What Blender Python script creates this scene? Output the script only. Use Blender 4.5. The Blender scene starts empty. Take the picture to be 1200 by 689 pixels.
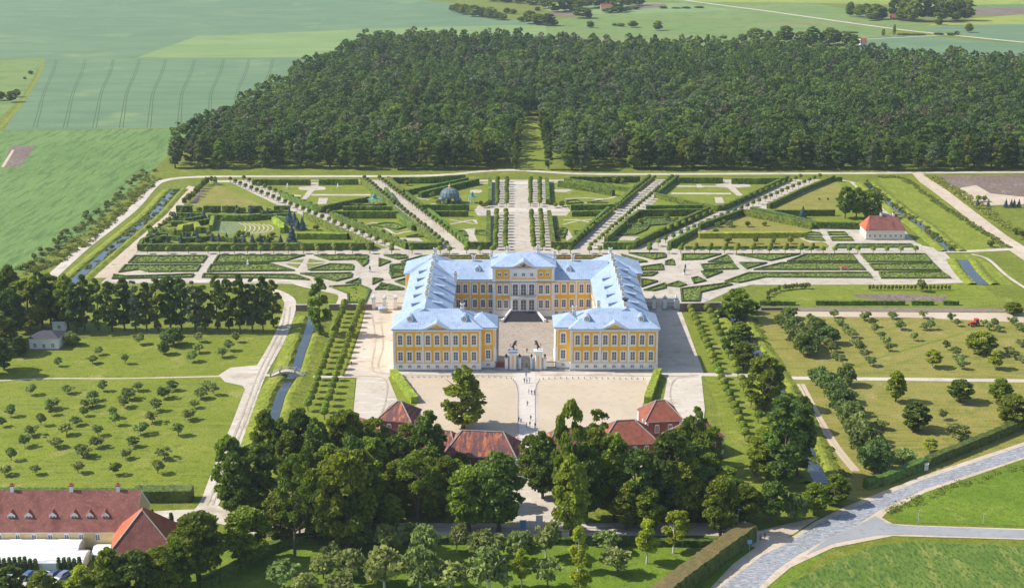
import bpy, bmesh, math, random
import numpy as np
from mathutils import Vector, Matrix

# ------------------------------------------------------------------ camera
F = 1650.0; HZ = -130.0; CY = 344.5; CX = 600.0
TH = math.atan((CY - HZ) / F)
PS = math.atan(8.0 / (F / math.cos(TH)))
H = 166.0 * math.cos(TH)
FWD = Vector((math.sin(PS) * math.cos(TH), math.cos(PS) * math.cos(TH), -math.sin(TH)))
RGT = Vector((math.cos(PS), -math.sin(PS), 0))
UP = RGT.cross(FWD)
CAM = Vector((-6.8375, -458.5211, H))
scene = bpy.context.scene
cd = bpy.data.cameras.new('camera'); cam = bpy.data.objects.new('camera', cd)
scene.collection.objects.link(cam)
cam.matrix_world = Matrix(((RGT.x, UP.x, -FWD.x, CAM.x), (RGT.y, UP.y, -FWD.y, CAM.y), (RGT.z, UP.z, -FWD.z, CAM.z), (0, 0, 0, 1)))
cd.sensor_width = 36; cd.lens = F / 1200 * 36; cd.clip_start = 1; cd.clip_end = 30000
scene.camera = cam
# ------------------------------------------------------------------ light
SUN_EL = math.radians(43); SUN_AZ = math.radians(-85)      # azimuth clockwise from +Y: sun stands left, a little behind the palace
w = bpy.data.worlds.new("World"); scene.world = w; w.use_nodes = True
nt = w.node_tree; bg = nt.nodes['Background']
sky = nt.nodes.new('ShaderNodeTexSky'); sky.sky_type = 'NISHITA'; sky.sun_disc = False
sky.sun_elevation = SUN_EL; sky.sun_rotation = SUN_AZ
nt.links.new(sky.outputs[0], bg.inputs[0]); bg.inputs[1].default_value = 0.13
sd = bpy.data.lights.new('sun', 'SUN'); sd.energy = 4.3; sd.angle = math.radians(0.6); sd.color = (1.0, 0.95, 0.86)
so = bpy.data.objects.new('sun', sd); scene.collection.objects.link(so)
sv = Vector((math.sin(SUN_AZ) * math.cos(SUN_EL), math.cos(SUN_AZ) * math.cos(SUN_EL), math.sin(SUN_EL)))
so.rotation_euler = sv.to_track_quat('Z', 'Y').to_euler(); so.location = (-300, 0, 400)
vs = scene.view_settings; vs.view_transform = 'Standard'; vs.look = 'None'; vs.exposure = 0.58; vs.gamma = 1.0; vs.use_curve_mapping = False

R = random.Random(7)
COL = scene.collection.objects
# ------------------------------------------------------------------ helpers
def ground(px, py, z=0.0):
    d = FWD * F + RGT * (px - CX) - UP * (py - CY)
    t = (z - CAM.z) / d.z
    q = CAM + d * t
    return (q.x, q.y)
def px_of(x, y, z=0.0):
    v = Vector((x, y, z)) - CAM; zz = v.dot(FWD)
    return CX + F * v.dot(RGT) / zz, CY - F * v.dot(UP) / zz
def scale_at(x, y, z=0.0):
    return F / (Vector((x, y, z)) - CAM).dot(FWD)
def height_for(x, y, ptop):
    lo, hi = 0.0, 60.0
    for _ in range(30):
        m = (lo + hi) / 2
        if px_of(x, y, m)[1] > ptop: lo = m
        else: hi = m
    return lo
def crop(ox, oy, s):
    return lambda pts: [(ox + x / s, oy + y / s) for x, y in pts]
def tag(o, label=None, cat=None, group=None, kind=None):
    if label: o['label'] = label
    if cat: o['category'] = cat
    if group: o['group'] = group
    if kind: o['kind'] = kind
    return o
def empty(name, loc=(0, 0, 0), rz=0, parent=None):
    o = bpy.data.objects.new(name, None); COL.link(o); o.location = loc; o.rotation_euler = (0, 0, rz); o.parent = parent
    o.empty_display_size = 0.5
    return o
def link(name, me, parent=None):
    o = bpy.data.objects.new(name, me); COL.link(o); o.parent = parent
    return o
ORD = ['zeroth', 'first', 'second', 'third', 'fourth', 'fifth', 'sixth', 'seventh', 'eighth', 'ninth', 'tenth', 'eleventh', 'twelfth',
       'thirteenth', 'fourteenth', 'fifteenth', 'sixteenth', 'seventeenth', 'eighteenth', 'nineteenth', 'twentieth']
TENS = {20: 'twenty', 30: 'thirty', 40: 'forty', 50: 'fifty', 60: 'sixty', 70: 'seventy', 80: 'eighty', 90: 'ninety'}
def nth(n):
    if n <= 20: return ORD[n]
    t = n // 10 * 10
    return TENS[t].replace('y', 'ieth') if n == t else TENS[t] + '-' + ORD[n - t]

# ------------------------------------------------------------------ materials
def new_mat(name, rough=0.9, spec=0.2):
    m = bpy.data.materials.new(name); m.use_nodes = True
    b = m.node_tree.nodes['Principled BSDF']
    b.inputs['Roughness'].default_value = rough
    b.inputs['Specular IOR Level'].default_value = spec
    return m, m.node_tree, b
def noise_mix(nt, coord, scale, a, b, lo=0.35, hi=0.65, detail=5, vec_scale=None, rough=0.6):
    """colour a/b mixed by noise; a, b are colours or sockets"""
    n = nt.nodes.new('ShaderNodeTexNoise'); n.inputs['Scale'].default_value = scale; n.inputs['Detail'].default_value = detail
    n.inputs['Roughness'].default_value = rough
    src = coord
    if vec_scale:
        mp = nt.nodes.new('ShaderNodeMapping'); mp.inputs['Scale'].default_value = vec_scale[:3]
        if len(vec_scale) > 3: mp.inputs['Rotation'].default_value = (0, 0, vec_scale[3])
        nt.links.new(coord, mp.inputs[0]); src = mp.outputs[0]
    nt.links.new(src, n.inputs['Vector'])
    r = nt.nodes.new('ShaderNodeMapRange'); r.inputs[1].default_value = lo; r.inputs[2].default_value = hi
    nt.links.new(n.outputs[0], r.inputs[0])
    mx = nt.nodes.new('ShaderNodeMix'); mx.data_type = 'RGBA'
    nt.links.new(r.outputs[0], mx.inputs[0])
    for k, v in ((6, a), (7, b)):
        if isinstance(v, tuple): mx.inputs[k].default_value = (*v, 1)
        else: nt.links.new(v, mx.inputs[k])
    return mx.outputs[2]
def texmat(name, layers, rough=0.9, spec=0.15, bump=None, coord='Object'):
    """layers: first (a,b,scale,lo,hi[,vec]), then further (b,scale,lo,hi[,vec]) mixed on top"""
    m, nt, b = new_mat(name, rough, spec)
    tc = nt.nodes.new('ShaderNodeTexCoord'); c = tc.outputs[coord]
    L = layers[0]
    s = noise_mix(nt, c, L[2], L[0], L[1], L[3], L[4], vec_scale=L[5] if len(L) > 5 else None)
    for L in layers[1:]:
        s = noise_mix(nt, c, L[1], s, L[0], L[2], L[3], vec_scale=L[4] if len(L) > 4 else None)
    nt.links.new(s, b.inputs['Base Color'])
    if bump:
        n = nt.nodes.new('ShaderNodeTexNoise'); n.inputs['Scale'].default_value = bump[0]; n.inputs['Detail'].default_value = 4
        nt.links.new(c, n.inputs['Vector'])
        bp = nt.nodes.new('ShaderNodeBump'); bp.inputs['Strength'].default_value = bump[1]; bp.inputs['Distance'].default_value = bump[2]
        nt.links.new(n.outputs[0], bp.inputs['Height']); nt.links.new(bp.outputs[0], b.inputs['Normal'])
    return m
def plain(name, col, rough=0.7, spec=0.3, metal=0.0, var=0.12, scale=0.8):
    d = tuple(max(0, c * (1 - var)) for c in col); e = tuple(min(1, c * (1 + var)) for c in col)
    m = texmat(name, [(d, e, scale, .35, .65), (tuple(c * (1 - var * .8) for c in col), scale * 7, .5, .75)], rough, spec)
    m.node_tree.nodes['Principled BSDF'].inputs['Metallic'].default_value = metal
    return m
M = {}
M['grass'] = texmat('grass', [((.15, .175, .016), (.20, .225, .028), .035, .35, .65), ((.10, .135, .014), .35, .45, .68), ((.26, .25, .06), .09, .57, .72), ((.08, .11, .014), 1.5, .50, .66), ((.30, .29, .09), 1.1, .62, .72)], bump=(1.2, .7, .35))
M['lawn'] = texmat('lawn', [((.155, .19, .014), (.21, .245, .022), .05, .38, .62), ((.105, .145, .012), .35, .5, .66), ((.20, .225, .03), .5, .46, .6, (.06, 1.2, 1, .15)), ((.29, .27, .075), .12, .57, .70), ((.085, .12, .012), 1.6, .50, .66), ((.33, .30, .12), .9, .64, .72)], bump=(1.3, .7, .3))
M['lawn_deep'] = texmat('lawn_near', [((.115, .185, .012), (.16, .23, .02), .06, .38, .62), ((.09, .145, .012), .5, .48, .66), ((.22, .25, .04), .2, .58, .7), ((.07, .11, .012), 2.2, .50, .66)], bump=(1.5, .7, .3))  # deeper green turf than the general lawn
M['dry_grass'] = texmat('dry_grass', [((.20, .195, .03), (.28, .245, .055), .04, .38, .62), ((.14, .165, .02), .18, .45, .62), ((.36, .29, .12), .10, .56, .70), ((.27, .235, .06), .45, .42, .58, (.08, 1.6, 1, .9)), ((.12, .13, .025), 1.8, .50, .66), ((.40, .33, .16), .8, .63, .72)], bump=(1.5, .7, .3))
M['bank'] = texmat('bank_grass', [((.17, .205, .018), (.24, .26, .03), .1, .35, .65), ((.11, .15, .016), .6, .45, .66), ((.32, .30, .09), .25, .57, .72)], bump=(1.0, .8, .4))
M['field_blue_haze'] = texmat('field_bluegreen_haze', [((.12, .195, .098), (.15, .225, .112), .008, .35, .65), ((.105, .175, .09), .05, .45, .65, (.25, 1, 1, .5)), ((.18, .25, .11), .015, .58, .7), ((.09, .155, .08), .5, .56, .7)])  # blue-green crop, with some distance haze put into the colour
M['field_pale'] = texmat('field_pale', [((.17, .25, .085), (.21, .285, .10), .008, .35, .65), ((.15, .225, .08), .05, .5, .65, (.25, 1, 1, .4))])
M['field_green'] = texmat('field_green', [((.115, .195, .05), (.15, .235, .065), .02, .35, .65), ((.085, .155, .04), .16, .48, .60, (1.6, .2, 1, -.9)), ((.19, .27, .085), .4, .56, .68, (1.6, .25, 1, -.9)), ((.075, .14, .035), 1.2, .55, .68)], bump=(.6, .6, .4))
M['field_dark'] = texmat('field_dark', [((.085, .145, .02), (.125, .185, .03), .05, .35, .65), ((.20, .225, .05), .22, .50, .64, (1.6, .3, 1, .35)), ((.055, .10, .018), .9, .48, .60, (1.4, .5, 1, .35)), ((.25, .25, .08), 1.6, .60, .70)], bump=(.8, .8, .4))
M['field_yellow'] = texmat('field_yellow', [((.23, .27, .05), (.29, .32, .06), .01, .35, .65), ((.18, .24, .05), .04, .5, .65)])
M['field_far'] = texmat('field_far', [((.14, .21, .055), (.18, .24, .07), .008, .35, .65), ((.21, .20, .085), .012, .58, .68, (.3, 1, 1, .1)), ((.12, .18, .05), .05, .5, .65)])
M['soil'] = texmat('soil', [((.17, .125, .10), (.22, .17, .135), .03, .35, .65), ((.28, .23, .17), .08, .56, .7), ((.13, .095, .08), .7, .45, .65, (1, .3, 1, .5))], bump=(1, .5, .3))
M['gravel'] = texmat('pale_gravel', [((.47, .41, .33), (.55, .49, .41), .03, .38, .62), ((.40, .335, .26), .12, .5, .66), ((.60, .55, .48), .5, .55, .68, (.25, 1, 1, .2)), ((.36, .30, .24), 1.8, .57, .72), ((.33, .29, .22), .3, .60, .70)], bump=(2, .3, .05))
M['garden_gravel'] = texmat('garden_gravel', [((.42, .36, .285), (.49, .43, .35), .05, .38, .62), ((.33, .29, .235), .25, .5, .66), ((.50, .46, .40), .8, .55, .68), ((.29, .26, .21), 1.8, .58, .72)])
M['sand'] = texmat('sand', [((.46, .375, .27), (.52, .43, .32), .05, .35, .65), ((.43, .35, .25), .4, .5, .7), ((.40, .32, .23), 2.5, .6, .75)])
M['dirt'] = texmat('dirt_track', [((.46, .37, .27), (.56, .47, .36), .06, .35, .65), ((.38, .30, .21), .3, .5, .7), ((.25, .24, .12), .12, .62, .72), ((.34, .27, .2), 1.8, .55, .75)])
M['cobble'] = texmat('cobble', [((.33, .28, .22), (.41, .35, .285), .08, .35, .65), ((.27, .23, .19), .6, .5, .65), ((.24, .20, .17), 2.2, .5, .7)])
M['paving'] = texmat('paving', [((.52, .47, .41), (.58, .53, .47), .1, .35, .65), ((.45, .40, .35), 1.5, .5, .7), ((.48, .42, .36), .25, .5, .65)])
M['asphalt'] = texmat('worn_asphalt', [((.23, .235, .25), (.29, .295, .31), .06, .35, .65), ((.38, .385, .40), 1.1, .50, .58, (.5, 1.3, 1, -.5)), ((.15, .155, .17), 1.5, .55, .62, (.5, 1.5, 1, -.5)), ((.16, .165, .18), 2.4, .58, .66), ((.46, .46, .47), 2.8, .62, .70)])
M['asphalt_smooth'] = texmat('smooth_asphalt', [((.27, .275, .28), (.31, .315, .325), .08, .35, .65), ((.22, .225, .235), .5, .55, .7)])
M['tramline'] = plain('tramline', (.085, .13, .065), .9, .1)
def water_mat():
    m, nt, b = new_mat('canal_water', .08, 1.0)
    b.inputs['Base Color'].default_value = (.035, .045, .045, 1)
    tc = nt.nodes.new('ShaderNodeTexCoord')
    n = nt.nodes.new('ShaderNodeTexNoise'); n.inputs['Scale'].default_value = 1.2
    nt.links.new(tc.outputs['Object'], n.inputs['Vector'])
    bp = nt.nodes.new('ShaderNodeBump'); bp.inputs['Strength'].default_value = .25; bp.inputs['Distance'].default_value = .05
    nt.links.new(n.outputs[0], bp.inputs['Height']); nt.links.new(bp.outputs[0], b.inputs['Normal'])
    s = noise_mix(nt, tc.outputs['Object'], .25, (.03, .04, .04), (.07, .09, .03), .55, .7)
    nt.links.new(s, b.inputs['Base Color'])
    return m
M['water'] = water_mat()
def leaf_mat(name, dark, light, trans=.25, hedge=False, hue=.025):
    m, nt, b = new_mat(name, .65, .25)
    oi = nt.nodes.new('ShaderNodeObjectInfo')
    tc = nt.nodes.new('ShaderNodeTexCoord')
    if hedge:
        s = noise_mix(nt, tc.outputs['Object'], .9, dark, light, .38, .62, detail=6)
        s = noise_mix(nt, tc.outputs['Object'], .12, s, tuple(l * 1.15 for l in light), .55, .75)
    else:
        at = nt.nodes.new('ShaderNodeAttribute'); at.attribute_name = 'tint'
        mx = nt.nodes.new('ShaderNodeMix'); mx.data_type = 'RGBA'
        nt.links.new(at.outputs['Fac'], mx.inputs[0])
        mx.inputs[6].default_value = (*dark, 1); mx.inputs[7].default_value = (*light, 1)
        s = mx.outputs[2]
    hs = nt.nodes.new('ShaderNodeHueSaturation')
    r1 = nt.nodes.new('ShaderNodeMapRange'); r1.inputs[3].default_value = .5 - hue; r1.inputs[4].default_value = .5 + hue * .8
    nt.links.new(oi.outputs['Random'], r1.inputs[0]); nt.links.new(r1.outputs[0], hs.inputs['Hue'])
    w_ = nt.nodes.new('ShaderNodeTexWhiteNoise'); w_.noise_dimensions = '1D'; nt.links.new(oi.outputs['Random'], w_.inputs['W'])
    r2 = nt.nodes.new('ShaderNodeMapRange'); r2.inputs[3].default_value = .78; r2.inputs[4].default_value = 1.22
    nt.links.new(w_.outputs['Value'], r2.inputs[0]); nt.links.new(r2.outputs[0], hs.inputs['Value'])
    nt.links.new(s, hs.inputs['Color'])
    nt.links.new(hs.outputs[0], b.inputs['Base Color'])
    if hedge:
        n = nt.nodes.new('ShaderNodeTexNoise'); n.inputs['Scale'].default_value = 3.0
        nt.links.new(tc.outputs['Object'], n.inputs['Vector'])
        bp = nt.nodes.new('ShaderNodeBump'); bp.inputs['Strength'].default_value = .9; bp.inputs['Distance'].default_value = .25
        nt.links.new(n.outputs[0], bp.inputs['Height']); nt.links.new(bp.outputs[0], b.inputs['Normal'])
    else:
        tr = nt.nodes.new('ShaderNodeBsdfTranslucent'); nt.links.new(hs.outputs[0], tr.inputs[0])
        ms = nt.nodes.new('ShaderNodeMixShader'); ms.inputs[0].default_value = trans
        nt.links.new(b.outputs[0], ms.inputs[1]); nt.links.new(tr.outputs[0], ms.inputs[2])
        nt.links.new(ms.outputs[0], nt.nodes['Material Output'].inputs[0])
    return m
M['leaf_maple'] = leaf_mat('leaf_maple', (.10, .155, .012), (.29, .36, .03), trans=.4, hue=.018)
M['leaf_forest'] = leaf_mat('leaf_forest', (.07, .125, .02), (.215, .295, .05), trans=.4, hue=.02)
M['leaf_maple_dark'] = leaf_mat('leaf_dark_green', (.06, .11, .014), (.19, .27, .035), trans=.35, hue=.012)
M['leaf_maple_light'] = leaf_mat('leaf_light_green', (.14, .20, .012), (.36, .42, .04), trans=.4, hue=.012)
M['leaf_forest_grey'] = leaf_mat('leaf_grey_green', (.11, .15, .06), (.25, .30, .12), trans=.35)
M['leaf_forest_light'] = leaf_mat('leaf_fresh_green', (.12, .18, .02), (.31, .38, .045), trans=.4)
M['leaf_forest_brown'] = leaf_mat('leaf_brown_green', (.13, .12, .05), (.24, .22, .10), trans=.3)
M['leaf_linden'] = leaf_mat('leaf_linden', (.24, .31, .015), (.46, .50, .03), trans=.4, hue=.008)
M['leaf_apple'] = leaf_mat('leaf_apple', (.17, .225, .045), (.37, .44, .13), trans=.4)
M['leaf_hazel'] = leaf_mat('leaf_hazel', (.10, .16, .035), (.24, .32, .075), trans=.35)
M['leaf_spruce'] = leaf_mat('leaf_spruce', (.07, .12, .12), (.17, .24, .26), trans=.1)
M['leaf_clipped'] = leaf_mat('leaf_clipped', (.13, .19, .015), (.27, .33, .03), trans=.15)
M['leaf_shrub'] = leaf_mat('leaf_shrub', (.13, .17, .025), (.29, .33, .06), trans=.3)
M['hedge'] = leaf_mat('hedge', (.03, .06, .008), (.15, .205, .018), hedge=True)
M['hedge_light'] = leaf_mat('hedge_light', (.14, .19, .015), (.30, .35, .03), hedge=True)
M['hedge_red'] = leaf_mat('hedge_autumn_top', (.12, .13, .03), (.21, .145, .06), hedge=True)
M['hedge_dark'] = leaf_mat('hedge_dark', (.035, .065, .010), (.10, .15, .02), hedge=True)
M['bark'] = texmat('bark', [((.09, .07, .05), (.16, .13, .10), 1.2, .35, .65, (4, 4, 1)), ((.06, .05, .04), 4, .5, .7)])
M['bark_white'] = plain('limewashed_bark', (.55, .53, .48))
# buildings
M['wall_white'] = plain('white_plaster', (.78, .76, .72), .8, .2, var=.05, scale=.4)
M['wall_yellow'] = texmat('ochre_plaster', [((.80, .42, .035), (.87, .50, .055), .3, .35, .65), ((.70, .33, .03), .8, .55, .72)])
M['plinth'] = plain('grey_plinth', (.33, .34, .37), .85)
M['trim_grey'] = plain('cornice_grey', (.30, .31, .34), .7)
def metal_roof():
    m = texmat('blue_metal_roof', [((.31, .40, .54), (.38, .47, .61), .15, .38, .62), ((.27, .35, .48), .7, .5, .66), ((.46, .54, .66), 1.1, .60, .68, (.3, 1, 1)), ((.25, .32, .43), .35, .60, .7)], .5, .4)
    nt = m.node_tree; b = nt.nodes['Principled BSDF']
    tc = nt.nodes.new('ShaderNodeTexCoord')
    g = nt.nodes.new('ShaderNodeNewGeometry'); sx = nt.nodes.new('ShaderNodeSeparateXYZ'); nt.links.new(g.outputs['Normal'], sx.inputs[0])
    ab = nt.nodes.new('ShaderNodeMath'); ab.operation = 'ABSOLUTE'; nt.links.new(sx.outputs[0], ab.inputs[0])
    gt = nt.nodes.new('ShaderNodeMath'); gt.operation = 'GREATER_THAN'; gt.inputs[1].default_value = .2; nt.links.new(ab.outputs[0], gt.inputs[0])
    sp = nt.nodes.new('ShaderNodeSeparateXYZ'); nt.links.new(tc.outputs['Object'], sp.inputs[0])
    mx = nt.nodes.new('ShaderNodeMix'); nt.links.new(gt.outputs[0], mx.inputs[0]); nt.links.new(sp.outputs[0], mx.inputs[2]); nt.links.new(sp.outputs[1], mx.inputs[3])
    fr = nt.nodes.new('ShaderNodeMath'); fr.operation = 'PINGPONG'; fr.inputs[1].default_value = .4; nt.links.new(mx.outputs[0], fr.inputs[0])
    lt = nt.nodes.new('ShaderNodeMath'); lt.operation = 'LESS_THAN'; lt.inputs[1].default_value = .045; nt.links.new(fr.outputs[0], lt.inputs[0])
    bp = nt.nodes.new('ShaderNodeBump'); bp.inputs['Distance'].default_value = .12; bp.inputs['Strength'].default_value = 1.0
    nt.links.new(lt.outputs[0], bp.inputs['Height']); nt.links.new(bp.outputs[0], b.inputs['Normal'])
    b.inputs['Metallic'].default_value = .0
    return m
M['roof_metal'] = metal_roof()
M['glass'] = plain('window_glass', (.10, .115, .15), .12, .6, var=.3, scale=.5)
M['tile'] = texmat('red_tile', [((.24, .08, .055), (.32, .11, .07), .3, .35, .65), ((.20, .065, .045), 1.3, .5, .66, (1, .25, 1)), ((.36, .15, .10), 2.5, .6, .72)], bump=(3, .5, .1))
M['tile_sunlit'] = texmat('orange_tile_sunlit', [((.36, .105, .055), (.45, .14, .07), .3, .35, .65), ((.33, .09, .05), 1.5, .5, .68)], bump=(3, .5, .1))  # sunlit copy of the roof tile, sunlight painted in as brighter orange
M['tile_patchy'] = texmat('mossy_tile', [((.48, .17, .08), (.26, .09, .07), .45, .44, .54, (1.6, .2, 1)), ((.14, .075, .075), .5, .47, .54, (1.8, .18, 1)), ((.42, .27, .18), 2.2, .62, .72)], bump=(3, .5, .1))
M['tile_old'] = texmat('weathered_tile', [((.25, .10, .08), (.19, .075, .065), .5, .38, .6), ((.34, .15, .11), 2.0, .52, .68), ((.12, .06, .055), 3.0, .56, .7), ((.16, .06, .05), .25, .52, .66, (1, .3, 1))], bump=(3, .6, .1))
M['brick'] = texmat('brick_red', [((.26, .09, .06), (.34, .13, .09), .6, .35, .65), ((.18, .07, .06), 2.5, .5, .7)])
M['brick_brown'] = texmat('old_brick', [((.19, .145, .12), (.26, .20, .165), .5, .35, .65), ((.13, .10, .09), 1.6, .5, .7)])
M['wall_cream'] = texmat('cream_plaster', [((.68, .53, .25), (.74, .60, .32), .3, .35, .65), ((.55, .45, .28), .8, .56, .72)])
M['wall_pale'] = texmat('pale_plaster', [((.66, .60, .42), (.72, .66, .50), .3, .35, .65), ((.55, .5, .38), 1.0, .56, .72)])
M['roof_dark'] = plain('dark_felt_roof', (.055, .055, .065), .7)
M['iron'] = plain('wrought_iron', (.03, .03, .035), .5)
M['bronze'] = plain('dark_stone_statue', (.07, .065, .06), .6)
M['stairs'] = plain('dark_stone_steps', (.075, .07, .085), .8)
M['tent'] = plain('white_canvas', (.80, .80, .80), .6, var=.04)
M['teal'] = plain('teal_copper', (.07, .24, .21), .5)
M['dome'] = plain('bluegrey_lattice', (.12, .18, .20), .6)
M['stone'] = texmat('bridge_stone', [((.30, .28, .26), (.42, .39, .35), .8, .35, .65), ((.2, .19, .18), 2.5, .5, .7)])
M['gold'] = plain('gilt', (.8, .5, .1), .35)
M['red_paint'] = plain('red_paint', (.55, .04, .04), .4)
M['blue_sign'] = plain('blue_sign_face', (.16, .33, .60), .4)
M['grey_metal'] = plain('galvanised_metal', (.38, .40, .42), .5)
M['flower_red'] = texmat('red_flowers', [((.45, .10, .05), (.12, .17, .03), .9, .42, .56), ((.55, .28, .08), 1.6, .6, .68)])
M['flower_mix'] = texmat('mixed_flowers', [((.09, .14, .03), (.30, .20, .30), 1.6, .56, .66), ((.6, .5, .5), 2.2, .64, .7), ((.5, .1, .08), 2.7, .68, .72)])
M['tyre'] = plain('tyre_rubber', (.02, .02, .02), .8)

# ------------------------------------------------------------------ mesh builder
class MB:
    def __init__(s, mats): s.v = []; s.f = []; s.m = []; s.mats = mats if isinstance(mats, (list, tuple)) else [mats]
    def face(s, pts, mi=0):
        i = len(s.v); s.v.extend([tuple(p) for p in pts]); s.f.append(tuple(range(i, i + len(pts)))); s.m.append(mi)
    def box(s, x0, x1, y0, y1, z0, z1, mi=0, top=None):
        i = len(s.v)
        s.v += [(x0, y0, z0), (x1, y0, z0), (x1, y1, z0), (x0, y1, z0), (x0, y0, z1), (x1, y0, z1), (x1, y1, z1), (x0, y1, z1)]
        for k, f in enumerate([(0, 3, 2, 1), (4, 5, 6, 7), (0, 1, 5, 4), (1, 2, 6, 5), (2, 3, 7, 6), (3, 0, 4, 7)]):
            s.f.append(tuple(i + a for a in f)); s.m.append(top if (k == 1 and top is not None) else mi)
    def prism(s, poly, z0, z1, mi=0, top=None):
        n = len(poly); i = len(s.v)
        s.v += [(p[0], p[1], z0) for p in poly] + [(p[0], p[1], z1) for p in poly]
        s.f.append(tuple(i + k for k in reversed(range(n)))); s.m.append(mi)
        s.f.append(tuple(i + n + k for k in range(n))); s.m.append(mi if top is None else top)
        for k in range(n):
            j = (k + 1) % n; s.f.append((i + k, i + j, i + n + j, i + n + k)); s.m.append(mi)
    def xprism(s, poly, y0, y1, mi=0):       # polygon in x,z extruded along y
        n = len(poly); i = len(s.v)
        s.v += [(p[0], y0, p[1]) for p in poly] + [(p[0], y1, p[1]) for p in poly]
        s.f.append(tuple(i + k for k in range(n))); s.m.append(mi)
        s.f.append(tuple(i + n + k for k in reversed(range(n)))); s.m.append(mi)
        for k in range(n):
            j = (k + 1) % n; s.f.append((i + j, i + k, i + n + k, i + n + j)); s.m.append(mi)
    def tube(s, a, b, r0, r1, n=6, mi=0, cap=True):
        a = Vector(a); b = Vector(b); d = (b - a).normalized()
        u = d.orthogonal().normalized(); v = d.cross(u); i = len(s.v)
        for c, r in ((a, r0), (b, r1)):
            for k in range(n):
                t = 2 * math.pi * k / n; s.v.append(tuple(c + u * math.cos(t) * r + v * math.sin(t) * r))
        for k in range(n):
            j = (k + 1) % n; s.f.append((i + k, i + j, i + n + j, i + n + k)); s.m.append(mi)
        if cap:
            s.f.append(tuple(i + n + k for k in range(n))); s.m.append(mi)
            s.f.append(tuple(i + k for k in reversed(range(n)))); s.m.append(mi)
    def lathe(s, prof, cx=0, cy=0, n=12, mi=0):
        i = len(s.v)
        for r, z in prof:
            for k in range(n):
                t = 2 * math.pi * k / n; s.v.append((cx + r * math.cos(t), cy + r * math.sin(t), z))
        for a in range(len(prof) - 1):
            for k in range(n):
                j = (k + 1) % n; s.f.append((i + a * n + k, i + a * n + j, i + a * n + n + j, i + a * n + n + k)); s.m.append(mi)
        s.f.append(tuple(i + (len(prof) - 1) * n + k for k in range(n))); s.m.append(mi)
    def hip(s, x0, x1, y0, y1, z, zr, inset=None, axis=None, mi=0, over=0, gable=None, ends=(1, 1), cx=None):
        """hip roof with underside; inset = ridge end inset; ends 0 = gable end"""
        x0 -= over; x1 += over; y0 -= over; y1 += over
        if axis is None: axis = 'x' if (x1 - x0) >= (y1 - y0) else 'y'
        if axis == 'x':
            hw = (y1 - y0) / 2; ins = hw if inset is None else inset; c = (y0 + y1) / 2
            A, B = (x0 + ins * ends[0], c, zr), (x1 - ins * ends[1], c, zr)
            p = [(x0, y0, z), (x1, y0, z), (x1, y1, z), (x0, y1, z)]
            s.face([p[0], p[1], B, A], mi); s.face([p[2], p[3], A, B], mi)
            s.face([p[3], p[0], A], mi if ends[0] else (gable if gable is not None else mi))
            s.face([p[1], p[2], B], mi if ends[1] else (gable if gable is not None else mi))
        else:
            hw = (x1 - x0) / 2; ins = hw if inset is None else inset; c = (x0 + x1) / 2 if cx is None else cx
            A, B = (c, y0 + ins * ends[0], zr), (c, y1 - ins * ends[1], zr)
            p = [(x0, y0, z), (x1, y0, z), (x1, y1, z), (x0, y1, z)]
            s.face([p[1], p[2], B, A], mi); s.face([p[3], p[0], A, B], mi)
            s.face([p[0], p[1], A], mi if ends[0] else (gable if gable is not None else mi))
            s.face([p[2], p[3], B], mi if ends[1] else (gable if gable is not None else mi))
        s.face([p[3], p[2], p[1], p[0]], mi)
    def build(s, name, parent=None):
        me = bpy.data.meshes.new(name); me.from_pydata(s.v, [], s.f)
        for m in s.mats: me.materials.append(m)
        me.polygons.foreach_set('material_index', s.m); me.update()
        return link(name, me, parent)
LAYER = {}
def sheet(name, pts, mat, lay, px=True, kind='structure', label=None, cat=None):
    """flat ground sheet; pts are picture points brought down to the ground, or metres"""
    k = LAYER.get(lay, 0); LAYER[lay] = k + 1
    z = lay * .02 + k * .0006
    p = [ground(*q) for q in pts] if px else pts
    mb = MB(mat); mb.face([(x, y, z) for x, y in p])
    me_o = mb.build(name)
    if me_o.data.polygons[0].normal.z < 0: me_o.data.flip_normals()
    tag(me_o, label, cat, kind=kind)
    return me_o
def smooth(pts, n=6):
    if len(pts) < 3: return pts
    P = [Vector(p) for p in pts]; P = [P[0] * 2 - P[1]] + P + [P[-1] * 2 - P[-2]]; out = []
    for i in range(1, len(P) - 2):
        for k in range(n):
            t = k / n; a, b, c, d = P[i - 1:i + 3]
            out.append(tuple(.5 * ((2 * b) + (-a + c) * t + (2 * a - 5 * b + 4 * c - d) * t * t + (-a + 3 * b - 3 * c + d) * t ** 3)))
    out.append(tuple(P[-2])); return out
def offsets(p, w):
    L, Rr = [], []
    for i, q in enumerate(p):
        a = Vector(p[max(0, i - 1)]); b = Vector(p[min(len(p) - 1, i + 1)]); d = (b - a).normalized(); n = Vector((-d.y, d.x))
        ww = w[i] if isinstance(w, list) else w
        L.append((q[0] + n.x * ww, q[1] + n.y * ww)); Rr.append((q[0] - n.x * ww, q[1] - n.y * ww))
    return L, Rr
def ribbon(name, pts, width, mat, lay, px=True, sm=6, w2=None, rag=.0):
    p = [ground(*q) for q in pts] if px else pts
    p = smooth(p, sm) if sm else p
    n = len(p); ws = [(width + ((w2 or width) - width) * i / max(1, n - 1)) / 2 * (1 + rag * (R.random() - .5)) for i in range(n)]
    L, Rr = offsets(p, ws)
    k = LAYER.get(lay, 0); LAYER[lay] = k + 1; z = lay * .02 + k * .0006
    mb = MB(mat)
    for i in range(n - 1): mb.face([(*L[i], z), (*Rr[i], z), (*Rr[i + 1], z), (*L[i + 1], z)])
    return tag(mb.build(name), kind='structure')
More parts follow.
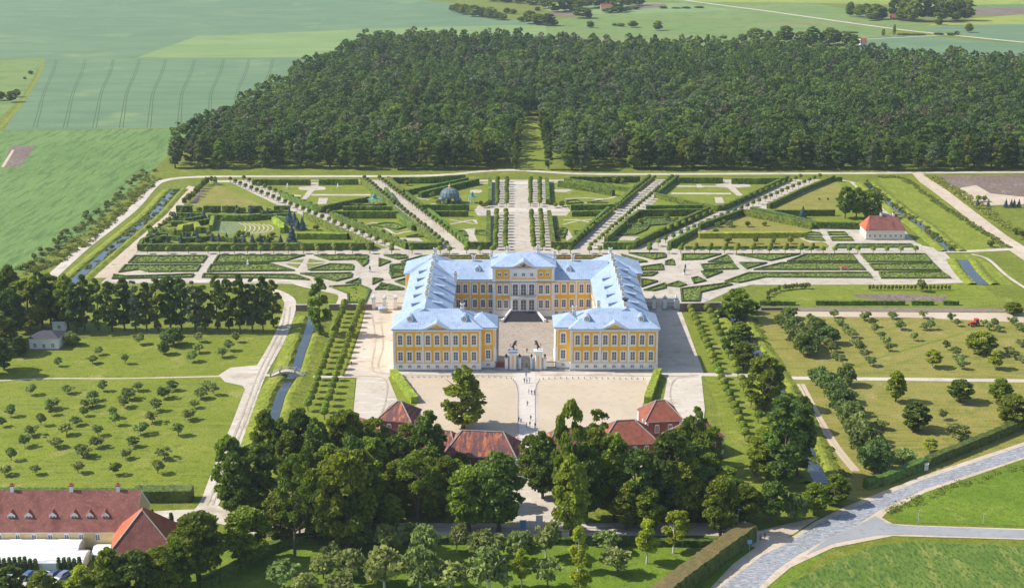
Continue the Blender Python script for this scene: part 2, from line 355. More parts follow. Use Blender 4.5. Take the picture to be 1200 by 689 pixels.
# ------------------------------------------------------------------ air
def haze():
    m = bpy.data.materials.new('haze_air'); m.use_nodes = True; nt = m.node_tree
    nt.nodes.remove(nt.nodes['Principled BSDF'])
    v = nt.nodes.new('ShaderNodeVolumePrincipled'); v.inputs['Density'].default_value = HAZE
    v.inputs['Color'].default_value = (.80, .90, 1, 1); v.inputs['Anisotropy'].default_value = .3
    nt.links.new(v.outputs[0], nt.nodes['Material Output'].inputs['Volume'])
    mb = MB(m); mb.box(-6200, 6200, -2200, 9200, -3, 230)
    tag(mb.build('haze'), kind='stuff')
HAZE = 0.00007
haze()

# ------------------------------------------------------------------ ground and fields
GX, GY = 6000, 9000
mb = MB(M['grass']); mb.face([(-GX, -2000, 0), (GX, -2000, 0), (GX, GY, 0), (-GX, GY, 0)]); tag(mb.build('ground'), kind='structure')
F_ = lambda n, pts, m, lay=1: sheet(n, pts, M[m], lay)
F_('field', [(-400, -60), (300, -60), (470, -2), (560, 8), (590, 22), (640, 29), (440, 34), (230, 43), (160, 68), (-400, 70)], 'field_blue_haze')
F_('field', [(160, 68), (230, 43), (440, 34), (640, 29), (700, 40), (700, 80), (350, 68)], 'field_pale')
F_('field', [(52, 68.5), (450, 68.5), (330, 110), (230, 150), (5, 153), (40, 95)], 'field_blue_haze')
F_('field', [(-300, 69), (52, 68.5), (25, 115), (-12, 150), (-300, 155)], 'field_far')
F_('field', [(-300, 155), (5, 153.5), (240, 150.5), (195, 185), (172, 207), (100, 272), (28, 318), (-60, 340), (-300, 340)], 'field_green')
F_('soil_patch', [(13, 171), (42, 171), (24, 196), (2, 196)], 'soil', 2)
F_('path', [(14, 176), (17, 176), (5, 196), (1, 196)], 'sand', 3)
F_('field', [(600, -60), (1500, -60), (1500, 12), (1150, 8), (960, 4), (820, 3), (700, -5)], 'field_yellow')
F_('field', [(700, -4), (800, 3), (900, 14), (1060, 36), (1200, 51), (1200, 40), (1060, 24), (960, 5), (860, 4)], 'field_far')
F_('field', [(640, 26), (800, 3), (900, 13), (1050, 36), (1010, 50), (800, 55), (640, 45)], 'field_far')
F_('field', [(1008, 46), (1060, 40), (1400, 70), (1400, 95), (1180, 88), (1000, 70)], 'field_blue_haze')
F_('field', [(1140, 24), (1400, 20), (1400, 62), (1200, 50), (1080, 36)], 'field_blue_haze', 2)
F_('field', [(1085, 30), (1140, 22), (1200, 17), (1400, 17), (1400, 27), (1180, 29)], 'field_yellow', 3)
F_('soil_patch', [(1145, 10), (1400, 6), (1400, 16), (1142, 18)], 'soil', 3)
F_('field', [(1080, 7), (1400, 2), (1400, 8), (1120, 11)], 'field_green', 2)
F_('soil_patch', [(642, 14), (680, 16), (672, 20), (648, 19)], 'soil', 3)
F_('soil_patch', [(738, 6), (780, 5), (782, 9), (745, 11)], 'soil', 3)
F_('field', [(640, 13), (700, 17), (800, 15), (860, 12), (800, 4), (700, 2), (640, 5)], 'field_pale', 2)
for i, x in enumerate((66, 100, 133, 163, 194, 228, 262, 292, 320)):
    for d in (-1.2, 1.2):
        ribbon('tyre_track', [(x + d * .8, 70), (x + d - 4, 85), (x - 14 + d, 108), (x - 15 - (8 - i) * .6 + d * 1.4, 130), (x - 14 - (8 - i) * 1.4 + d * 1.8, 150)][:3 if i > 7 else 5], .7, M['tramline'], 2)
ribbon('road', [(770, -8), (800, 0), (850, 7), (900, 13.5), (960, 22), (1050, 34.5), (1130, 43), (1210, 51), (1400, 70)], 7, M['gravel'], 4)
ribbon('path', [(1000, 47), (1080, 43), (1110, 41)], 4, M['sand'], 4)
ribbon('road', [(0, 150), (22, 125), (46, 88), (51, 70)], 3, M['bank'], 3)

# roads and tracks round the gardens
ribbon('road', [(60, 325), (74, 312), (100, 289), (130, 266), (158, 243), (178, 220), (190, 212.5), (215, 208.5), (260, 207.2), (350, 207), (480, 206.5), (530, 204.5), (560, 201.5), (600, 199.6), (640, 201.8), (680, 204), (760, 204.4), (1000, 203.4), (1070, 202.8), (1300, 201.5)], 5.2, M['gravel'], 4)
F_('dirt_road', [(108, 326), (150, 326), (160, 296), (196, 262), (231, 220), (221, 218), (204, 233), (182, 260), (158, 283), (133, 305)], 'dirt', 5)
c7 = crop(940, 180, 3.627)
F_('dirt_road', c7([(462, 80), (505, 80), (545, 112), (620, 160), (700, 222), (790, 290), (870, 350), (943, 395), (1050, 450), (1050, 520), (943, 455), (870, 405), (790, 345), (690, 265), (560, 165), (500, 122)]), 'dirt', 5)
F_('bare_soil', c7([(570, 95), (1250, 88), (1250, 225), (943, 218), (730, 222), (650, 150)]), 'soil', 1)
F_('dirt_patch', c7([(650, 150), (740, 135), (800, 170), (943, 185), (943, 216), (735, 222)]), 'dirt', 2)
ribbon('path', c7([(600, 417), (700, 416), (800, 412), (880, 408)]), 4, M['gravel'], 6)
ribbon('path', c7([(720, 428), (790, 450), (870, 520), (960, 580)]), 1.6, M['gravel'], 6)
F_('meadow', c7([(320, 100), (430, 100), (700, 270), (860, 410), (650, 410), (540, 340), (330, 130)]), 'bank', 2)
F_('meadow', c7([(430, 92), (480, 96), (880, 408), (860, 408), (700, 265)]), 'lawn', 3)
F_('meadow', c7([(610, 430), (720, 428), (800, 470), (900, 560), (780, 560), (700, 470)]), 'bank', 2)
F_('meadow', c7([(0, 560), (380, 548), (760, 552), (860, 640), (600, 668), (0, 655), (-200, 610)]), 'lawn', 2)
F_('bare_strip', c7([(210, 600), (420, 598), (620, 606), (600, 630), (400, 632), (240, 612)]), 'soil', 3)
F_('bare_strip', [(826, 363.2), (900, 360), (1190, 362), (1190, 366), (900, 364.5), (830, 366)], 'brick_brown', 4)
F_('bare_strip', [(920, 365), (1200, 367), (1200, 378), (1060, 372), (930, 371)], 'sand', 3)
# lawns beside the drives
F_('meadow', [(880, 366), (1300, 366), (1300, 520), (1060, 566), (1010, 590), (960, 590), (930, 480), (905, 430)], 'dry_grass', 1)
F_('meadow', [(-200, 400), (300, 395), (338, 352), (344, 362), (300, 440), (285, 485), (262, 540), (240, 585), (-200, 590)], 'lawn', 1)
F_('meadow', [(200, 640), (1000, 620), (860, 740), (150, 740)], 'lawn_deep', 1)
F_('verge', [(825, 440), (880, 440), (905, 500), (940, 560), (960, 585), (860, 600), (850, 500)], 'lawn', 2)
F_('verge', [(800, 366), (860, 366), (885, 437), (826, 437)], 'lawn', 2)
F_('field', [(913, 689), (976, 657.5), (1025, 640), (1060, 634.5), (1200, 640), (1500, 650), (1500, 800), (800, 800)], 'field_dark', 2)
F_('field', [(1032, 600), (1080, 570), (1200, 538), (1500, 450), (1500, 628), (1200, 616), (1060, 612)], 'lawn_deep', 2)
c4 = crop(780, 500, 2.857)
F_('road_shoulder', c4([(95, 600), (150, 540), (225, 460), (300, 405), (430, 365), (500, 318), (600, 268), (850, 168), (1200, 52), (1500, -40), (1500, 15), (1200, 108), (870, 220), (740, 288), (725, 305), (760, 325), (830, 330), (1200, 342), (1500, 352), (1500, 388), (1200, 378), (760, 366), (560, 405), (420, 470), (330, 545), (270, 620)]), 'dirt', 5)
F_('road', c4([(125, 600), (182, 540), (325, 430), (420, 385), (520, 320), (620, 276), (860, 178), (1200, 63), (1500, -30), (1500, 5), (1200, 101), (870, 208), (715, 280), (640, 330), (540, 375), (440, 432), (370, 480), (310, 540), (250, 620)]), 'asphalt', 6)
F_('road', c4([(640, 332), (702, 300), (740, 322), (800, 332), (1200, 346), (1500, 356), (1500, 384), (1200, 374), (800, 361), (700, 364), (560, 392), (470, 430), (540, 376)]), 'asphalt_smooth', 7)
F_('path', [(836, 613), (890, 622), (925, 613), (960, 606), (900, 645), (880, 640), (850, 628)], 'dirt', 4)
ribbon('road', [(140, 607), (178, 606), (222, 604), (262, 606), (290, 614), (330, 624), (358, 623), (400, 621), (455, 620), (640, 621), (760, 620), (850, 621), (890, 630)], 7.5, M['gravel'], 4, sm=4)
ribbon('road', [(312, 338), (330, 345), (340, 354), (337, 372), (328, 395), (318, 414), (304, 438), (294, 462), (284, 490), (268, 530), (256, 562), (244, 592), (228, 606)], 4.6, M['gravel'], 5, w2=5.5)
F_('turning_place', [(256, 440), (270, 431), (303, 428), (310, 440), (298, 463), (290, 460), (284, 452), (264, 448)], 'gravel', 6)
F_('junction', [(238, 585), (250, 590), (275, 602), (290, 616), (262, 612), (225, 612), (205, 608), (225, 602)], 'gravel', 6)
ribbon('path', [(-60, 448), (0, 446), (60, 443.5), (140, 443.5), (258, 441)], 1.2, M['dirt'], 3)
ribbon('path', [(303, 440), (322, 440)], 2.2, M['gravel'], 7, sm=0)
ribbon('path', [(355, 441), (380, 442), (404, 441.5), (420, 441.5)], 2.2, M['gravel'], 7)
ribbon('path', [(818, 439), (860, 439.5), (900, 442), (950, 443.5), (1000, 444), (1100, 445), (1300, 448)], 3.2, M['gravel'], 5)
ribbon('path', [(225, 330), (320, 329), (342, 330.5), (358, 335), (385, 341), (402, 346), (400, 357)], 4.2, M['gravel'], 6)
for d in (0, 5.5):
    ribbon('tyre_track', [(935 + d, 450), (948 + d, 475), (962 + d, 500), (978 + d, 525), (1000 + d, 552)], 1.3, M['sand'], 3)
ribbon('path', [(1000, 430), (1040, 416), (1085, 403), (1128, 390)], 1.2, M['lawn'], 3)
# gravel round the palace
F_('forecourt', [(429, 361), (797, 361), (825, 438), (822, 442), (826, 480), (818, 540), (660, 575), (590, 560), (420, 520), (413.5, 489), (418, 443), (403, 441.5), (410, 425), (423, 385)], 'gravel', 6)
F_('gravel_drive', [(590, 545), (640, 545), (655, 585), (668, 622), (598, 622), (605, 590)], 'gravel', 7)
F_('sand_court', [(476, 443), (590, 442), (602, 447), (607, 460), (607, 515), (530, 545), (500, 530), (478, 500), (470, 462)], 'sand', 8)
F_('sand_court', [(756, 446), (640, 444), (630, 449), (627, 462), (628, 520), (700, 545), (745, 520), (762, 480), (764, 460)], 'sand', 8)
sheet('courtyard', [(-27.2, 3.5), (27.2, 3.5), (27.2, 63), (-27.2, 63)], M['cobble'], 8, px=False)
sheet('drive', [(-3.2, -62), (3.2, -62), (3.2, 1.5), (-3.2, 1.5)], M['paving'], 9, px=False)
F_('lawn', [(455, 443), (461, 436), (467, 436), (489, 475), (470, 480)], 'lawn', 8)
F_('lawn', [(773, 436), (782, 445), (776, 475), (760, 482), (752, 478), (765, 440)], 'lawn', 8)
F_('lawn', [(404.5, 362), (429, 362), (422, 386), (407, 425), (402, 439), (376, 439)], 'lawn', 7)
F_('lawn', [(372, 444), (417, 444), (413, 489), (400, 510), (345, 510)], 'lawn', 7)

M['track'] = texmat('wheel_track', [((.36, .30, .23), (.45, .39, .31), .15, .4, .6), ((.32, .265, .2), .8, .52, .66)])
for d in (-3, 3):
    ribbon('tyre_track', [(337 + d, 360), (334 + d, 380), (322 + d, 405), (307 + d, 435), (297 + d, 460), (285 + d, 492), (270 + d, 530), (258 + d, 562), (246 + d, 592)], .6, M['track'], 9, rag=.8)
ribbon('tyre_track', [(262, 607.5), (300, 617), (335, 625), (400, 622.5), (520, 622), (640, 623), (760, 622), (850, 623)], .7, M['track'], 9, rag=.8)
ribbon('tyre_track', [(262, 604), (300, 613.5), (335, 621.5), (400, 619), (520, 618.5), (640, 619.5), (760, 618.5), (850, 619)], .7, M['track'], 9, rag=.8)
for k, pts in enumerate((((436, 368), (440, 400), (436, 430), (450, 438), (520, 440), (600, 439)), ((446, 372), (449, 405), (444, 432), (470, 441), (540, 441), (602, 441)), ((412, 441), (450, 444), (452, 470), (440, 500)), ((812, 441), (790, 446), (786, 470), (800, 500)), ((634, 440), (700, 440), (780, 441), (818, 440)))):
    ribbon('tyre_track', list(pts), .5, M['track'], 9, rag=1.0)
# canals: water between raised grass banks
def canal(pts, wd, bl, br, hb=.9):
    p = smooth([ground(*q) for q in pts], 8)
    n = len(p); rows = []
    prof = [(-wd / 2 - bl - 2.0, 0), (-wd / 2 - 2.2, hb), (-wd / 2 - 1.4, hb), (-wd / 2, .02)]
    for sgn in (1, -1):
        mb = MB(M['bank'])
        b_ = bl if sgn == 1 else br
        prof = [(wd / 2, -.05), (wd / 2 + 1.3, hb), (wd / 2 + 2.6, hb * 1.05), (wd / 2 + b_ + 2.5, -.05)]
        for i in range(n):
            a = Vector(p[max(0, i - 1)]); b = Vector(p[min(n - 1, i + 1)]); d = (b - a).normalized(); nn = Vector((-d.y, d.x)) * sgn
            mb.v += [(p[i][0] + nn.x * (o + (.3 * math.sin(i * 1.7 + o) if 0 < k < 3 else 0)), p[i][1] + nn.y * o, z + (.12 * math.sin(i * 2.3 + k) if 0 < k < 3 else 0)) for k, (o, z) in enumerate(prof)]
        for i in range(n - 1):
            for k in range(3):
                a = i * 4 + k; q = (a, a + 1, a + 5, a + 4); mb.f.append(q if sgn == -1 else q[::-1]); mb.m.append(0)
        tag(mb.build('canal_bank'), kind='structure')
    ribbon('canal', pts, wd * 1.03, M['water'], 9, sm=8, rag=.12)
canal([(366, 372), (362, 388), (353, 413), (345, 437), (330, 461), (324, 480), (316, 505), (306, 540)], 3.0, 4, 4)
canal([(856, 362), (866, 380), (880, 405), (892, 422), (903, 442), (925, 480), (945, 527), (963, 567)], 4.2, 3, 3)
canal([(84, 333), (100, 318), (132, 291), (162, 266), (180, 251), (196, 233), (207, 222)], 4.2, 3, 2.5, .8)
canal([(1015, 215), (1040, 236), (1060, 252), (1082, 266), (1100, 282), (1117, 295)], 3.6, 3, 3, .8)
canal([(1128, 305), (1137, 318), (1145, 327), (1153, 334)], 4.5, 3, 3, .8)

# ------------------------------------------------------------------ foliage
def leaf_mesh(name, lobes, n, size, mat, seed, flat=0.0, shell=(.72, 1.06), outward=.75, floor=None):
    rng = np.random.default_rng(seed)
    L = np.array([l[:6] for l in lobes], float)
    area = (L[:, 3] * L[:, 5]); pr = area / area.sum()
    idx = rng.choice(len(L), n, p=pr)
    d = rng.normal(size=(n, 3)); d /= np.linalg.norm(d, axis=1)[:, None]
    d[:, 2] = np.where(d[:, 2] < -.35, -d[:, 2], d[:, 2])
    rad = rng.uniform(shell[0], shell[1], n)[:, None]
    c = L[idx, :3] + d * L[idx, 3:6] * rad
    if floor is not None: c[:, 2] = np.maximum(c[:, 2], floor + rng.uniform(0, .3, n))
    nn = d * outward + rng.normal(size=(n, 3)) * (1 - outward * .6); nn[:, 2] += .15
    nn /= np.linalg.norm(nn, axis=1)[:, None]
    t = np.cross(nn, rng.normal(size=(n, 3))); t /= np.linalg.norm(t, axis=1)[:, None] + 1e-9
    b = np.cross(nn, t)
    s = (size * rng.uniform(.55, 1.25, n))[:, None] * .5
    asp = rng.uniform(.6, 1.0, n)[:, None]
    V = np.empty((n, 4, 3)); V[:, 0] = c - t * s - b * s * asp * .6; V[:, 1] = c + t * s * .7 - b * s * asp; V[:, 2] = c + t * s + b * s * asp * .7; V[:, 3] = c - t * s * .6 + b * s * asp
    V[:, 2] -= nn * s * .35; V[:, 0] -= nn * s * .35
    lt = rng.uniform(0, 1, len(L))[idx] * .45 + rng.uniform(0, .55, n)
    return quads(name, V.reshape(-1, 3), lt, mat)
def quads(name, V, tint, mat, extra=None):
    n = len(V) // 4
    me = bpy.data.meshes.new(name)
    me.vertices.add(len(V)); me.vertices.foreach_set('co', V.astype(np.float32).ravel())
    me.loops.add(n * 4); me.loops.foreach_set('vertex_index', np.arange(n * 4, dtype=np.int32))
    me.polygons.add(n); me.polygons.foreach_set('loop_start', np.arange(0, n * 4, 4, dtype=np.int32)); me.polygons.foreach_set('loop_total', np.full(n, 4, dtype=np.int32))
    a = me.attributes.new('tint', 'FLOAT', 'FACE'); a.data.foreach_set('value', np.asarray(tint, dtype=np.float32))
    me.materials.append(mat); me.update(calc_edges=True)
    return me
def trunk_mesh(name, h, r, limbs, seed, mat, lean=.02, top=.3):
    rr = random.Random(seed); mb = MB(mat); pts = []; x = y = 0
    for k in range(5):
        z = h * k / 4; pts.append((x, y, z - (.6 if k == 0 else 0))); x += rr.uniform(-lean, lean) * h; y += rr.uniform(-lean, lean) * h
    for k in range(4):
        f = lambda j: r * (1.25 if j == 0 else 1 - (1 - top) * j / 4)
        mb.tube(pts[k], pts[k + 1], f(k), f(k + 1), 7, cap=False)
    for k in range(limbs[0]):
        t = rr.uniform(limbs[1], .95); j = min(3, int(t * 4)); u = t * 4 - j
        b = Vector(pts[j]).lerp(Vector(pts[j + 1]), u); a = rr.uniform(0, 6.28); l = limbs[2] * rr.uniform(.6, 1.1)
        m_ = b + Vector((math.cos(a) * l * .5, math.sin(a) * l * .5, l * .35)); e = b + Vector((math.cos(a) * l, math.sin(a) * l, l * .85))
        mb.tube(b, m_, r * .38, r * .26, 5, cap=False); mb.tube(m_, e, r * .26, r * .08, 5, cap=False)
    o = mb.build(name); me = o.data; bpy.data.objects.remove(o); return me
def lobes_broad(seed, h, r, z0, n, lr=(.26, .42), power=1.0, conical=0.0):
    rr = random.Random(seed); out = []
    zc = (h + z0) / 2; hz = (h - z0) / 2
    for i in range(n):
        for _ in range(50):
            u = rr.uniform(-1, 1); a = rr.uniform(0, 6.283)
            rad = math.sqrt(max(0, 1 - abs(u) ** 2.2)) * (1 - conical * (u + 1) / 2)
            q = rr.uniform(.35, 1) ** .6 * rad
            l = r * rr.uniform(*lr) * (1 - conical * .35 * (u + 1))
            x, y, z = math.cos(a) * (r - l) * q, math.sin(a) * (r - l) * q, zc + u * (hz - l * .8)
            if all((x - o[0]) ** 2 + (y - o[1]) ** 2 + (z - o[2]) ** 2 > (l * .62) ** 2 for o in out): break
        out.append((x, y, z, l, l, l * rr.uniform(.7, .95)))
    return out
T = {}
def template(kind, seed, h, r, z0, nl, nq, size, mat, trunk_r, limbs=(6, .4, 3.5), lr=(.26, .42), conical=0, bark='bark', shell=(.62, 1.08), outward=.6, tz=None):
    lb = lobes_broad(seed, h, r, z0, nl, lr, conical=conical)
    cr = leaf_mesh(kind + '_crown', lb, nq, size, M[mat], seed, shell=shell, outward=outward)
    tr = trunk_mesh(kind + '_trunk', tz or h * .72, trunk_r, limbs, seed, M[bark])
    T.setdefault(kind, []).append(dict(h=h, r=r, crown=cr, trunk=tr))
for s in range(6): template('leafy_tree', 100 + s, 18, 6.2, .9 + s * .3, 62 + s * 5, 10500, .74, ('leaf_maple', 'leaf_maple_dark', 'leaf_maple', 'leaf_maple_light', 'leaf_maple_dark', 'leaf_maple')[s], .42, lr=(.13, .27), outward=.2, shell=(.55, 1.15), conical=(.0, .35, .15, .45, .1, .3)[s])
for s in range(5): template('tall_tree', 140 + s, 21, 4.8, .9, 54, 7200, .76, ('leaf_forest', 'leaf_forest_light', 'leaf_forest', 'leaf_maple_dark', 'leaf_forest_grey')[s], .36, lr=(.18, .32), limbs=(7, .25, 2.6), outward=.2, shell=(.55, 1.15), conical=(.2, .4, .1, .3, .5)[s])
template('spreading_tree', 171, 18, 6.2, 1.2, 90, 9500, .7, 'leaf_maple', .4, lr=(.13, .24), outward=.2, shell=(.5, 1.15), conical=.6)
for s in range(2): template('sparse_tree', 160 + s, 18, 4.6, 5, 20, 2600, .55, 'leaf_maple', .34, lr=(.16, .30), limbs=(14, .3, 3.6), outward=.3)
for s in range(3): template('young_linden', 180 + s, 9, 2.9, 1.9, 22, 3600, .42, 'leaf_linden', .16, conical=.5, lr=(.24, .38), bark='bark_white', limbs=(5, .3, 1.2))
for s in range(5): template('apple_tree', 200 + s, 4.0, 2.4, .8, 20, 800, .5, 'leaf_apple', .14, bark='bark' if s % 2 else 'bark_white', limbs=(8, .25, 1.7), lr=(.14, .34), tz=2.6, shell=(.4, 1.2), outward=.2)
for s in range(3): template('hazel_tree', 220 + s, 6.5, 4.4, .3, 26, 3200, .7, 'leaf_hazel', .2, lr=(.22, .36), limbs=(6, .2, 2))
for s in range(3): template('leafy_shrub', 240 + s, 2.2, 1.3, .1, 8, 420, .38, 'leaf_shrub', .06, lr=(.35, .55), limbs=(3, .1, .6), tz=1)
def spruce(seed, h, r, nq, mat, kind):
    lb = []; k = 9
    for i in range(k):
        t = i / (k - 1); l = r * (1 - t * .88); lb.append((0, 0, h * (.10 + .84 * t), l, l, h * .085))
    cr = leaf_mesh(kind + '_crown', lb, nq, .45, M[mat], seed, shell=(.45, 1.1), outward=.4)
    T.setdefault(kind, []).append(dict(h=h, r=r, crown=cr, trunk=trunk_mesh(kind + '_trunk', h * .8, .15, (0, 0, 0), seed, M['bark'])))
spruce(260, 7, 2.4, 1500, 'leaf_spruce', 'blue_spruce'); spruce(261, 7, 2.1, 1300, 'leaf_spruce', 'blue_spruce')
cnt = {}; WIDE = {'leafy_tree': 1.22, 'tall_tree': 1.12, 'spreading_tree': 1.3, 'apple_tree': 1.45, 'young_linden': 1.15, 'hazel_tree': 1.15, 'sparse_tree': 1.2}
def tree(kind, x, y, h, wd, label, cat='tree', group=None, parts=True, k=None, crown_mat=None, name=None):
    tp = T[kind]; i = cnt.get(kind, 0); cnt[kind] = i + 1
    t = tp[(i if k is None else k) % len(tp)]
    if not parts:
        root = link(name or kind, t['crown'])
    else:
        root = empty(name or kind)
        link('trunk', t['trunk'], root); link('crown', t['crown'], root)
    root.location = (x, y, 0); root.rotation_euler = (0, 0, R.uniform(0, 6.283))
    sx = wd / 2 / t['r']; root.scale = (sx, sx * R.uniform(.92, 1.08), h / t['h'])
    return tag(root, label, cat, group)
def ptree(kind, bx, by, top, wpx, label, **kw):
    """tree standing at picture base bx,by whose crown reaches picture row top and spans wpx"""
    x, y = ground(bx, by); h = height_for(x, y, top + 1.0); wd = wpx / scale_at(x, y, h * .6)
    return tree(kind, x, y, h * 1.0, wd * WIDE.get(kind, 1.1), label, **kw)
# ------------------------------------------------------------------ palace
EV = 15.4
pal = empty('palace'); tag(pal, 'ochre and white baroque palace with pale blue metal roofs around a courtyard', 'palace')
WL, YE, PL, GR = 0, 1, 2, 3
def window_mesh(w, h, arched, surround):
    """upright window facing -y, centred on x=0, sill at z=0: white surround, glazing bars; and its pane"""
    s = MB([M['wall_white'], M['wall_yellow']]); g = MB(M['glass'])
    hw = w / 2; sw = .40 if surround else .16
    s.box(-hw - sw, -hw, -.14, 0, -.35 * surround, h, 0); s.box(hw, hw + sw, -.14, 0, -.35 * surround, h, 0)
    s.box(-hw - sw - .1, hw + sw + .1, -.24, 0, -.5 * surround - .15, -.35 * surround - .001, 0)
    if surround: s.box(-hw, hw, -.1, 0, -.35, 0, 0)
    if arched:
        n = 6; pts = [(hw * math.cos(math.pi * k / n), h + hw * .42 * math.sin(math.pi * k / n)) for k in range(n + 1)]
        top = h + .62 + .35 * surround
        s.xprism(pts + [(-hw - sw, h), (-hw - sw + .15, top), (hw + sw - .15, top), (hw + sw, h)], -.12, 0, 0)
        g.face([(-hw, -.03, 0), (hw, -.03, 0)] + [(p[0], -.03, p[1]) for p in pts])
        hh = h + hw * .42
    else:
        s.xprism([(-hw - sw, h), (-hw - sw + .1, h + .42), (0, h + .55 + .1 * surround), (hw + sw - .1, h + .42), (hw + sw, h)][::-1], -.13, 0, 0)
        g.face([(-hw, -.03, 0), (hw, -.03, 0), (hw, -.03, h), (-hw, -.03, h)]); hh = h
    s.box(-.055, .055, -.09, -.035, 0, hh, 0)
    for q in (.33, .66): s.box(-hw, hw, -.085, -.035, h * q - .035, h * q + .035, 0)
    a = s.build('window'); b = g.build('pane'); ms = (a.data, b.data)
    bpy.data.objects.remove(a); bpy.data.objects.remove(b); return ms
W_UP = window_mesh(1.45, 3.0, True, 1); W_LO = window_mesh(1.45, 2.9, False, 1); W_BIG = window_mesh(1.9, 3.9, True, 1); W_DOOR = window_mesh(1.9, 3.7, True, 1)
W_BAS = window_mesh(1.15, .75, True, 0); W_ATT = window_mesh(1.15, .9, True, 0); W_HOUSE = window_mesh(1.0, 1.4, False, 0)
W_RED = window_mesh(1.1, 1.9, True, 0)
def put_window(ms, parent, x, y, z, rz=0, name='window', label=None):
    o = link(name, ms[0], parent); o.location = (x, y, z); o.rotation_euler = (0, 0, rz); link('pane', ms[1], o)
    if label: o['label'] = label
    return o
walls = MB([M['wall_white'], M['wall_yellow'], M['plinth'], M['trim_grey']])
def block(x0, x1, y0, y1, e=EV):
    walls.box(x0, x1, y0, y1, 0, e, WL)
    walls.box(x0 - .18, x1 + .18, y0 - .18, y1 + .18, -.3, .75, PL)
    walls.box(x0 - .10, x1 + .10, y0 - .10, y1 + .10, .75, 2.75, WL)
    walls.box(x0 - .22, x1 + .22, y0 - .22, y1 + .22, 2.76, 3.0, WL)
    walls.box(x0 - .35, x1 + .35, y0 - .35, y1 + .35, e - .75, e - .35, WL)
    walls.box(x0 - .6, x1 + .6, y0 - .6, y1 + .6, e - .34, e - .06, GR)
def yellow_front(x0, x1, y, z0=3.1, z1=14.3, ft=.05):
    walls.box(x0, x1, y - ft, y, z0, z1, YE)
def yellow_side(x, y0, y1, sgn):
    a, b = sorted((x, x + .05 * sgn)); walls.box(a, b, y0, y1, 3.1, 14.3, YE)
roof = MB([M['roof_metal'], M['wall_yellow'], M['wall_white']])
OV = .75
winspots = []      # (mesh, x, y, z, rz, name)
dorms = []
for s in (-1, 1):
    X = lambda a, b: (min(s * a, s * b), max(s * a, s * b))
    block(*X(15.4, 45.3), 0, 17)
    block(*X(10.2, 15.4), 2, 15)
    block(*X(26.4, 43.3), 17, 72)
    block(*X(26.4, 46.0), 72, 90)
    # pavilion front
    cx = s * 30.35; sp = 3.12
    for k in range(3):
        a = cx + (k - 1) * 9.75
        w_ = 4.55 if k == 1 else 4.55
        yellow_front(a - w_, a + w_, 0)
    for e in (-1, 1):
        walls.box(cx + e * 14.0 - .28, cx + e * 14.0 + .28, -.045, 0, 8.2, 14.0, YE)
        walls.box(cx + e * 4.87 - .30, cx + e * 4.87 + .30, -.16, 0, 3.1, 14.4, WL)
        walls.box(cx + e * 14.8 - .28, cx + e * 14.8 + .1, -.16, 0, 3.1, 14.4, WL)
    walls.box(cx - 13.9, cx + 13.9, -.075, 0, 8.25, 8.5, YE)
    for k in range(9):
        x = cx + (k - 4) * sp + (.0 if k in (3, 4, 5) else (.12 if k > 5 else -.12))
        winspots.append((W_UP, x, -.05, 9.7, 0, 'window')); winspots.append((W_LO, x, -.05, 4.1, 0, 'window')); winspots.append((W_BAS, x, -.1, 1.35, 0, 'basement_window'))
    # recessed bay
    bx = s * 12.9
    yellow_front(bx - 1.75 if s > 0 else bx - 2.2, bx + 2.2 if s > 0 else bx + 1.75, 2)
    walls.box(min(s * 10.5, s * 10.8), max(s * 10.5, s * 10.8), 1.955, 2, 8.2, 14, YE)
    winspots.append((W_UP, bx, 1.95, 9.7, 0, 'window')); winspots.append((W_LO, bx, 1.95, 4.1, 0, 'window')); winspots.append((W_BAS, bx, 1.9, 1.35, 0, 'basement_window'))
    # roofs
    roof.hip(*X(15.4, 45.3), 0, 17, EV, 20.1, over=OV, inset=8.6)
    roof.hip(*X(10.2, 20.0), 2, 15, EV - .03, 18.9, over=OV, axis='x', inset=6)
    roof.hip(*X(26.4, 43.3), 8, 76, EV - .05, 20.45, over=OV, axis='y', ends=(0, 0))
    roof.hip(*X(26.4, 46.0), 72, 90, EV - .02, 20.5, over=OV, axis='y', cx=s * 35.2, inset=8)
    # courtyard and outer sides
    for k in range(4):
        a = 19.6 + k * 12.3
        yellow_side(s * 26.4, a, a + 9.6, -s)
        for j in range(3):
            for ms, z in ((W_UP, 9.7), (W_LO, 4.1)):
                dorms.append((ms, s * 26.35, a + 1.7 + j * 3.1, z, -s * math.pi / 2 if s < 0 else -math.pi / 2))
    for k in range(5):
        yellow_side(s * 43.3, 18.5 + k * 10.6, 18.5 + k * 10.6 + 8.6, s)
    yellow_side(s * 45.3, 1.5, 15.5, s); yellow_side(s * 46.0, 74, 88, s)
    yellow_front(min(s * 43.7, s * 45.7), max(s * 43.7, s * 45.7), 72)
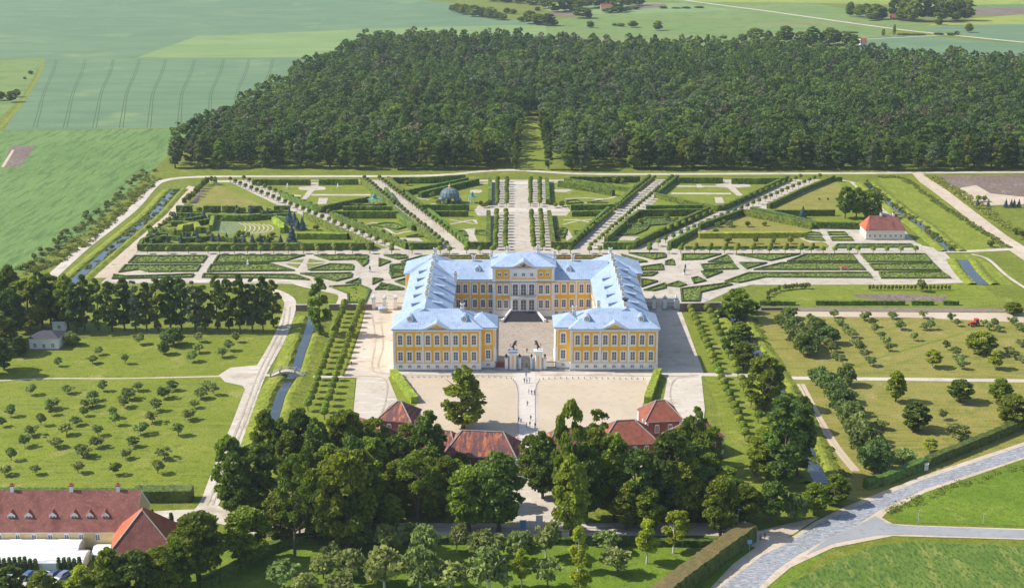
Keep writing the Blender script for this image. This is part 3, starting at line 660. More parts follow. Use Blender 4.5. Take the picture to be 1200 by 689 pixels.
# main block
block(-27.5, 27.5, 63.5, 80.5)
block(-11.9, 11.9, 62.5, 81.3, 20.6)
walls.box(-12.3, 12.3, 62.1, 62.5, 14.3, 14.75, GR)
walls.box(-4.9, 4.9, 62.15, 62.5, 0, 20.0, WL)
cols = [25.1, 22.4, 18.7, 15.6, 12.75]
for s in (-1, 1):
    X = lambda a, b: (min(s * a, s * b), max(s * a, s * b))
    for a, b in ((20.75, 26.9), (12.2, 20.15)):
        yellow_front(*X(a, b), 63.5)
    yellow_front(*X(5.2, 10.7), 62.5); yellow_front(*X(5.2, 10.7), 62.5, 15.6, 19.6)
    for a in (11.3, 5.0): walls.box(*X(a - .35, a + .35), 62.3, 62.5, 3.1, 19.7, WL)
    for x in cols:
        winspots += [(W_UP, s * x, 63.45, 9.9, 0, 'window'), (W_LO, s * x, 63.45, 4.2, 0, 'window'), (W_BAS, s * x, 63.4, 1.45, 0, 'basement_window')]
    for x in (9.2, 6.7):
        winspots += [(W_UP, s * x, 62.45, 9.9, 0, 'window'), (W_LO, s * x, 62.45, 4.2, 0, 'window'), (W_ATT, s * x, 62.45, 16.9, 0, 'attic_window')]
for x in (-3.15, 0, 3.15):
    walls.box(x - 1.5, x + 1.5, 62.10, 62.15, 15.7, 16.2, YE)
    winspots += [(W_BIG, x, 62.15, 9.4, 0, 'window'), (W_DOOR, x, 62.15, 3.4, 0, 'window'), (W_ATT, x, 62.15, 16.9, 0, 'attic_window')]
for s in (-1, 1):
    walls.box(s * 4.72 - .12, s * 4.72 + .12, 62.09, 62.15, 9.2, 14, YE)
    walls.box(s * 1.57 - .10, s * 1.57 + .10, 62.09, 62.15, 9.2, 14, YE)
wo = walls.build('wall', pal)
RF = [(-27.5 - 1, 63.5 - OV, 27.5 + 1, 80.5 + OV)]
roof.hip(-34, 34, 63.5, 80.5, EV + .02, 20.6, over=OV, axis='x', inset=2)
roof.hip(-11.9, 11.9, 62.5, 81.3, 20.62, 24.0, over=OV, axis='x', inset=9)
def gable(mb, x, y0, y1, z, hw, rise, n=0):
    mb.face([(x - hw, y0, z), (x, y0, z + rise), (x, y1, z + rise), (x - hw, y1, z)], 0)
    mb.face([(x + hw, y0, z), (x + hw, y1, z), (x, y1, z + rise), (x, y0, z + rise)], 0)
    mb.face([(x - hw + .5, y0 + .30, z), (x + hw - .5, y0 + .30, z), (x, y0 + .30, z + rise - .35)], 1)
    for s in (-1, 1):
        mb.face([(x, y0 + .03, z + rise - .05), (x + s * hw, y0 + .03, z - .05), (x + s * (hw - 1.3), y0 + .03, z - .05), (x, y0 + .03, z + rise - .75)], 2)
gable(roof, -30.35, -.75, 6, EV, 4.9, 2.3); gable(roof, 30.35, -.75, 6, EV, 4.9, 2.3)
gable(roof, 0, 61.6, 68, 20.6, 4.7, 2.3)
ro = roof.build('roof', pal)
cr = MB([M['bronze'], M['gold']]); cr.lathe([(.3, 0), (.75, .4), (.8, .9), (.35, 1.3), (.1, 1.5)], n=8); cr.box(-.9, .9, -.1, .1, .4, .6, 1)
c_ = cr.build('crest', pal); c_.location = (0, 61.65, 20.75)
big = [q for q in winspots if q[5] == 'window']
for ms, x, y, z, rz, nm in winspots: put_window(ms, pal, x, y, z, rz, nm)
sb = MB([M['wall_white'], M['glass']])
for ms, x, y, z, rz in dorms:
    for mi, me in enumerate(ms):
        rot = Matrix.Translation((x, y, z)) @ Matrix.Rotation(math.pi / 2 if x < 0 else -math.pi / 2, 4, 'Z'); i0 = len(sb.v)
        sb.v += [tuple(rot @ v.co) for v in me.vertices]
        for p in me.polygons: sb.f.append(tuple(i0 + a for a in p.vertices)); sb.m.append(mi)
so_ = sb.build('courtyard_side_windows', pal); so_['kind'] = 'stuff'
# round dormers (oculus facing the front)
def oculus(x, y, z):
    m = MB([M['wall_white'], M['roof_metal'], M['glass'], M['wall_yellow']]); n = 16
    for (r0, r1, ya, mi) in ((1.05, .62, -.12, 0), (.62, .50, -.16, 1), (.50, .30, -.10, 2), (.30, .0, -.2, 0)):
        for k in range(n):
            a, b = 2 * math.pi * k / n, 2 * math.pi * (k + 1) / n
            P_ = lambda r, t: (r * math.cos(t), ya, r * math.sin(t))
            if r1: m.face([P_(r0, b), P_(r0, a), P_(r1, a), P_(r1, b)], mi)
            else: m.face([P_(r0, b), P_(r0, a), (0, ya, 0)], mi)
    for k in range(n):
        a, b = 2 * math.pi * k / n, 2 * math.pi * (k + 1) / n
        m.face([(1.12 * math.cos(a), -.12, 1.12 * math.sin(a)), (1.12 * math.cos(b), -.12, 1.12 * math.sin(b)), (1.12 * math.cos(b), 4.2, 1.12 * math.sin(b)), (1.12 * math.cos(a), 4.2, 1.12 * math.sin(a))], 1 if 0 < k < 8 else 0)
    m.box(-1.2, 1.2, -.1, 2, -1.7, -.9, 0)
    o = m.build('dormer', ro); o.location = (x, y, z); return o
for s in (-1, 1):
    for d in (-9.3, 9.3): oculus(s * 30.35 + d, 2.6, 18.0)
    oculus(s * 17.6, 66.6, 18.4)
    # shed dormers on the wing roofs
    for side in (-1, 1):
        for k in range(5 if side == s else 4):
            y = (20, 31, 42, 53, 64)[k]; m = MB([M['roof_metal'], M['wall_white'], M['glass']])
            x0, x1 = 1.5, 5.6; zt = 2.15
            m.face([(x1, -1.5, zt), (x1, 1.5, zt), (x0, 1.35, 2.9 + .0), (x0, -1.35, 2.9)][::1], 0)
            m.face([(x1 - .3, -1.2, .2), (x1 - .3, -1.2, zt), (x0, -1.2, 2.88), ], 0); m.face([(x1 - .3, 1.2, .2), (x0, 1.2, 2.88), (x1 - .3, 1.2, zt)], 0)
            m.face([(x1 - .3, -1.2, .2), (x1 - .3, 1.2, .2), (x1 - .3, 1.2, zt), (x1 - .3, -1.2, zt)], 1)
            m.face([(x1 - .27, -.8, .7), (x1 - .27, .8, .7), (x1 - .27, .8, zt - .3), (x1 - .27, -.8, zt - .3)], 2)
            m.face([(x1, 1.5, zt - .12), (x1, -1.5, zt - .12), (x0, -1.35, 2.78), (x0, 1.35, 2.78)], 0)
            m.face([(x1, -1.5, zt), (x1, -1.5, zt - .12), (x1, 1.5, zt - .12), (x1, 1.5, zt)], 1)
            o = m.build('dormer', ro); o.location = (s * 34.85, y, 16.6); o.rotation_euler = (0, 0, 0 if side > 0 else math.pi)
def chimney_mesh(h, cowl=0):
    m = MB([M['wall_white'], M['wall_yellow'], M['roof_dark']])
    m.box(-.75, .75, -.6, .6, -2.2, h, 0); m.box(-.95, .95, -.8, .8, h, h + .25, 0); m.box(-.62, .62, -.47, .47, h + .25, h + .4, 2)
    for s in (-1, 1): m.box(-.32, .32, *sorted((s * .6, s * .63)), h * .35, h * .7, 1)
    m.box(-.9, .9, -.75, .75, .1, .3, 0)
    if cowl: m.lathe([(.3, h + .4), (1.3, h + .9), (1.5, h + 1.4), (1.2, h + 1.5), (.3, h + 1.2)], n=10, mi=2)
    o = m.build('chimney'); me = o.data; bpy.data.objects.remove(o); return me
CH, CHC, CHT = chimney_mesh(2.2), chimney_mesh(2.2, 1), chimney_mesh(1.8)
def chimney(me, x, y, z, rz=0):
    o = link('chimney', me, ro); o.scale = (.82, .82, .9); o.location = (x, y, z); o.rotation_euler = (0, 0, rz)
for s in (-1, 1):
    for y, me in ((22, CH), (30, CHT), (38, CH), (46, CHT), (54, CH), (64, CHT), (74, CH), (84, CH)): chimney(me, s * 34.85, y, 20.3)
    chimney(CH, s * 19.3, 72, 20.5); chimney(CH, s * 12.3, 74, 21); chimney(CH, s * 5.8, 72.5, 23.8)
chimney(CHC, 34.6, 10, 19.9); chimney(CH, 25.6, 13, 19.0); chimney(CHT, 16.9, 9, 18.9); chimney(CHT, -21.9, 10, 19.6); chimney(CHT, -26, 60, 17.2)
# entrance steps with white cheeks, balcony
m = MB([M['stairs'], M['plinth']]); n = 15
for k in range(n):
    t = k / n; hwid = 7.9 - 3.4 * t; y = 56.8 + 4.6 * t; m.prism([(-hwid, y), (hwid, y), (4.2, 62.0), (-4.2, 62.0)], 0 + .0, (k + 1) * 3.0 / n - .003 * 0, 0) if k == n - 1 else m.box(-hwid, hwid, y, y + .35, 0, (k + 1) * 3.0 / n, 0)
m.build('entrance_steps', pal)
for s in (-1, 1):
    m = MB(M['wall_white']); m.face([(s * 7.9, 56.6, 0), (s * 8.5, 56.6, 0), (s * 8.5, 56.6, 1.0), (s * 7.9, 56.6, 1.0)])
    a = [(s * 7.9, 56.6), (s * 8.5, 56.6), (s * 5.1, 61.9), (s * 4.5, 61.9)]
    bz, tz = [0, 0, 0, 0], [1.0, 1.0, 4.0, 4.0]; i = len(m.v); m.v += [(*a[k], bz[k]) for k in range(4)] + [(*a[k], tz[k]) for k in range(4)]
    for f in [(0, 1, 5, 4), (1, 2, 6, 5), (2, 3, 7, 6), (3, 0, 4, 7), (4, 5, 6, 7)]: m.f.append(tuple(i + q for q in f)); m.m.append(0)
    m.box(s * 8.2 - .45, s * 8.2 + .45, 56.0, 56.9, 0, 1.4)
    m.build('stair_balustrade', pal)
m = MB([M['wall_white'], M['iron']]); m.box(-4.9, 4.9, 61.0, 62.1, 8.35, 8.7, 0)
for k in range(33): m.box(-4.8 + k * .3, -4.75 + k * .3, 61.05, 61.1, 8.7, 9.6, 1)
m.box(-4.9, 4.9, 61.03, 61.12, 9.6, 9.68, 1)
for x in (-4.4, -1.5, 1.5, 4.4): m.tube((x, 61.5, 3.0), (x, 61.5, 8.35), .18, .16, 8, 0)
m.build('balcony', pal)

# ------------------------------------------------------------------ main gate, fence, lions
def vase_on(m, x, y, z, mi):
    m.lathe([(.18, z), (.2, z + .25), (.12, z + .35), (.42, z + .7), (.48, z + 1.0), (.25, z + 1.15), (.15, z + 1.45), (.05, z + 1.6)], x, y, 8, mi)
def skin_mesh(name, verts, edges, radii, mats, levels=1, matfn=None):
    me = bpy.data.meshes.new(name); me.from_pydata(verts, edges, []); o = bpy.data.objects.new(name, me); COL.link(o)
    sk = o.modifiers.new('skin', 'SKIN'); sb_ = o.modifiers.new('sub', 'SUBSURF'); sb_.levels = levels; sb_.render_levels = levels
    for i, r in enumerate(radii):
        r = r if isinstance(r, tuple) else (r, r); me.skin_vertices[0].data[i].radius = r
    me.skin_vertices[0].data[0].use_root = True
    bpy.context.view_layer.update()
    ev = o.evaluated_get(bpy.context.evaluated_depsgraph_get()); out = bpy.data.meshes.new_from_object(ev); out.name = name
    bpy.data.objects.remove(o)
    out.materials.clear()
    for mt in mats: out.materials.append(mt)
    for p in out.polygons:
        p.use_smooth = True; p.material_index = matfn(p.center) if matfn else 0
    return out
# rearing lion with a shield, facing +x
LV = [(0, 0, .9), (.25, 0, 1.35), (.45, 0, 1.85), (.62, 0, 2.25), (.9, 0, 2.3), (1.1, 0, 2.22),
      (.05, .28, .75), (.35, .32, .45), (.05, .32, .15), (.3, .34, .04), (.05, -.28, .75), (.35, -.32, .45), (.05, -.32, .15), (.3, -.34, .04),
      (.5, .3, 1.75), (.85, .34, 1.6), (1.05, .3, 1.85), (.5, -.3, 1.75), (.85, -.34, 1.45), (1.0, -.25, 1.15),
      (-.35, 0, .7), (-.7, 0, .95), (-.75, 0, 1.4), (-.5, 0, 1.7)]
LE = [(0, 1), (1, 2), (2, 3), (3, 4), (4, 5), (0, 6), (6, 7), (7, 8), (8, 9), (0, 10), (10, 11), (11, 12), (12, 13), (2, 14), (14, 15), (15, 16), (2, 17), (17, 18), (18, 19), (0, 20), (20, 21), (21, 22), (22, 23)]
LR = [.34, .34, .40, .36, .28, .14, .22, .17, .11, .10, .22, .17, .11, .10, .16, .12, .11, .16, .12, .11, .10, .06, .05, .12]
LION = skin_mesh('lion', LV, LE, LR, [M['bronze']])
for s, sd_ in ((-1, 'left'), (1, 'right')):
    g = empty('gate_pillar', (s * 4.35, 1.2, 0)); tag(g, 'white gate pillar with ochre panel beside the %s pavilion side of the drive' % sd_, 'gate pillar', 'pillars of the main palace gate')
    m = MB([M['wall_white'], M['wall_yellow'], M['plinth'], M['roof_metal']])
    m.box(-1.5, 1.5, -1.2, 1.2, 0, .7, 2); m.box(-1.15, 1.15, -.95, .95, .7, 6.2, 0); m.box(-.2, .2, -.99, -.95, 1.2, 5.6, 1)
    for e in (-.8, .8): m.tube((e, -1.0, .7), (e, -1.0, 6.1), .24, .2, 8, 0)
    m.build('shaft', g)
    m = MB([M['wall_white'], M['roof_metal']]); m.box(-1.45, 1.45, -1.2, 1.2, 6.2, 6.6, 0); m.box(-1.6, 1.6, -1.35, 1.35, 6.6, 7.25, 1 if s < 0 else 0); m.box(-.9, .9, -.8, .8, 7.25, 7.45, 0); m.build('capital', g)
    for e in (-1, 1):
        m = MB([M['wall_white'], M['plinth'], M['bronze']]); x = e * 2.3 ; m.box(x - .6, x + .6, -.6, .6, 0, .6, 1); m.box(x - .5, x + .5, -.5, .5, .6, 4.2, 0); m.box(x - .65, x + .65, -.65, .65, 4.2, 4.45, 0); vase_on(m, x, 0, 4.45, 2); m.build('side_pier', g)
    l = link('lion_statue', LION); l.location = (s * 4.35, 1.2, 7.4); l.scale = (1.25 * s * -1 if False else 1.25, 1.25, 1.35); l.rotation_euler = (0, 0, math.pi if s < 0 else 0)
    l.rotation_euler = (0, 0, 0 if s < 0 else math.pi)
    tag(l, 'dark rearing lion statue on top of the %s pillar of the main gate' % sd_, 'statue', 'lion statues on the gate')
    g = empty('iron_gate', (s * 1.3, 1.2, 0)); tag(g, 'dark wrought iron gate leaf opened beside the %s lion pillar' % sd_, 'gate', 'open iron gate leaves')
    m = MB(M['iron']); x = s * .15
    for k in range(12): m.box(s * 1.1 - .03, s * 1.1 + .03, -2.0 + k * .3, -1.95 + k * .3, .2, 3.9 + .5 * math.sin(k / 11 * math.pi))
    for k in range(5): m.box(s * 1.1 - .03 - s * k * .32, s * 1.1 + .04 - s * k * .32, -.05, .02, .2, 4.0)
    m.box(*sorted((s * 1.1, s * -.3)), -.05, .03, .2, .35); m.box(*sorted((s * 1.1, s * -.3)), -.05, .03, 2.1, 2.3); m.box(*sorted((s * 1.1, s * -.3)), -.05, .03, 3.9, 4.05)
    m.box(s * 1.1 - .05, s * 1.1 + .05, -2.0, 1.4, .2, .35); m.box(s * 1.1 - .05, s * 1.1 + .05, -2.0, 1.4, 2.1, 2.3)
    m.build('gate_leaf', g)
    g = empty('fence', (s * 8.6, 1.4, 0)); tag(g, 'low wall with railing between the %s lion pillar and the pavilion' % sd_, 'fence', 'railings beside the main gate')
    m = MB([M['plinth']]); m.box(-2.1, 2.1, -.35, .35, 0, .9, 0); m.build('base_wall', g)
    m = MB([M['iron'] if s > 0 else M['brick']])
    for k in range(19): m.box(-1.9 + k * .2, -1.84 + k * .2, -.04, .04, .9, 3.0 + .35 * abs(math.sin(k / 18 * math.pi)))
    m.box(-2, 2, -.05, .05, 1.0, 1.15); m.box(-2, 2, -.05, .05, 2.8, 2.95)
    if s < 0: m.box(-1.6, 1.4, .05, .12, 1.0, 2.7)
    m.build('railing', g)
# side gates joining the wings to the garden wall
def side_gate(x0, x1, pyb, sd_):
    xa, ya = ground(x0, pyb); xb, yb = ground(x1, pyb)
    g = empty('garden_gate', (xa, ya, 0)); tag(g, 'white garden gate wall with four blue capped piers %s of the palace' % sd_, 'gate')
    n = 4; L_ = xb - xa; m = MB([M['plinth'], M['wall_white']])
    for k in range(3):
        a = L_ * (k + .12) / 3; b = L_ * (k + .88) / 3
        if k == 1: continue
        m.box(a, b, -.25, .25, 0, 1.1, 0)
    m.build('low_wall', g)
    for k in range(n):
        x = L_ * (.03 + .94 * k / 3); m = MB([M['wall_white'], M['roof_metal'], M['plinth']])
        m.box(x - .8, x + .8, -.8, .8, 0, .7, 2); m.box(x - .65, x + .65, -.65, .65, .7, 4.6, 0); m.box(x - .85, x + .85, -.85, .85, 4.6, 5.0, 1); m.lathe([(.25, 5.0), (.45, 5.4), (.3, 5.8), (.05, 6.1)], x, 0, 8, 0); m.build('pier', g)
    for a, b, z in ((.05, .30, 1.0), (.36, .42, .1), (.58, .64, .1), (.70, .95, 1.0)):
        m = MB(M['iron']); x = L_ * a
        while x < L_ * b: m.box(x, x + .06, -.04, .04, z, 3.0); x += .35
        m.box(L_ * a, L_ * b + .1, -.045, .045, 2.7, 2.8); m.box(L_ * a, L_ * b + .1, -.045, .045, z + .1, z + .2); m.build('railing', g)
side_gate(437, 478, 363, 'left'); side_gate(752, 793, 363, 'right')
def wall_run(name, pts, h, th, mat, label, cat='wall', cop=True):
    p = [ground(*q) for q in pts]; g = empty(name, (*p[0], 0)); tag(g, label, cat)
    L_, R_ = offsets(p, th / 2); m = MB(mat); q = [(a[0] - p[0][0], a[1] - p[0][1]) for a in L_ + R_[::-1]]; m.prism(q, -.2, h); m.build('masonry', g)
    if cop:
        L_, R_ = offsets(p, th / 2 + .15); m = MB(M['stone']); q = [(a[0] - p[0][0], a[1] - p[0][1]) for a in L_ + R_[::-1]]; m.prism(q, h, h + .22); m.build('coping', g)
    return g
wall_run('brick_wall', [(386, 363.5), (436, 363.5)], 2.3, .5, M['brick_brown'], 'brown brick retaining wall behind the left lime avenue')
wall_run('brick_wall', [(347, 364), (360, 364)], 2.3, 1.2, M['brick_brown'], 'short ruined brick abutment beside the left canal')
wall_run('brick_wall', [(796, 365), (842, 364), (850, 365)], 3.2, .5, M['brick_brown'], 'dark brown brick retaining wall right of the palace behind the avenue')
wall_run('long_wall', [(892, 363.4), (935, 363.4)], .9, .8, M['roof_dark'], 'low dark blue covered wall on the edge of the right orchard', cop=False)
def guard(x, y, label, mat):
    g = empty('guard_booth', (x, y, 0)); tag(g, label, 'booth')
    m = MB(M['stone']); m.lathe([(1.6, 0), (1.6, 1.7)], n=8); m.build('drum', g)
    m = MB(mat); m.lathe([(1.9, 1.7), (1.8, 2.1), (.6, 2.5), (.1, 2.7)], n=12); m.build('roof', g)
guard(*ground(448.5, 366), 'small round stone well with pale blue lid near left garden gate', M['roof_metal'])
M['theatre_turf'] = texmat('theatre_turf', [((.16, .20, .09), (.22, .26, .13), .3, .4, .6), ((.10, .14, .05), .8, .5, .62)])
# ------------------------------------------------------------------ formal garden
F_('garden_gravel', [(118, 332), (162, 295), (238, 211.5), (985, 210.5), (1003, 214), (1040, 247), (1075, 287), (1103, 292), (1143, 331), (1117, 332), (1080, 333.5), (880, 334), (862, 338), (830, 353), (797, 361.5), (429, 361.5), (405, 357), (398, 347), (380, 340), (352, 333), (240, 332)], 'garden_gravel', 3)
cL1 = crop(120, 195, 5.4545); cL2 = crop(330, 195, 4.8); cR4 = crop(640, 195, 5.4545); cR5 = crop(800, 195, 4.2857)
c3 = crop(130, 285, 3.4286); c6 = crop(740, 285, 3.077); cP1 = crop(455, 295, 8.105); cP2 = crop(680, 295, 8.11)
# compartments of grass between the avenues
F_('lawn', [(165, 294), (240, 214), (270, 214), (330, 243), (455, 291), (438, 292.5)], 'lawn', 4)
F_('lawn', [(292, 212.5), (421, 212), (514, 291.5), (488, 292)], 'lawn', 4)
F_('lawn', [(453, 212), (572, 213), (573, 241), (560, 241), (556, 247), (560, 253), (572, 253), (573, 291), (551, 291.5)], 'lawn', 4)
F_('lawn', [(643, 213), (752, 213), (671, 291), (649, 291), (644, 253), (664, 253), (668, 247), (664, 241), (643, 241)], 'lawn', 4)
F_('lawn', [(794, 213), (925, 212), (744, 291), (707, 291)], 'lawn', 4)
F_('lawn', [(978, 212), (995, 213), (1030, 244), (1012, 268), (1010, 271), (950, 271), (965, 283), (975, 291), (785, 292), (905, 243)], 'lawn', 4)
F_('lawn', [(780, 291), (870, 253), (952, 270), (966, 289), (963, 291.5)], 'dry_grass', 5)
F_('lawn', [(905, 245), (978, 212.5), (1000, 228), (985, 246)], 'dry_grass', 5)
F_('lawn', cL1([(560, 250), (1050, 262), (930, 210), (800, 150), (740, 125), (660, 130)]), 'dry_grass', 5)
F_('bare_patch', cL1([(560, 240), (640, 140), (660, 140), (600, 240)]), 'soil', 6)
F_('lawn', cL1([(715, 345), (1090, 350), (1100, 440), (1000, 470), (710, 420)]), 'bank', 6)
F_('theatre_stage', cL1([(720, 352), (850, 356), (900, 375), (860, 410), (820, 440), (710, 418)]), 'theatre_turf', 7)
for k in range(7):
    a = 20 + k * 23
    ribbon('grass_step', [(cL1([(870 + k * 31, 362 + k * 2)])[0]), cL1([(915 + k * 29, 385 + k)])[0], cL1([(905 + k * 29, 420 - k * 1)])[0], cL1([(865 + k * 26, 440 - k * 2)])[0]], .7, M['garden_gravel'], 8, sm=4)
# paths inside the compartments
g_ = lambda pts: F_('garden_path', pts, 'garden_gravel', 7)
g_(cL2([(95, 118), (165, 113), (168, 92), (205, 92), (205, 113), (247, 118), (247, 133), (185, 137), (140, 187), (112, 187), (148, 137), (98, 133)]))
g_(cL2([(210, 178), (262, 180), (250, 214), (203, 214)])); g_(cL2([(170, 158), (500, 158), (503, 167), (165, 167)]))
g_(cL2([(0, 160), (110, 163), (108, 170), (0, 168)])); g_(cL2([(290, 205), (335, 200), (335, 212), (290, 220)]))
for pts, wd in (([(480, 325), (530, 320), (560, 335), (600, 360), (640, 382), (690, 372), (745, 365)], 1.6), ([(930, 330), (1000, 318), (1080, 303), (1090, 312)], 1.6), ([(1080, 305), (1090, 325), (940, 300)], 1.2),
                ([(760, 180), (830, 190)], 1.4), ([(800, 222), (865, 213)], 2.2), ([(1085, 245), (1160, 252), (1240, 262)], 3.5), ([(1115, 100), (1240, 92)], 2.5)):
    ribbon('garden_path', cL2(pts), wd, M['garden_gravel'], 8)
g_(cL2([(1015, 355), (1090, 350), (1085, 385), (1105, 425), (1050, 428), (1055, 390)])); g_(cL2([(1060, 135), (1120, 132), (1130, 145), (1110, 152), (1062, 150)]))
g_(cL2([(650, 405), (770, 405), (800, 425), (700, 420)]))
g_(cR4([(45, 150), (150, 148), (170, 157), (120, 168), (55, 165)]))
for pts, wd in (([(120, 210), (250, 205), (380, 210), (460, 190)], 1.8), ([(130, 240), (250, 235), (330, 215)], 1.6), ([(340, 212), (400, 245)], 2), ([(110, 345), (200, 345), (280, 360)], 1.6), ([(105, 375), (200, 352), (310, 340)], 1.4),
                ([(0, 115), (60, 105), (85, 95)], 2.5), ([(-20, 270), (60, 285), (130, 270)], 3)):
    ribbon('garden_path', cR4(pts), wd, M['garden_gravel'], 8)
g_(cR4([(145, 410), (170, 455), (130, 480), (125, 440)])); g_(cR4([(800, 170), (1180, 172), (1182, 182), (800, 180)])); g_(cR4([(960, 118), (990, 118), (1000, 138), (965, 138)])); g_(cR4([(825, 125), (1085, 127), (1085, 134), (825, 134)]))
g_(cR4([(1080, 118), (1140, 112), (1140, 95), (1180, 95), (1185, 112), (1300, 118), (1310, 132), (1210, 140), (1260, 190), (1220, 190), (1160, 140), (1090, 134)]))
g_(cR4([(1075, 200), (1125, 200), (1140, 238), (1085, 238)])); g_(cR4([(450, 452), (600, 452), (560, 475), (470, 475)]))
ribbon('garden_path', [(586, 247), (640, 247)], 9, M['gravel'], 8, sm=0); ribbon('garden_path', [(556, 247.5), (590, 247.3)], 6, M['gravel'], 8, sm=0); ribbon('garden_path', [(630, 247.3), (668, 247.5)], 6, M['gravel'], 8, sm=0)
F_('basin', cL2([(1330, 75), (1480, 75)]) + [(640, 214), (609, 214)] if False else [(597, 213.5), (619, 213.5), (620, 217), (596, 217)], 'paving', 9)
# house yard at the right
g_(cR5([(650, 308), (905, 318), (905, 370), (1130, 370), (1200, 395), (1200, 425), (720, 425), (740, 395), (700, 380), (640, 385), (580, 360), (570, 345), (600, 330), (650, 328)]))
def bed_lawn(pts): F_('lawn', pts, 'lawn', 8)

# ------------------------------------------------------------------ hedges
HK = 0
def hedge(pts, h, wd, label, mat='hedge', px=True, group=None, top=None, name='hedge', z0=0, closed=False):
    """clipped hedge along a line on the ground: one leafy mesh with an uneven skin"""
    global HK; HK += 1
    p = [ground(*q) for q in pts] if px else pts
    o = p[0]; p = [(q[0] - o[0], q[1] - o[1]) for q in p]
    if px: # picture points mark the near foot of the hedge
        pass
    L = 0; fine = []
    step = .9
    for i in range(len(p) - 1):
        a, b = Vector(p[i]), Vector(p[i + 1]); n = max(1, int((b - a).length / step))
        fine += [tuple(a.lerp(b, k / n)) for k in range(n)]
    fine.append(p[-1])
    A, B = offsets(fine, wd / 2)
    m = MB([M[mat], M[top or mat]]); rr = random.Random(HK); nz = max(2, int(h / .9)); nw = max(1, int(wd / .9))
    prof = [(0, k / nz) for k in range(nz + 1)] + [(k / nw, 1.0) for k in range(1, nw)] + [(1, 1 - k / nz) for k in range(nz + 1)]
    nP = len(prof); n = len(fine)
    for i in range(n):
        end = i in (0, n - 1)
        for (u, v) in prof:
            j = .13 if not end else .04
            x = A[i][0] * (1 - u) + B[i][0] * u + rr.uniform(-j, j) * 1.3; y = A[i][1] * (1 - u) + B[i][1] * u + rr.uniform(-j, j) * 1.3
            m.v.append((x, y, (v * h if v else -.15) + (rr.uniform(-j, j) if v else 0)))
    for i in range(n - 1):
        for k in range(nP - 1):
            a = i * nP + k; m.f.append((a, a + nP, a + nP + 1, a + 1)); m.m.append(1 if nz <= k < nz + nw else 0)
    m.f.append(tuple(range(nP))); m.m.append(0); m.f.append(tuple((n - 1) * nP + k for k in reversed(range(nP)))); m.m.append(0)
    ob = m.build(name); ob.location = (*o, z0)
    return tag(ob, label, name.replace('_', ' '), group)
HG = 'clipped hedges of the formal garden'
def H_(pts, h, label, wd=1.7, **kw): return hedge(pts, h, wd, label, group=HG, **kw)
# left outer garden
H_([(164, 294.5), (250, 294.2), (339, 293.5), (437, 292.5)], 3.4, 'long dark hedge behind the front path, left of the leftmost avenue')
H_([(357, 256), (397, 274), (437, 292)], 3.2, 'diagonal hedge edging the lower left end of the leftmost avenue')
H_(cL2([(90, 408), (370, 410)]), 3.0, 'pale yellow-green hedge block behind the long front hedge on the left', 3.4, mat='hedge_light')
H_(cL1([(258, 500), (235, 540)]), 3.0, 'short hedge end at the far left corner of the garden')
for i, (a, b) in enumerate(((475, 575), (650, 755), (770, 865), (935, 1018), (1100, 1200))):
    H_(cL1([(a, 293), (b, 293)]), 3.4, '%s block from the left in the broken hedge below the left meadow' % nth(i + 1), 2.4)
H_(cL1([(480, 330), (640, 332)]), 2.6, 'short straight hedge left of the curved theatre hedge'); H_(cL1([(680, 345), (800, 350), (930, 350), (1010, 342)]), 3.2, 'curved hedge behind the green theatre', 2.2)
H_(cL1([(1010, 342), (1200, 330)]), 2.6, 'hedge running right from the theatre towards the avenue'); H_(cL1([(1010, 312), (1200, 312)]), 2.4, 'low hedge behind the one running right from the theatre')
H_(cL1([(1095, 360), (1150, 400), (1150, 430)]), 3.0, 'bright curved hedge at the right end of the green theatre', 2.0, mat='hedge_light'); H_(cL1([(1100, 345), (1200, 365)]), 2.6, 'hedge stub right of the green theatre')
H_(cL1([(695, 415), (708, 352)]), 3, 'upright short hedge closing the left end of the green theatre', 1.8, mat='hedge_light')
H_(cL1([(520, 365), (640, 345)]), 2.4, 'slanting hedge left of the theatre hedge'); H_(cL1([(600, 380), (690, 362)]), 2.4, 'small slanting hedge nearest the theatre stage')
H_(cL1([(440, 385), (520, 380), (600, 400)]), 2.6, 'bent hedge in the left labyrinth, nearest the blue spruces'); H_(cL1([(385, 415), (460, 440), (500, 430)]), 2.6, 'bent hedge in the left labyrinth, beside the dirt road')
H_(cL1([(495, 450), (500, 420), (600, 400), (615, 430)]), 3.4, 'tall bright hedge in the left labyrinth', 2.6, mat='hedge_light'); H_(cL1([(310, 495), (400, 470), (500, 480)]), 2.4, 'hedge zigzag just behind the front hedge at far left')
H_(cL1([(265, 490), (340, 460), (420, 455)]), 2.4, 'slanting hedge along the left corner of the labyrinth'); H_(cL1([(500, 490), (700, 470), (850, 490)]), 2.2, 'dark hedge behind the front hedge below the theatre')
H_(cL1([(300, 440), (360, 425), (380, 450)]), 2.4, 'short bent hedge by the left dirt road')
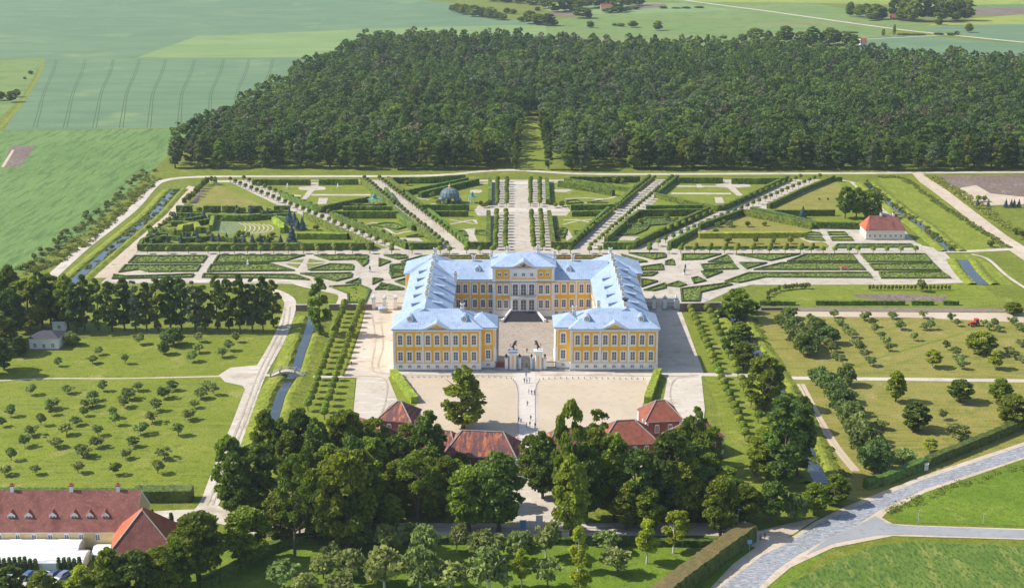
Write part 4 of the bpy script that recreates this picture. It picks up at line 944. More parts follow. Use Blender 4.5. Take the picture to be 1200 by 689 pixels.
# between the left avenues
H_([(296, 217), (330, 217), (364, 217)], 3.2, 'dark back hedge left of the cross shaped paths'); H_([(374, 217), (420, 216.5)], 3.2, 'dark back hedge right of the cross shaped paths')
H_([(424, 215), (466, 252), (516, 291)], 3.0, 'long diagonal hedge on the left side of the inner left avenue'); H_([(480, 292.5), (513, 292)], 3.2, 'front hedge between the two left avenues')
H_([(388, 255), (430, 273), (477, 292.5)], 3.2, 'diagonal hedge along the right side of the outer left avenue, near the palace'); H_([(330, 231), (351, 240), (373, 249)], 3.0, 'diagonal hedge along the outer left avenue, far end')
H_([(373, 249.6), (402, 243), (432, 237.5)], 3.2, 'slanting hedge from the outer left avenue to the teal pagoda'); H_([(402, 248), (461, 248)], 2.8, 'straight hedge in front of the teal pagoda')
H_([(402, 242), (440, 243), (455, 241)], 1.8, 'low hedge directly below the teal pagoda'); H_([(390, 256), (466, 256)], 3.8, 'tall dark hedge across the field between the two left avenues')
H_([(462, 240), (452, 226)], 3, 'short hedge right of the teal pagoda'); H_([(466, 256), (484, 271)], 3.0, 'inner parallel hedge near the star shaped path')
# between inner left avenue and centre
H_([(460, 215.5), (500, 215), (545, 212)], 3.6, 'dark back hedge left of the central walk'); H_([(455, 213), (474, 229)], 3.0, 'diagonal hedge on the right side of the inner left avenue, far end')
H_([(476, 231), (496, 247)], 3.2, 'diagonal hedge beside the domed pavilion'); H_([(475, 229), (512, 221.5), (548, 214)], 2.8, 'slanting hedge behind the domed pavilion, far one'); H_([(492, 232), (530, 223), (560, 216)], 3.2, 'slanting hedge behind the domed pavilion, near one', 2.4)
H_([(496, 247), (550, 247)], 3.2, 'straight hedge in front of the domed pavilion'); H_([(506, 254), (549, 254)], 3.0, 'second straight hedge in front of the domed pavilion')
H_([(502, 251), (526, 271), (550, 291.5)], 3.2, 'diagonal hedge on the right side of the inner left avenue, palace end'); H_([(551, 292), (573, 292)], 3.4, 'front hedge just left of the central walk')
H_([(572.5, 253), (573, 291)], 3.0, 'hedge along the left side of the central walk, near the palace', 2); H_([(574.5, 214), (574, 241)], 3.0, 'hedge along the left side of the central walk, far end', 2)
# right of the centre, mirrored
H_([(643.5, 253), (648.5, 291)], 3.0, 'hedge along the right side of the central walk, near the palace', 2); H_([(641, 214), (642, 240)], 3.0, 'hedge along the right side of the central walk, far end', 2)
H_([(649, 292), (667, 292)], 3.4, 'front hedge just right of the central walk'); H_([(668, 291.5), (690, 270), (713, 249)], 3.2, 'diagonal hedge on the left side of the inner right avenue, palace end')
H_([(670, 254), (706, 253)], 2.8, 'short straight hedge right of the round crossing, near one'); H_([(669, 247), (722, 246.5)], 3.2, 'straight hedge right of the round crossing, far one'); H_([(722, 245), (741, 227)], 3.2, 'diagonal hedge on the left side of the inner right avenue, middle')
H_([(668, 214.5), (700, 214.5), (750, 214)], 3.6, 'dark back hedge right of the central walk'); H_([(662, 213.5), (700, 219.5), (742, 226)], 2.6, 'slanting hedge behind the right scrollwork lawn, far one'); H_([(655, 219), (688, 224), (719, 230)], 3.4, 'slanting hedge behind the right scrollwork lawn, near one', 2.4)
H_([(743, 225), (761, 210.5)], 3.0, 'diagonal hedge on the left side of the inner right avenue, far end')
H_([(771, 230), (794, 211)], 3.0, 'diagonal hedge on the right side of the inner right avenue, far end'); H_([(795, 215), (847, 215)], 3.4, 'dark back hedge left of the right cross paths'); H_([(857, 216), (919, 215.5)], 3.4, 'dark back hedge right of the right cross paths')
H_([(848, 247), (886, 229), (923, 211.5)], 3.0, 'diagonal hedge on the left side of the outer right avenue, far half'); H_([(768, 232), (800, 240), (838, 247.5), (849, 246)], 2.8, 'slanting hedge below the right cross paths')
H_([(757, 247), (823, 246)], 2.8, 'straight hedge right of the inner right avenue, far one'); H_([(750, 254), (822, 253)], 3.6, 'tall straight hedge right of the inner right avenue, near one'); H_([(734, 263), (750, 252)], 3.0, 'short diagonal hedge right of the inner right avenue')
H_([(710, 285), (733, 265)], 3.2, 'diagonal hedge on the right side of the inner right avenue, palace end'); H_([(707, 292.5), (743, 292)], 3.4, 'front hedge between the two right avenues')
H_([(743, 291), (783, 271), (831, 249)], 3.2, 'diagonal hedge on the left side of the outer right avenue, near half')
H_([(784, 291), (816, 274)], 3.2, 'diagonal hedge on the right side of the outer right avenue, palace end'); H_([(819, 270), (845, 261), (870, 252)], 3.2, 'diagonal hedge on the right side of the outer right avenue, middle')
H_([(900, 245), (938, 227), (977, 211)], 2.8, 'long diagonal hedge edging the meadow beside the outer right avenue'); H_([(904, 253.5), (978, 253)], 3.2, 'straight hedge at the foot of the right meadow')
H_([(872, 253), (912, 261), (952, 269)], 3.4, 'long slanting hedge left of the garden house, near one'); H_([(880, 250), (918, 258), (957, 268), (1010, 269)], 3.4, 'long slanting hedge bending right to the garden house', 2.2)
H_([(819, 279), (880, 278.5), (945, 278)], 2.6, 'pale yellow-green hedge behind the right front lawn', 3.2, mat='hedge_light'); H_([(803, 292), (880, 292), (960, 291.5)], 1.4, 'low hedge along the front path on the right', 1.2)
H_(cR5([(765, 77), (800, 77)]), 2.6, 'short hedge at the far top corner of the right meadow')
# right lower lawn
H_([(890, 357.5), (932, 357.5)], 1.8, 'leftmost dark block hedge on the lawn right of the palace', 1.6); H_([(956, 357.5), (1060, 357.5)], 1.8, 'longest dark block hedge on the lawn right of the palace', 1.6)
H_([(1068, 357.5), (1094, 357.5)], 1.8, 'third dark block hedge on the lawn right of the palace', 1.6); H_([(1105, 357.5), (1123, 357.5)], 1.8, 'rightmost short block hedge on the lawn right of the palace', 1.6)
# road hedges
hedge([(1014, 573), (1040, 566), (1082, 548)], 3.0, 2.2, 'dark clipped hedge left of the white box beside the country road', mat='hedge_dark')
hedge([(1086, 547), (1150, 521), (1215, 494), (1330, 450)], 3.0, 2.2, 'long dark clipped hedge right of the white box beside the country road', mat='hedge_dark')
hedge([(760, 720), (800, 689), (845, 655), (878, 632)], 4.6, 4.2, 'big clipped hedge with reddish top beside the road junction', mat='hedge_dark', top='hedge_red')
hedge([(355, 637), (480, 636), (600, 636), (720, 638), (830, 640), (858, 636)], 1.8, 1.8, 'dark hedge along the near side of the front road', mat='hedge_dark')
hedge([(240, 690), (270, 672), (310, 648), (340, 637), (368, 634)], 2.2, 2.2, 'dark hedge curving down from the front road at the left', mat='hedge_dark')
hedge([(158, 585.5), (190, 585.5), (226, 585)], 3.4, 4.2, 'rounded dark hedge behind the long ochre house', mat='hedge_dark')
hedge([(0, 583), (60, 583), (156, 584)], 2.4, 3, 'low dark hedge behind the roof of the ochre house', mat='hedge_dark')
hedge([(461, 440), (474, 457), (486, 473)], 2.4, 2.4, 'bright hedge left of the sand forecourt', mat='hedge_light')
hedge([(771, 439), (765, 455), (759, 473)], 2.4, 2.4, 'bright hedge right of the sand forecourt', mat='hedge_light')

# ------------------------------------------------------------------ flower beds
def inside(pt, poly):
    c = False; j = len(poly) - 1
    for i in range(len(poly)):
        if (poly[i][1] > pt[1]) != (poly[j][1] > pt[1]) and pt[0] < (poly[j][0] - poly[i][0]) * (pt[1] - poly[i][1]) / (poly[j][1] - poly[i][1]) + poly[i][0]: c = not c
        j = i
    return c
BK = 0
M['bed_turf'] = texmat('bed_turf', [((.13, .17, .02), (.20, .235, .035), .3, .4, .6), ((.06, .09, .012), .9, .48, .56), ((.36, .31, .22), .6, .58, .64)])
def bed(pts, label, dens=.11, lawn_m='lawn', flow=None, border=True, lay=9):
    global BK; BK += 1
    P_ = [ground(*q) for q in pts]; ox = sum(q[0] for q in P_) / len(P_); oy = sum(q[1] for q in P_) / len(P_)
    p = [(q[0] - ox, q[1] - oy) for q in P_]
    ar = sum(p[i][0] * p[(i + 1) % len(p)][1] - p[(i + 1) % len(p)][0] * p[i][1] for i in range(len(p))) / 2
    if ar < 0: p = p[::-1]; ar = -ar
    g = empty('flower_bed', (ox, oy, 0)); tag(g, label, 'flower bed', 'box edged beds of the parterre')
    k = LAYER.get(lay, 0); LAYER[lay] = k + 1
    m = MB(M[flow or ('bed_turf' if dens > .06 else lawn_m)]); m.face([(x, y, lay * .02 + k * .0006) for x, y in p]); m.build('turf', g)
    if border:
        m = MB(M['hedge_dark']); n = len(p); c = [Vector(q) for q in p]; inn = []
        for i in range(n):
            a, b, d = c[i - 1], c[i], c[(i + 1) % n]; e1 = (b - a).normalized(); e2 = (d - b).normalized()
            n1 = Vector((-e1.y, e1.x)); n2 = Vector((-e2.y, e2.x)); bis = (n1 + n2)
            if bis.length < .1: bis = n1
            bis.normalize(); inn.append(b + bis * min(1.6, .7 / max(.35, bis.dot(n1))))
        for i in range(n):
            j = (i + 1) % n; hh = .75; q = [c[i], c[j], inn[j], inn[i]]; z = .7
            m.face([(*v, hh) for v in q]); m.face([(*c[i], 0), (*c[j], 0), (*c[j], hh), (*c[i], hh)]); m.face([(*inn[j], 0), (*inn[i], 0), (*inn[i], hh), (*inn[j], hh)])
        m.build('edging', g)
    rr = random.Random(BK); xs = [q[0] for q in p]; ys = [q[1] for q in p]; m = MB([M['hedge_dark'], M['leaf_shrub_solid'], M['flower_mix'], M['flower_red']])
    for _ in range(int((max(xs) - min(xs)) * (max(ys) - min(ys)) * dens * 4.5)):
        x, y = rr.uniform(min(xs), max(xs)), rr.uniform(min(ys), max(ys))
        if not inside((x, y), p): continue
        r = rr.uniform(.22, .62); mi = rr.choices((0, 1, 2, 3), (5, 12, 3, .25))[0]; i = len(m.v); a0 = rr.uniform(0, 1)
        for kk in range(5): m.v.append((x + r * math.cos(a0 + kk * 1.257), y + r * math.sin(a0 + kk * 1.257), .05))
        for kk in range(5): m.v.append((x + r * .8 * math.cos(a0 + kk * 1.257 + .5), y + r * .8 * math.sin(a0 + kk * 1.257 + .5), r * .9))
        m.v.append((x, y, r * 1.35))
        for kk in range(5):
            j = (kk + 1) % 5; m.f += [(i + kk, i + j, i + 5 + kk), (i + j, i + 5 + j, i + 5 + kk), (i + 5 + kk, i + 5 + j, i + 10)]; m.m += [mi] * 3
    if m.f: tag(m.build('planting', g), kind='stuff')
    return g
M['leaf_shrub_solid'] = plain('bed_shrub', (.11, .17, .035), .8, .2, var=.25, scale=1.5)
LB = [c3([(95, 53), (388, 53), (368, 82), (68, 82)]), c3([(55, 90), (362, 89), (344, 116), (150, 118), (110, 108), (30, 120)]), c3([(10, 128), (60, 135), (150, 133), (335, 126), (325, 140), (5, 146)]),
      c3([(430, 51), (780, 51), (700, 74), (600, 80), (410, 82)]), c3([(400, 89), (640, 84), (740, 113), (385, 118)]),
      c3([(815, 51), (1035, 51), (1030, 66), (880, 71)]), c3([(790, 109), (880, 86), (975, 89), (972, 111), (800, 113)]), c3([(760, 125), (970, 122), (965, 140), (905, 155)]), c3([(370, 126), (740, 129), (800, 150), (640, 143), (365, 141)]),
      c3([(985, 69), (1035, 66), (1030, 83), (1012, 96)]), c3([(945, 163), (1000, 143), (1000, 166)]), c3([(1075, 63), (1125, 76), (1075, 96)]), c3([(1095, 51), (1190, 51), (1190, 63), (1150, 68)]), c3([(1125, 90), (1200, 82), (1200, 110), (1120, 108)]), c3([(1050, 143), (1095, 147), (1050, 168)]),
      cP1([(120, 102), (330, 42), (310, 82), (170, 117)]), cP1([(10, 132), (185, 130), (180, 182), (10, 188)]), cP1([(10, 202), (188, 200), (188, 225), (30, 260)]), cP1([(60, 290), (188, 252), (190, 335)]), cP1([(-70, 300), (150, 368), (0, 372), (-100, 345)]),
      c3([(1070, 180), (1120, 168), (1180, 186), (1060, 190)])]
for i, pts in enumerate(sorted(LB, key=lambda q: sum(a[0] for a in q) / len(q))): bed(pts, 'box edged flower bed, %s from the left among the beds left of the palace' % nth(i + 1))
for i, pts in enumerate([c3([(705, 75), (775, 65), (765, 78)]), c3([(700, 84), (762, 85), (748, 101)]), c3([(797, 64), (865, 75), (790, 79)]), c3([(786, 85), (860, 82), (790, 100)])]):
    bed(pts, 'small plain grass triangle in the left parterre, ' + ['upper left', 'lower left', 'upper right', 'lower right'][i] + ' of the four', dens=0, border=False)
bed(c3([(878, 176), (1000, 170), (1045, 188), (1022, 242), (950, 242), (948, 205)]), 'grassy bed with one bush left of the palace garden gate', dens=.03)
RB = [c6([(180, 41), (325, 41), (255, 61), (180, 63)]), c6([(275, 70), (345, 43), (365, 70)]), c6([(375, 43), (610, 41), (500, 66)]), c6([(250, 79), (365, 73), (385, 95), (262, 100)]), c6([(388, 73), (490, 73), (415, 95)]), c6([(250, 104), (330, 105), (270, 128)]),
      c6([(560, 68), (628, 42), (795, 41), (815, 68)]), c6([(440, 98), (540, 73), (820, 73), (845, 99)]), c6([(335, 140), (420, 109), (855, 108), (868, 127), (480, 125), (390, 145)]), c6([(825, 41), (1060, 41), (1085, 70), (850, 70)]), c6([(856, 77), (1090, 75), (1115, 100), (875, 100)]), c6([(890, 107), (1120, 105), (1152, 128), (900, 129)]),
      c6([(215, 128), (240, 124), (270, 138), (225, 148)]), c6([(175, 167), (345, 146), (365, 152), (250, 180), (245, 212), (180, 212)]),
      cP2([(385, 32), (640, 100), (540, 112), (430, 92)]), cP2([(460, 20), (811, 22), (811, 60), (700, 80)]), cP2([(570, 150), (780, 122), (790, 180), (570, 185)]), cP2([(566, 207), (740, 200), (680, 236), (566, 240)]), cP2([(570, 262), (740, 287), (580, 342)]), cP2([(600, 372), (811, 302), (811, 352), (700, 378)]), c6([(120, 68), (150, 60), (155, 82), (120, 80)]), c6([(120, 155), (170, 140), (200, 152), (170, 160)])]
for i, pts in enumerate(sorted(RB, key=lambda q: sum(a[0] for a in q) / len(q))): bed(pts, 'box edged flower bed, %s from the left among the beds right of the palace' % nth(i + 1))
bed([(497, 300.5), (573, 300.5), (573, 304), (494, 304)], 'strip of red and orange flowers behind the left part of the palace', flow='flower_red', dens=.15)
bed([(645, 300.5), (706, 300.5), (708, 304), (645, 304)], 'strip of red and orange flowers behind the right part of the palace', flow='flower_red', dens=.15)
bed(cR5([(775, 394), (1150, 394), (1165, 410), (755, 414)]), 'purple and white flower strip in front of the garden house', flow='flower_mix', dens=.25, lay=10)
bed(cR5([(725, 333), (815, 333), (830, 350), (735, 350)]), 'far small green bed left of the garden house', dens=.02, lay=10); bed(cR5([(740, 360), (845, 358), (858, 377), (750, 377)]), 'near small green bed left of the garden house', dens=.02, lay=10)
bed(cR5([(598, 340), (650, 333), (690, 338), (700, 352), (600, 350)]), 'upper half of the oval bed left of the garden house', dens=.02, lay=10); bed(cR5([(605, 360), (700, 360), (715, 378), (660, 376), (615, 370)]), 'lower half of the oval bed left of the garden house', dens=.02, lay=10)
bed(cR4([(600, 360), (640, 335), (780, 335), (860, 350), (840, 370), (640, 385)]), 'pale blooming bed between the two right avenues', flow='flower_mix', dens=.3)
bed(cR4([(500, 385), (560, 375), (660, 385), (640, 410), (570, 440), (440, 445)]), 'leafy green bed between the two right avenues', dens=.25)
bed(cR4([(50, 400), (130, 400), (130, 430), (110, 465), (50, 455)]), 'green bed right of the central walk beside its hedge', dens=.15); bed(cR4([(170, 415), (230, 420), (190, 465)]), 'small triangular green bed beside the inner right avenue', dens=.15)
bed(cR4([(125, 225), (200, 218), (240, 238), (130, 244)]), 'small oval scroll bed right of the central walk', dens=.05); bed(cR4([(260, 235), (350, 222), (400, 240)]), 'small pointed scroll bed left of the inner right avenue', dens=.05)
bed(cL2([(500, 335), (590, 320), (640, 322), (700, 345), (650, 360)]), 'star bed in the lawn between the two left avenues', dens=.08, border=True); bed(cL2([(770, 385), (800, 400), (700, 400)]), 'small pointed bed beside the inner left avenue', dens=.1)
bed(cL2([(1085, 365), (1150, 365), (1150, 395), (1085, 385)]), 'rectangular green bed left of the central walk', dens=.15); bed(cL2([(975, 370), (1030, 365), (1045, 395), (1010, 395)]), 'small round green bed left of the central walk', dens=.15)
bed(cL1([(620, 400), (680, 400), (690, 425), (610, 425)]), 'pale oval bed left of the green theatre stage', dens=.1)

# ------------------------------------------------------------------ clipped ball trees
def ball_template(seed, h=3.0, r=.95):
    lb = [(0, 0, h - r * 1.1, r * .92, r * .92, r * 1.12)]
    cr = leaf_mesh('ball_crown', lb, 620, .44, M['leaf_clipped'], seed, shell=(.9, 1.04), outward=1.25)
    mb = MB(M['bark']); mb.tube((0, 0, -.2), (0, 0, h - r), .11, .09, 6); o = mb.build('ball_trunk'); tr = o.data; bpy.data.objects.remove(o)
    # one-mesh version for the far ones
    co = np.empty(len(cr.vertices) * 3); cr.vertices.foreach_get('co', co); co = co.reshape(-1, 3); ti = np.empty(len(cr.polygons)); cr.attributes['tint'].data.foreach_get('value', ti)
    far = quads('ball_far', np.vstack([co.reshape(-1, 4, 3)[::2].reshape(-1, 3), np.array([[-.09, 0, -.1], [.09, 0, -.1], [.09, 0, h - r], [-.09, 0, h - r], [0, -.09, -.1], [0, .09, -.1], [0, .09, h - r], [0, -.09, h - r]])]), np.append(ti[::2], [0, 0]), M['leaf_clipped'])
    far.materials.append(M['bark']); n = len(far.polygons); mi = np.zeros(n, dtype=np.int32); mi[-2:] = 1; far.polygons.foreach_set('material_index', mi)
    return cr, tr, far
BT = [ball_template(300 + s) for s in range(3)]
balls = []    # (x, y, sx, h, label)
def row_of(a, b, n, where, sx=1.0, sz=1.0, frm='palace end', jit=.25):
    A, B = ground(*a), ground(*b)
    for k in range(n):
        t = k / (n - 1); x = A[0] + (B[0] - A[0]) * t + R.uniform(-jit, jit); y = A[1] + (B[1] - A[1]) * t + R.uniform(-jit, jit)
        balls.append((x, y, sx, sz, '%s, %s from the %s' % (where, nth(k + 1), frm)))
row_of((361.5, 482), (404.5, 363), 20, 'big clipped lime in the outer row left of the palace', 1.5, 1.35, 'near end')
row_of((379.5, 492), (424, 362.5), 21, 'big clipped lime in the inner row left of the palace', 1.5, 1.35, 'near end')
row_of((884, 541), (809, 367), 28, 'big clipped lime in the inner row right of the palace', 1.55, 1.35, 'near end')
row_of((889, 496), (829, 367), 18, 'big clipped lime in the outer row right of the palace', 1.55, 1.35, 'near end')
fx = [173, 197, 221, 244, 257.5, 274.5, 290, 305.7, 321, 338, 356, 372.7, 393, 413.3, 433.5, 459, 483, 516, 527, 547, 562.5, 577.5]
for i, x in enumerate(fx):
    X, Y = ground(x, 297.6); balls.append((X, Y, 1.4, 1.2, 'clipped lime on the left front path, %s from the left' % nth(i + 1)))
    if x < 440:
        X, Y = ground(x + 1.5, 295.2); balls.append((X - 1.5, Y + 2.2, 1.35, 1.2, 'clipped lime hard against the left front hedge, %s from the left' % nth(i + 1)))
fx = [655, 668.5, 691, 703, 737, 761, 784, 797.7, 814, 831.5, 849, 863, 881.7, 901.5, 920, 937.7, 950.5, 964.5, 978, 995, 1005, 1023, 1039, 1055.5, 1073]
for i, x in enumerate(fx):
    X, Y = ground(x, 297.4); balls.append((X, Y, 1.4, 1.2, 'clipped lime on the right front path, %s from the left' % nth(i + 1)))
    if 797 < x < 960:
        X, Y = ground(x + 2, 293.2); balls.append((X, Y, 1.0, 1.15, 'clipped lime behind the low right front hedge, %s from the left' % nth(i + 1 - 7)))
for nm, a, b, n in (('left row of the inner left avenue', (523, 291), (427, 212.5), 27), ('right row of the inner left avenue', (548, 291), (445, 212.5), 27),
                    ('left row of the inner right avenue', (670, 291), (767, 212.5), 27), ('right row of the inner right avenue', (693, 292), (787, 211.5), 28),
                    ('lower row of the outer left avenue', (460, 292.5), (270, 214.5), 27), ('upper row of the outer left avenue', (483, 292.5), (286, 213), 28),
                    ('upper row of the outer right avenue', (738, 291.5), (938, 211), 27), ('lower row of the outer right avenue', (762, 292.5), (960, 210.5), 28)):
    row_of(a, b, n, 'clipped lime in the ' + nm, 1.35, 1.15)
for i, (x0, x1) in enumerate(((580.3, 582.2), (592.3, 593.2), (625.2, 622.5), (636.2, 633.5))):
    nm = ['leftmost', 'second', 'third', 'rightmost'][i]
    row_of((x0, 293), (x1 if i < 2 else x1, 252.5), 13, 'clipped lime in the %s row of the central walk' % nm, 1.45, 1.2)
    row_of((x1 + (.6 if i < 2 else -.6), 242), (x1 + (1 if i < 2 else -1), 214), 11, 'clipped lime, far part of the %s central row' % nm, 1.45, 1.2, 'near end')
balls.sort(key=lambda q: (Vector((q[0], q[1], 0)) - CAM).length / q[2])
GB = 'ball clipped lime trees of the avenues'
for i, (x, y, sx, sz, lb) in enumerate(balls[:300]):
    cr, tr, far = BT[i % 3]
    if i < 150:
        g = empty('clipped_lime'); link('trunk', tr, g); link('crown', cr, g)
    else: g = link('clipped_lime', far)
    s_ = R.uniform(.9, 1.08)
    g.location = (x, y, .1); g.scale = (sx * s_, sx * s_, sz * s_); g.rotation_euler = (0, 0, R.uniform(0, 6.28)); tag(g, lb, 'tree', GB)
V_, T_, N_ = [], [], 0
co = np.empty(len(BT[0][2].vertices) * 3); BT[0][2].vertices.foreach_get('co', co); co = co.reshape(-1, 3); ti = np.empty(len(BT[0][2].polygons)); BT[0][2].attributes['tint'].data.foreach_get('value', ti)
for x, y, sx, sz, lb in balls[300:]: V_.append(co * (sx, sx, sz) + (x, y, .1)); T_.append(ti)
if V_:
    me = quads('far_clipped_limes', np.vstack(V_), np.concatenate(T_), M['leaf_clipped']); me.materials.append(M['bark']); n = len(ti); mi = np.zeros(len(me.polygons), dtype=np.int32)
    for k in range(len(V_)): mi[(k + 1) * n - 2:(k + 1) * n] = 1
    me.polygons.foreach_set('material_index', mi); tag(link('far_clipped_limes', me), kind='stuff')

# ------------------------------------------------------------------ other buildings
def house(name, label, pts, h, zr, axis, wall, roofm, over=.5, wins=(), ends=(1, 1), inset=None, rz=0, org=None, size=None, chim=(), cat='house'):
    x, y = org; L_, D_ = size
    g = empty(name, (x, y, 0), rz); tag(g, label, cat)
    m = MB([M[wall], M['wall_white'], M['plinth']]); m.box(0, L_, 0, D_, 0, h, 0); m.box(-.06, L_ + .06, -.06, D_ + .06, -.2, .5, 2); m.box(-.2, L_ + .2, -.2, D_ + .2, h - .35, h - .02, 1)
    if not ends[1]: m.face([(L_, 0, h), (L_, D_, h), (L_, D_ / 2, zr - .1)], 0)
    if not ends[0]: m.face([(0, D_, h), (0, 0, h), (0, D_ / 2, zr - .1)], 0)
    m.build('wall', g)
    m = MB([M[roofm], M[wall], M['stone']]); m.hip(0, L_, 0, D_, h, zr, inset=inset, axis=axis, over=over, ends=ends, gable=1)
    rf = m.build('roof', g)
    for ms, wx, wy, wz, wr in wins: put_window(ms, g, wx, wy, wz, wr)
    for cx, cy, ch in chim:
        m = MB([M['brick'], M['wall_white']]); m.box(-.45, .45, -.45, .45, -1.5, ch, 1); m.box(-.55, .55, -.55, .55, ch, ch + .3, 0)
        for e in (-.2, .2): m.box(e - .12, e + .12, -.12, .12, ch + .3, ch + .8, 0)
        o = m.build('chimney', rf); o.location = (cx, cy, zr)
    return g, rf
# garden house at the right
a = ground(1014.5, 281.5); b = ground(1060, 281.5)
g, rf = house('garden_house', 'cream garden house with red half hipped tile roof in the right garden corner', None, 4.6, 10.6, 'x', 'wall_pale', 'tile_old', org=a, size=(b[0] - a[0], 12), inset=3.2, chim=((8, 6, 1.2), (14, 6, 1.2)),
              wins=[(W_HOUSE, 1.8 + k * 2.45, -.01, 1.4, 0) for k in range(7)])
m = MB([M['tile_sunlit']]); L_ = b[0] - a[0]; m.face([(-.55, -.55, 4.63), (-.55, 12.55, 4.63), (2.66, 6, 10.66)][::-1]); m.face([(-.5, -.53, 4.65), (1.2, -.53, 4.66), (2.7, 6, 10.68)]) ; m.build('sunlit_hip_overlay', rf)  # sun on the left hip, painted as a brighter overlay
# long ochre house bottom left
a = ground(-90, 642); b = ground(160, 640)
L_ = b[0] - a[0]; y0 = ground(100, 643)[1]
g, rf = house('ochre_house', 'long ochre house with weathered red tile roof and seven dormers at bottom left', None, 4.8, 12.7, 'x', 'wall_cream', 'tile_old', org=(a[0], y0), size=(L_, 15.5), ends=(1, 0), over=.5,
              chim=[(ground(x, 640)[0] - a[0] + 1.2, 7.75, 1.1) for x in (5, 75, 130)],
              wins=[(W_HOUSE, ground(x, 641)[0] - a[0], -.01, 2.5, 0) for x in (3, 24, 43, 62, 81, 98, 117, 138)])
m = MB([M['wall_white'], M['tile']]); m.box(L_ + .05, L_ + .5, -.3, -.1, 4.6, 4.78, 0)
for s in (0, 1): m.face([(L_ + .52, -.5 if s else 16.0, 4.8), (L_ + .52, .3 if s else 15.2, 4.8), (L_ + .52, 7.75, 12.0), (L_ + .52, 7.75, 12.75)], 0)
m.build('gable_trim', rf)
for x in (-20, 16, 36, 64, 89, 107, 125):
    lx = ground(x, 636)[0] - a[0] + .5; m = MB([M['wall_white'], M['tile'], M['glass']])
    m.box(-.95, .95, 0, 2.6, 0, 1.7, 0); m.box(-.7, -.08, -.03, .0, .35, 1.4, 2); m.box(.08, .7, -.03, 0, .35, 1.4, 2)
    m.face([(-1.25, -.25, 1.6), (0, -.25, 2.7), (0, 4.2, 2.7), (-1.25, 3.0, 1.6)], 1); m.face([(1.25, -.25, 1.6), (1.25, 3.0, 1.6), (0, 4.2, 2.7), (0, -.25, 2.7)], 1); m.face([(-.95, -.02, 1.7), (.95, -.02, 1.7), (0, -.02, 2.55)], 0)
    o = m.build('dormer', rf); o.location = (lx, 2.4, 6.5)
# hipped house beside it
cx, cy = ground(171, 652); g = empty('hipped_house', (cx, cy, 0), math.radians(8)); tag(g, 'yellow house with steep orange red hipped roof beside the drive at bottom left', 'house')
m = MB([M['wall_cream'], M['wall_white']]); m.box(-7.2, 7.2, -6, 7.5, 0, 4.6, 0); m.box(-7.4, 7.4, -6.2, 7.7, 4.3, 4.58, 1); m.build('wall', g)
m = MB([M['tile_old'], M['tile_sunlit'], M['stone']]); m.hip(-7.2, 7.2, -6, 7.5, 4.6, 12.6, axis='y', over=.6, inset=6.4)
rf = m.build('roof', g); m = MB([M['tile_sunlit']]); m.face([(-7.83, -6.6, 4.63), (-7.83, 8.1, 4.63), (-.03, 1.7, 12.65), (-.03, -.2, 12.65)][::-1]); m.face([(7.83, -6.6, 4.63), (7.83, 8.1, 4.63), (.03, 1.7, 12.65), (.03, -.2, 12.65)]); m.build('sun_toned_sides', rf)  # sunlight painted onto both side slopes as brighter tile; front left darker
m = MB([M['stone']])
for e in (-1, 1): m.tube((e * 7.8, -6.6, 4.7), (0, -.2, 12.75), .16, .16, 5)
m.build('ridge_caps', rf)
for k in range(3): put_window(W_HOUSE, g, 7.21, -3.5 + k * 4, 1.6, math.pi / 2)
# crescent stable buildings hidden in the grove
def stable(cx, cy, L_, D_, rz, h, zr, roofm, label, ins=None, wall='brick', wins=5, porch=0):
    g = empty('stable_building', (cx, cy, 0), rz); tag(g, label, 'building')
    m = MB([M[wall], M['wall_white'], M['plinth']]); m.box(-L_ / 2, L_ / 2, -D_ / 2, D_ / 2, 0, h, 0); m.box(-L_ / 2 - .2, L_ / 2 + .2, -D_ / 2 - .2, D_ / 2 + .2, h - .5, h - .03, 1)
    for e in (-1, 1):
        for q in (-1, 1): m.box(e * L_ / 2 - .45, e * L_ / 2 + .45, q * D_ / 2 - .45, q * D_ / 2 + .45, 0, h - .52, 1)
    m.build('wall', g)
    m = MB([M[roofm], M['stone']]); m.hip(-L_ / 2, L_ / 2, -D_ / 2, D_ / 2, h, zr, inset=ins, axis='x', over=.7)
    ax, hw = L_ / 2 + .7, (ins or D_ / 2 + .7)
    rf = m.build('roof', g); m = MB(M['stone'])
    for e in (-1, 1):
        for q in (-1, 1): m.tube((e * ax, q * (D_ / 2 + .7), h + .1), (e * (ax - hw), 0, zr + .1), .17, .17, 5)
    m.tube((-ax + hw, 0, zr + .12), (ax - hw + .01, 0, zr + .12), .17, .17, 5); m.build('ridge_caps', rf)
    for k in range(wins):
        x = -L_ / 2 + L_ * (k + .8) / (wins + .6); put_window(W_RED, g, x, -D_ / 2 - .02, 1.8, 0)
    for e in (-1, 1): put_window(W_RED, g, e * (L_ / 2 + .02), 0, 1.8, e * math.pi / 2)
    if porch:
        m = MB([M['wall_white'], M['roof_metal']]); e = porch * (L_ / 2 + .1)
        m.box(e - 1.3, e + 1.3, -D_ / 2 - 1.5, -D_ / 2 + .9, h - .6, h - .25, 1); m.box(e - 1.1, e + 1.1, -D_ / 2 - 1.3, -D_ / 2 + .8, h - 1.1, h - .6, 0)
        for q in (-.8, .8):
            for r in (-1.1, .5): m.tube((e + q, -D_ / 2 + r, 0), (e + q, -D_ / 2 + r, h - 1.1), .28, .22, 8, 0)
        m.build('porch', g)
    return g
gx, gy = ground(569, 552)
stable(gx - .8, gy + 3.5, 19.5, 11, math.radians(-7), 5.6, 10.8, 'tile_patchy', 'gate lodge with patchy red tile roof left of the entrance drive', ins=4.5, porch=1)
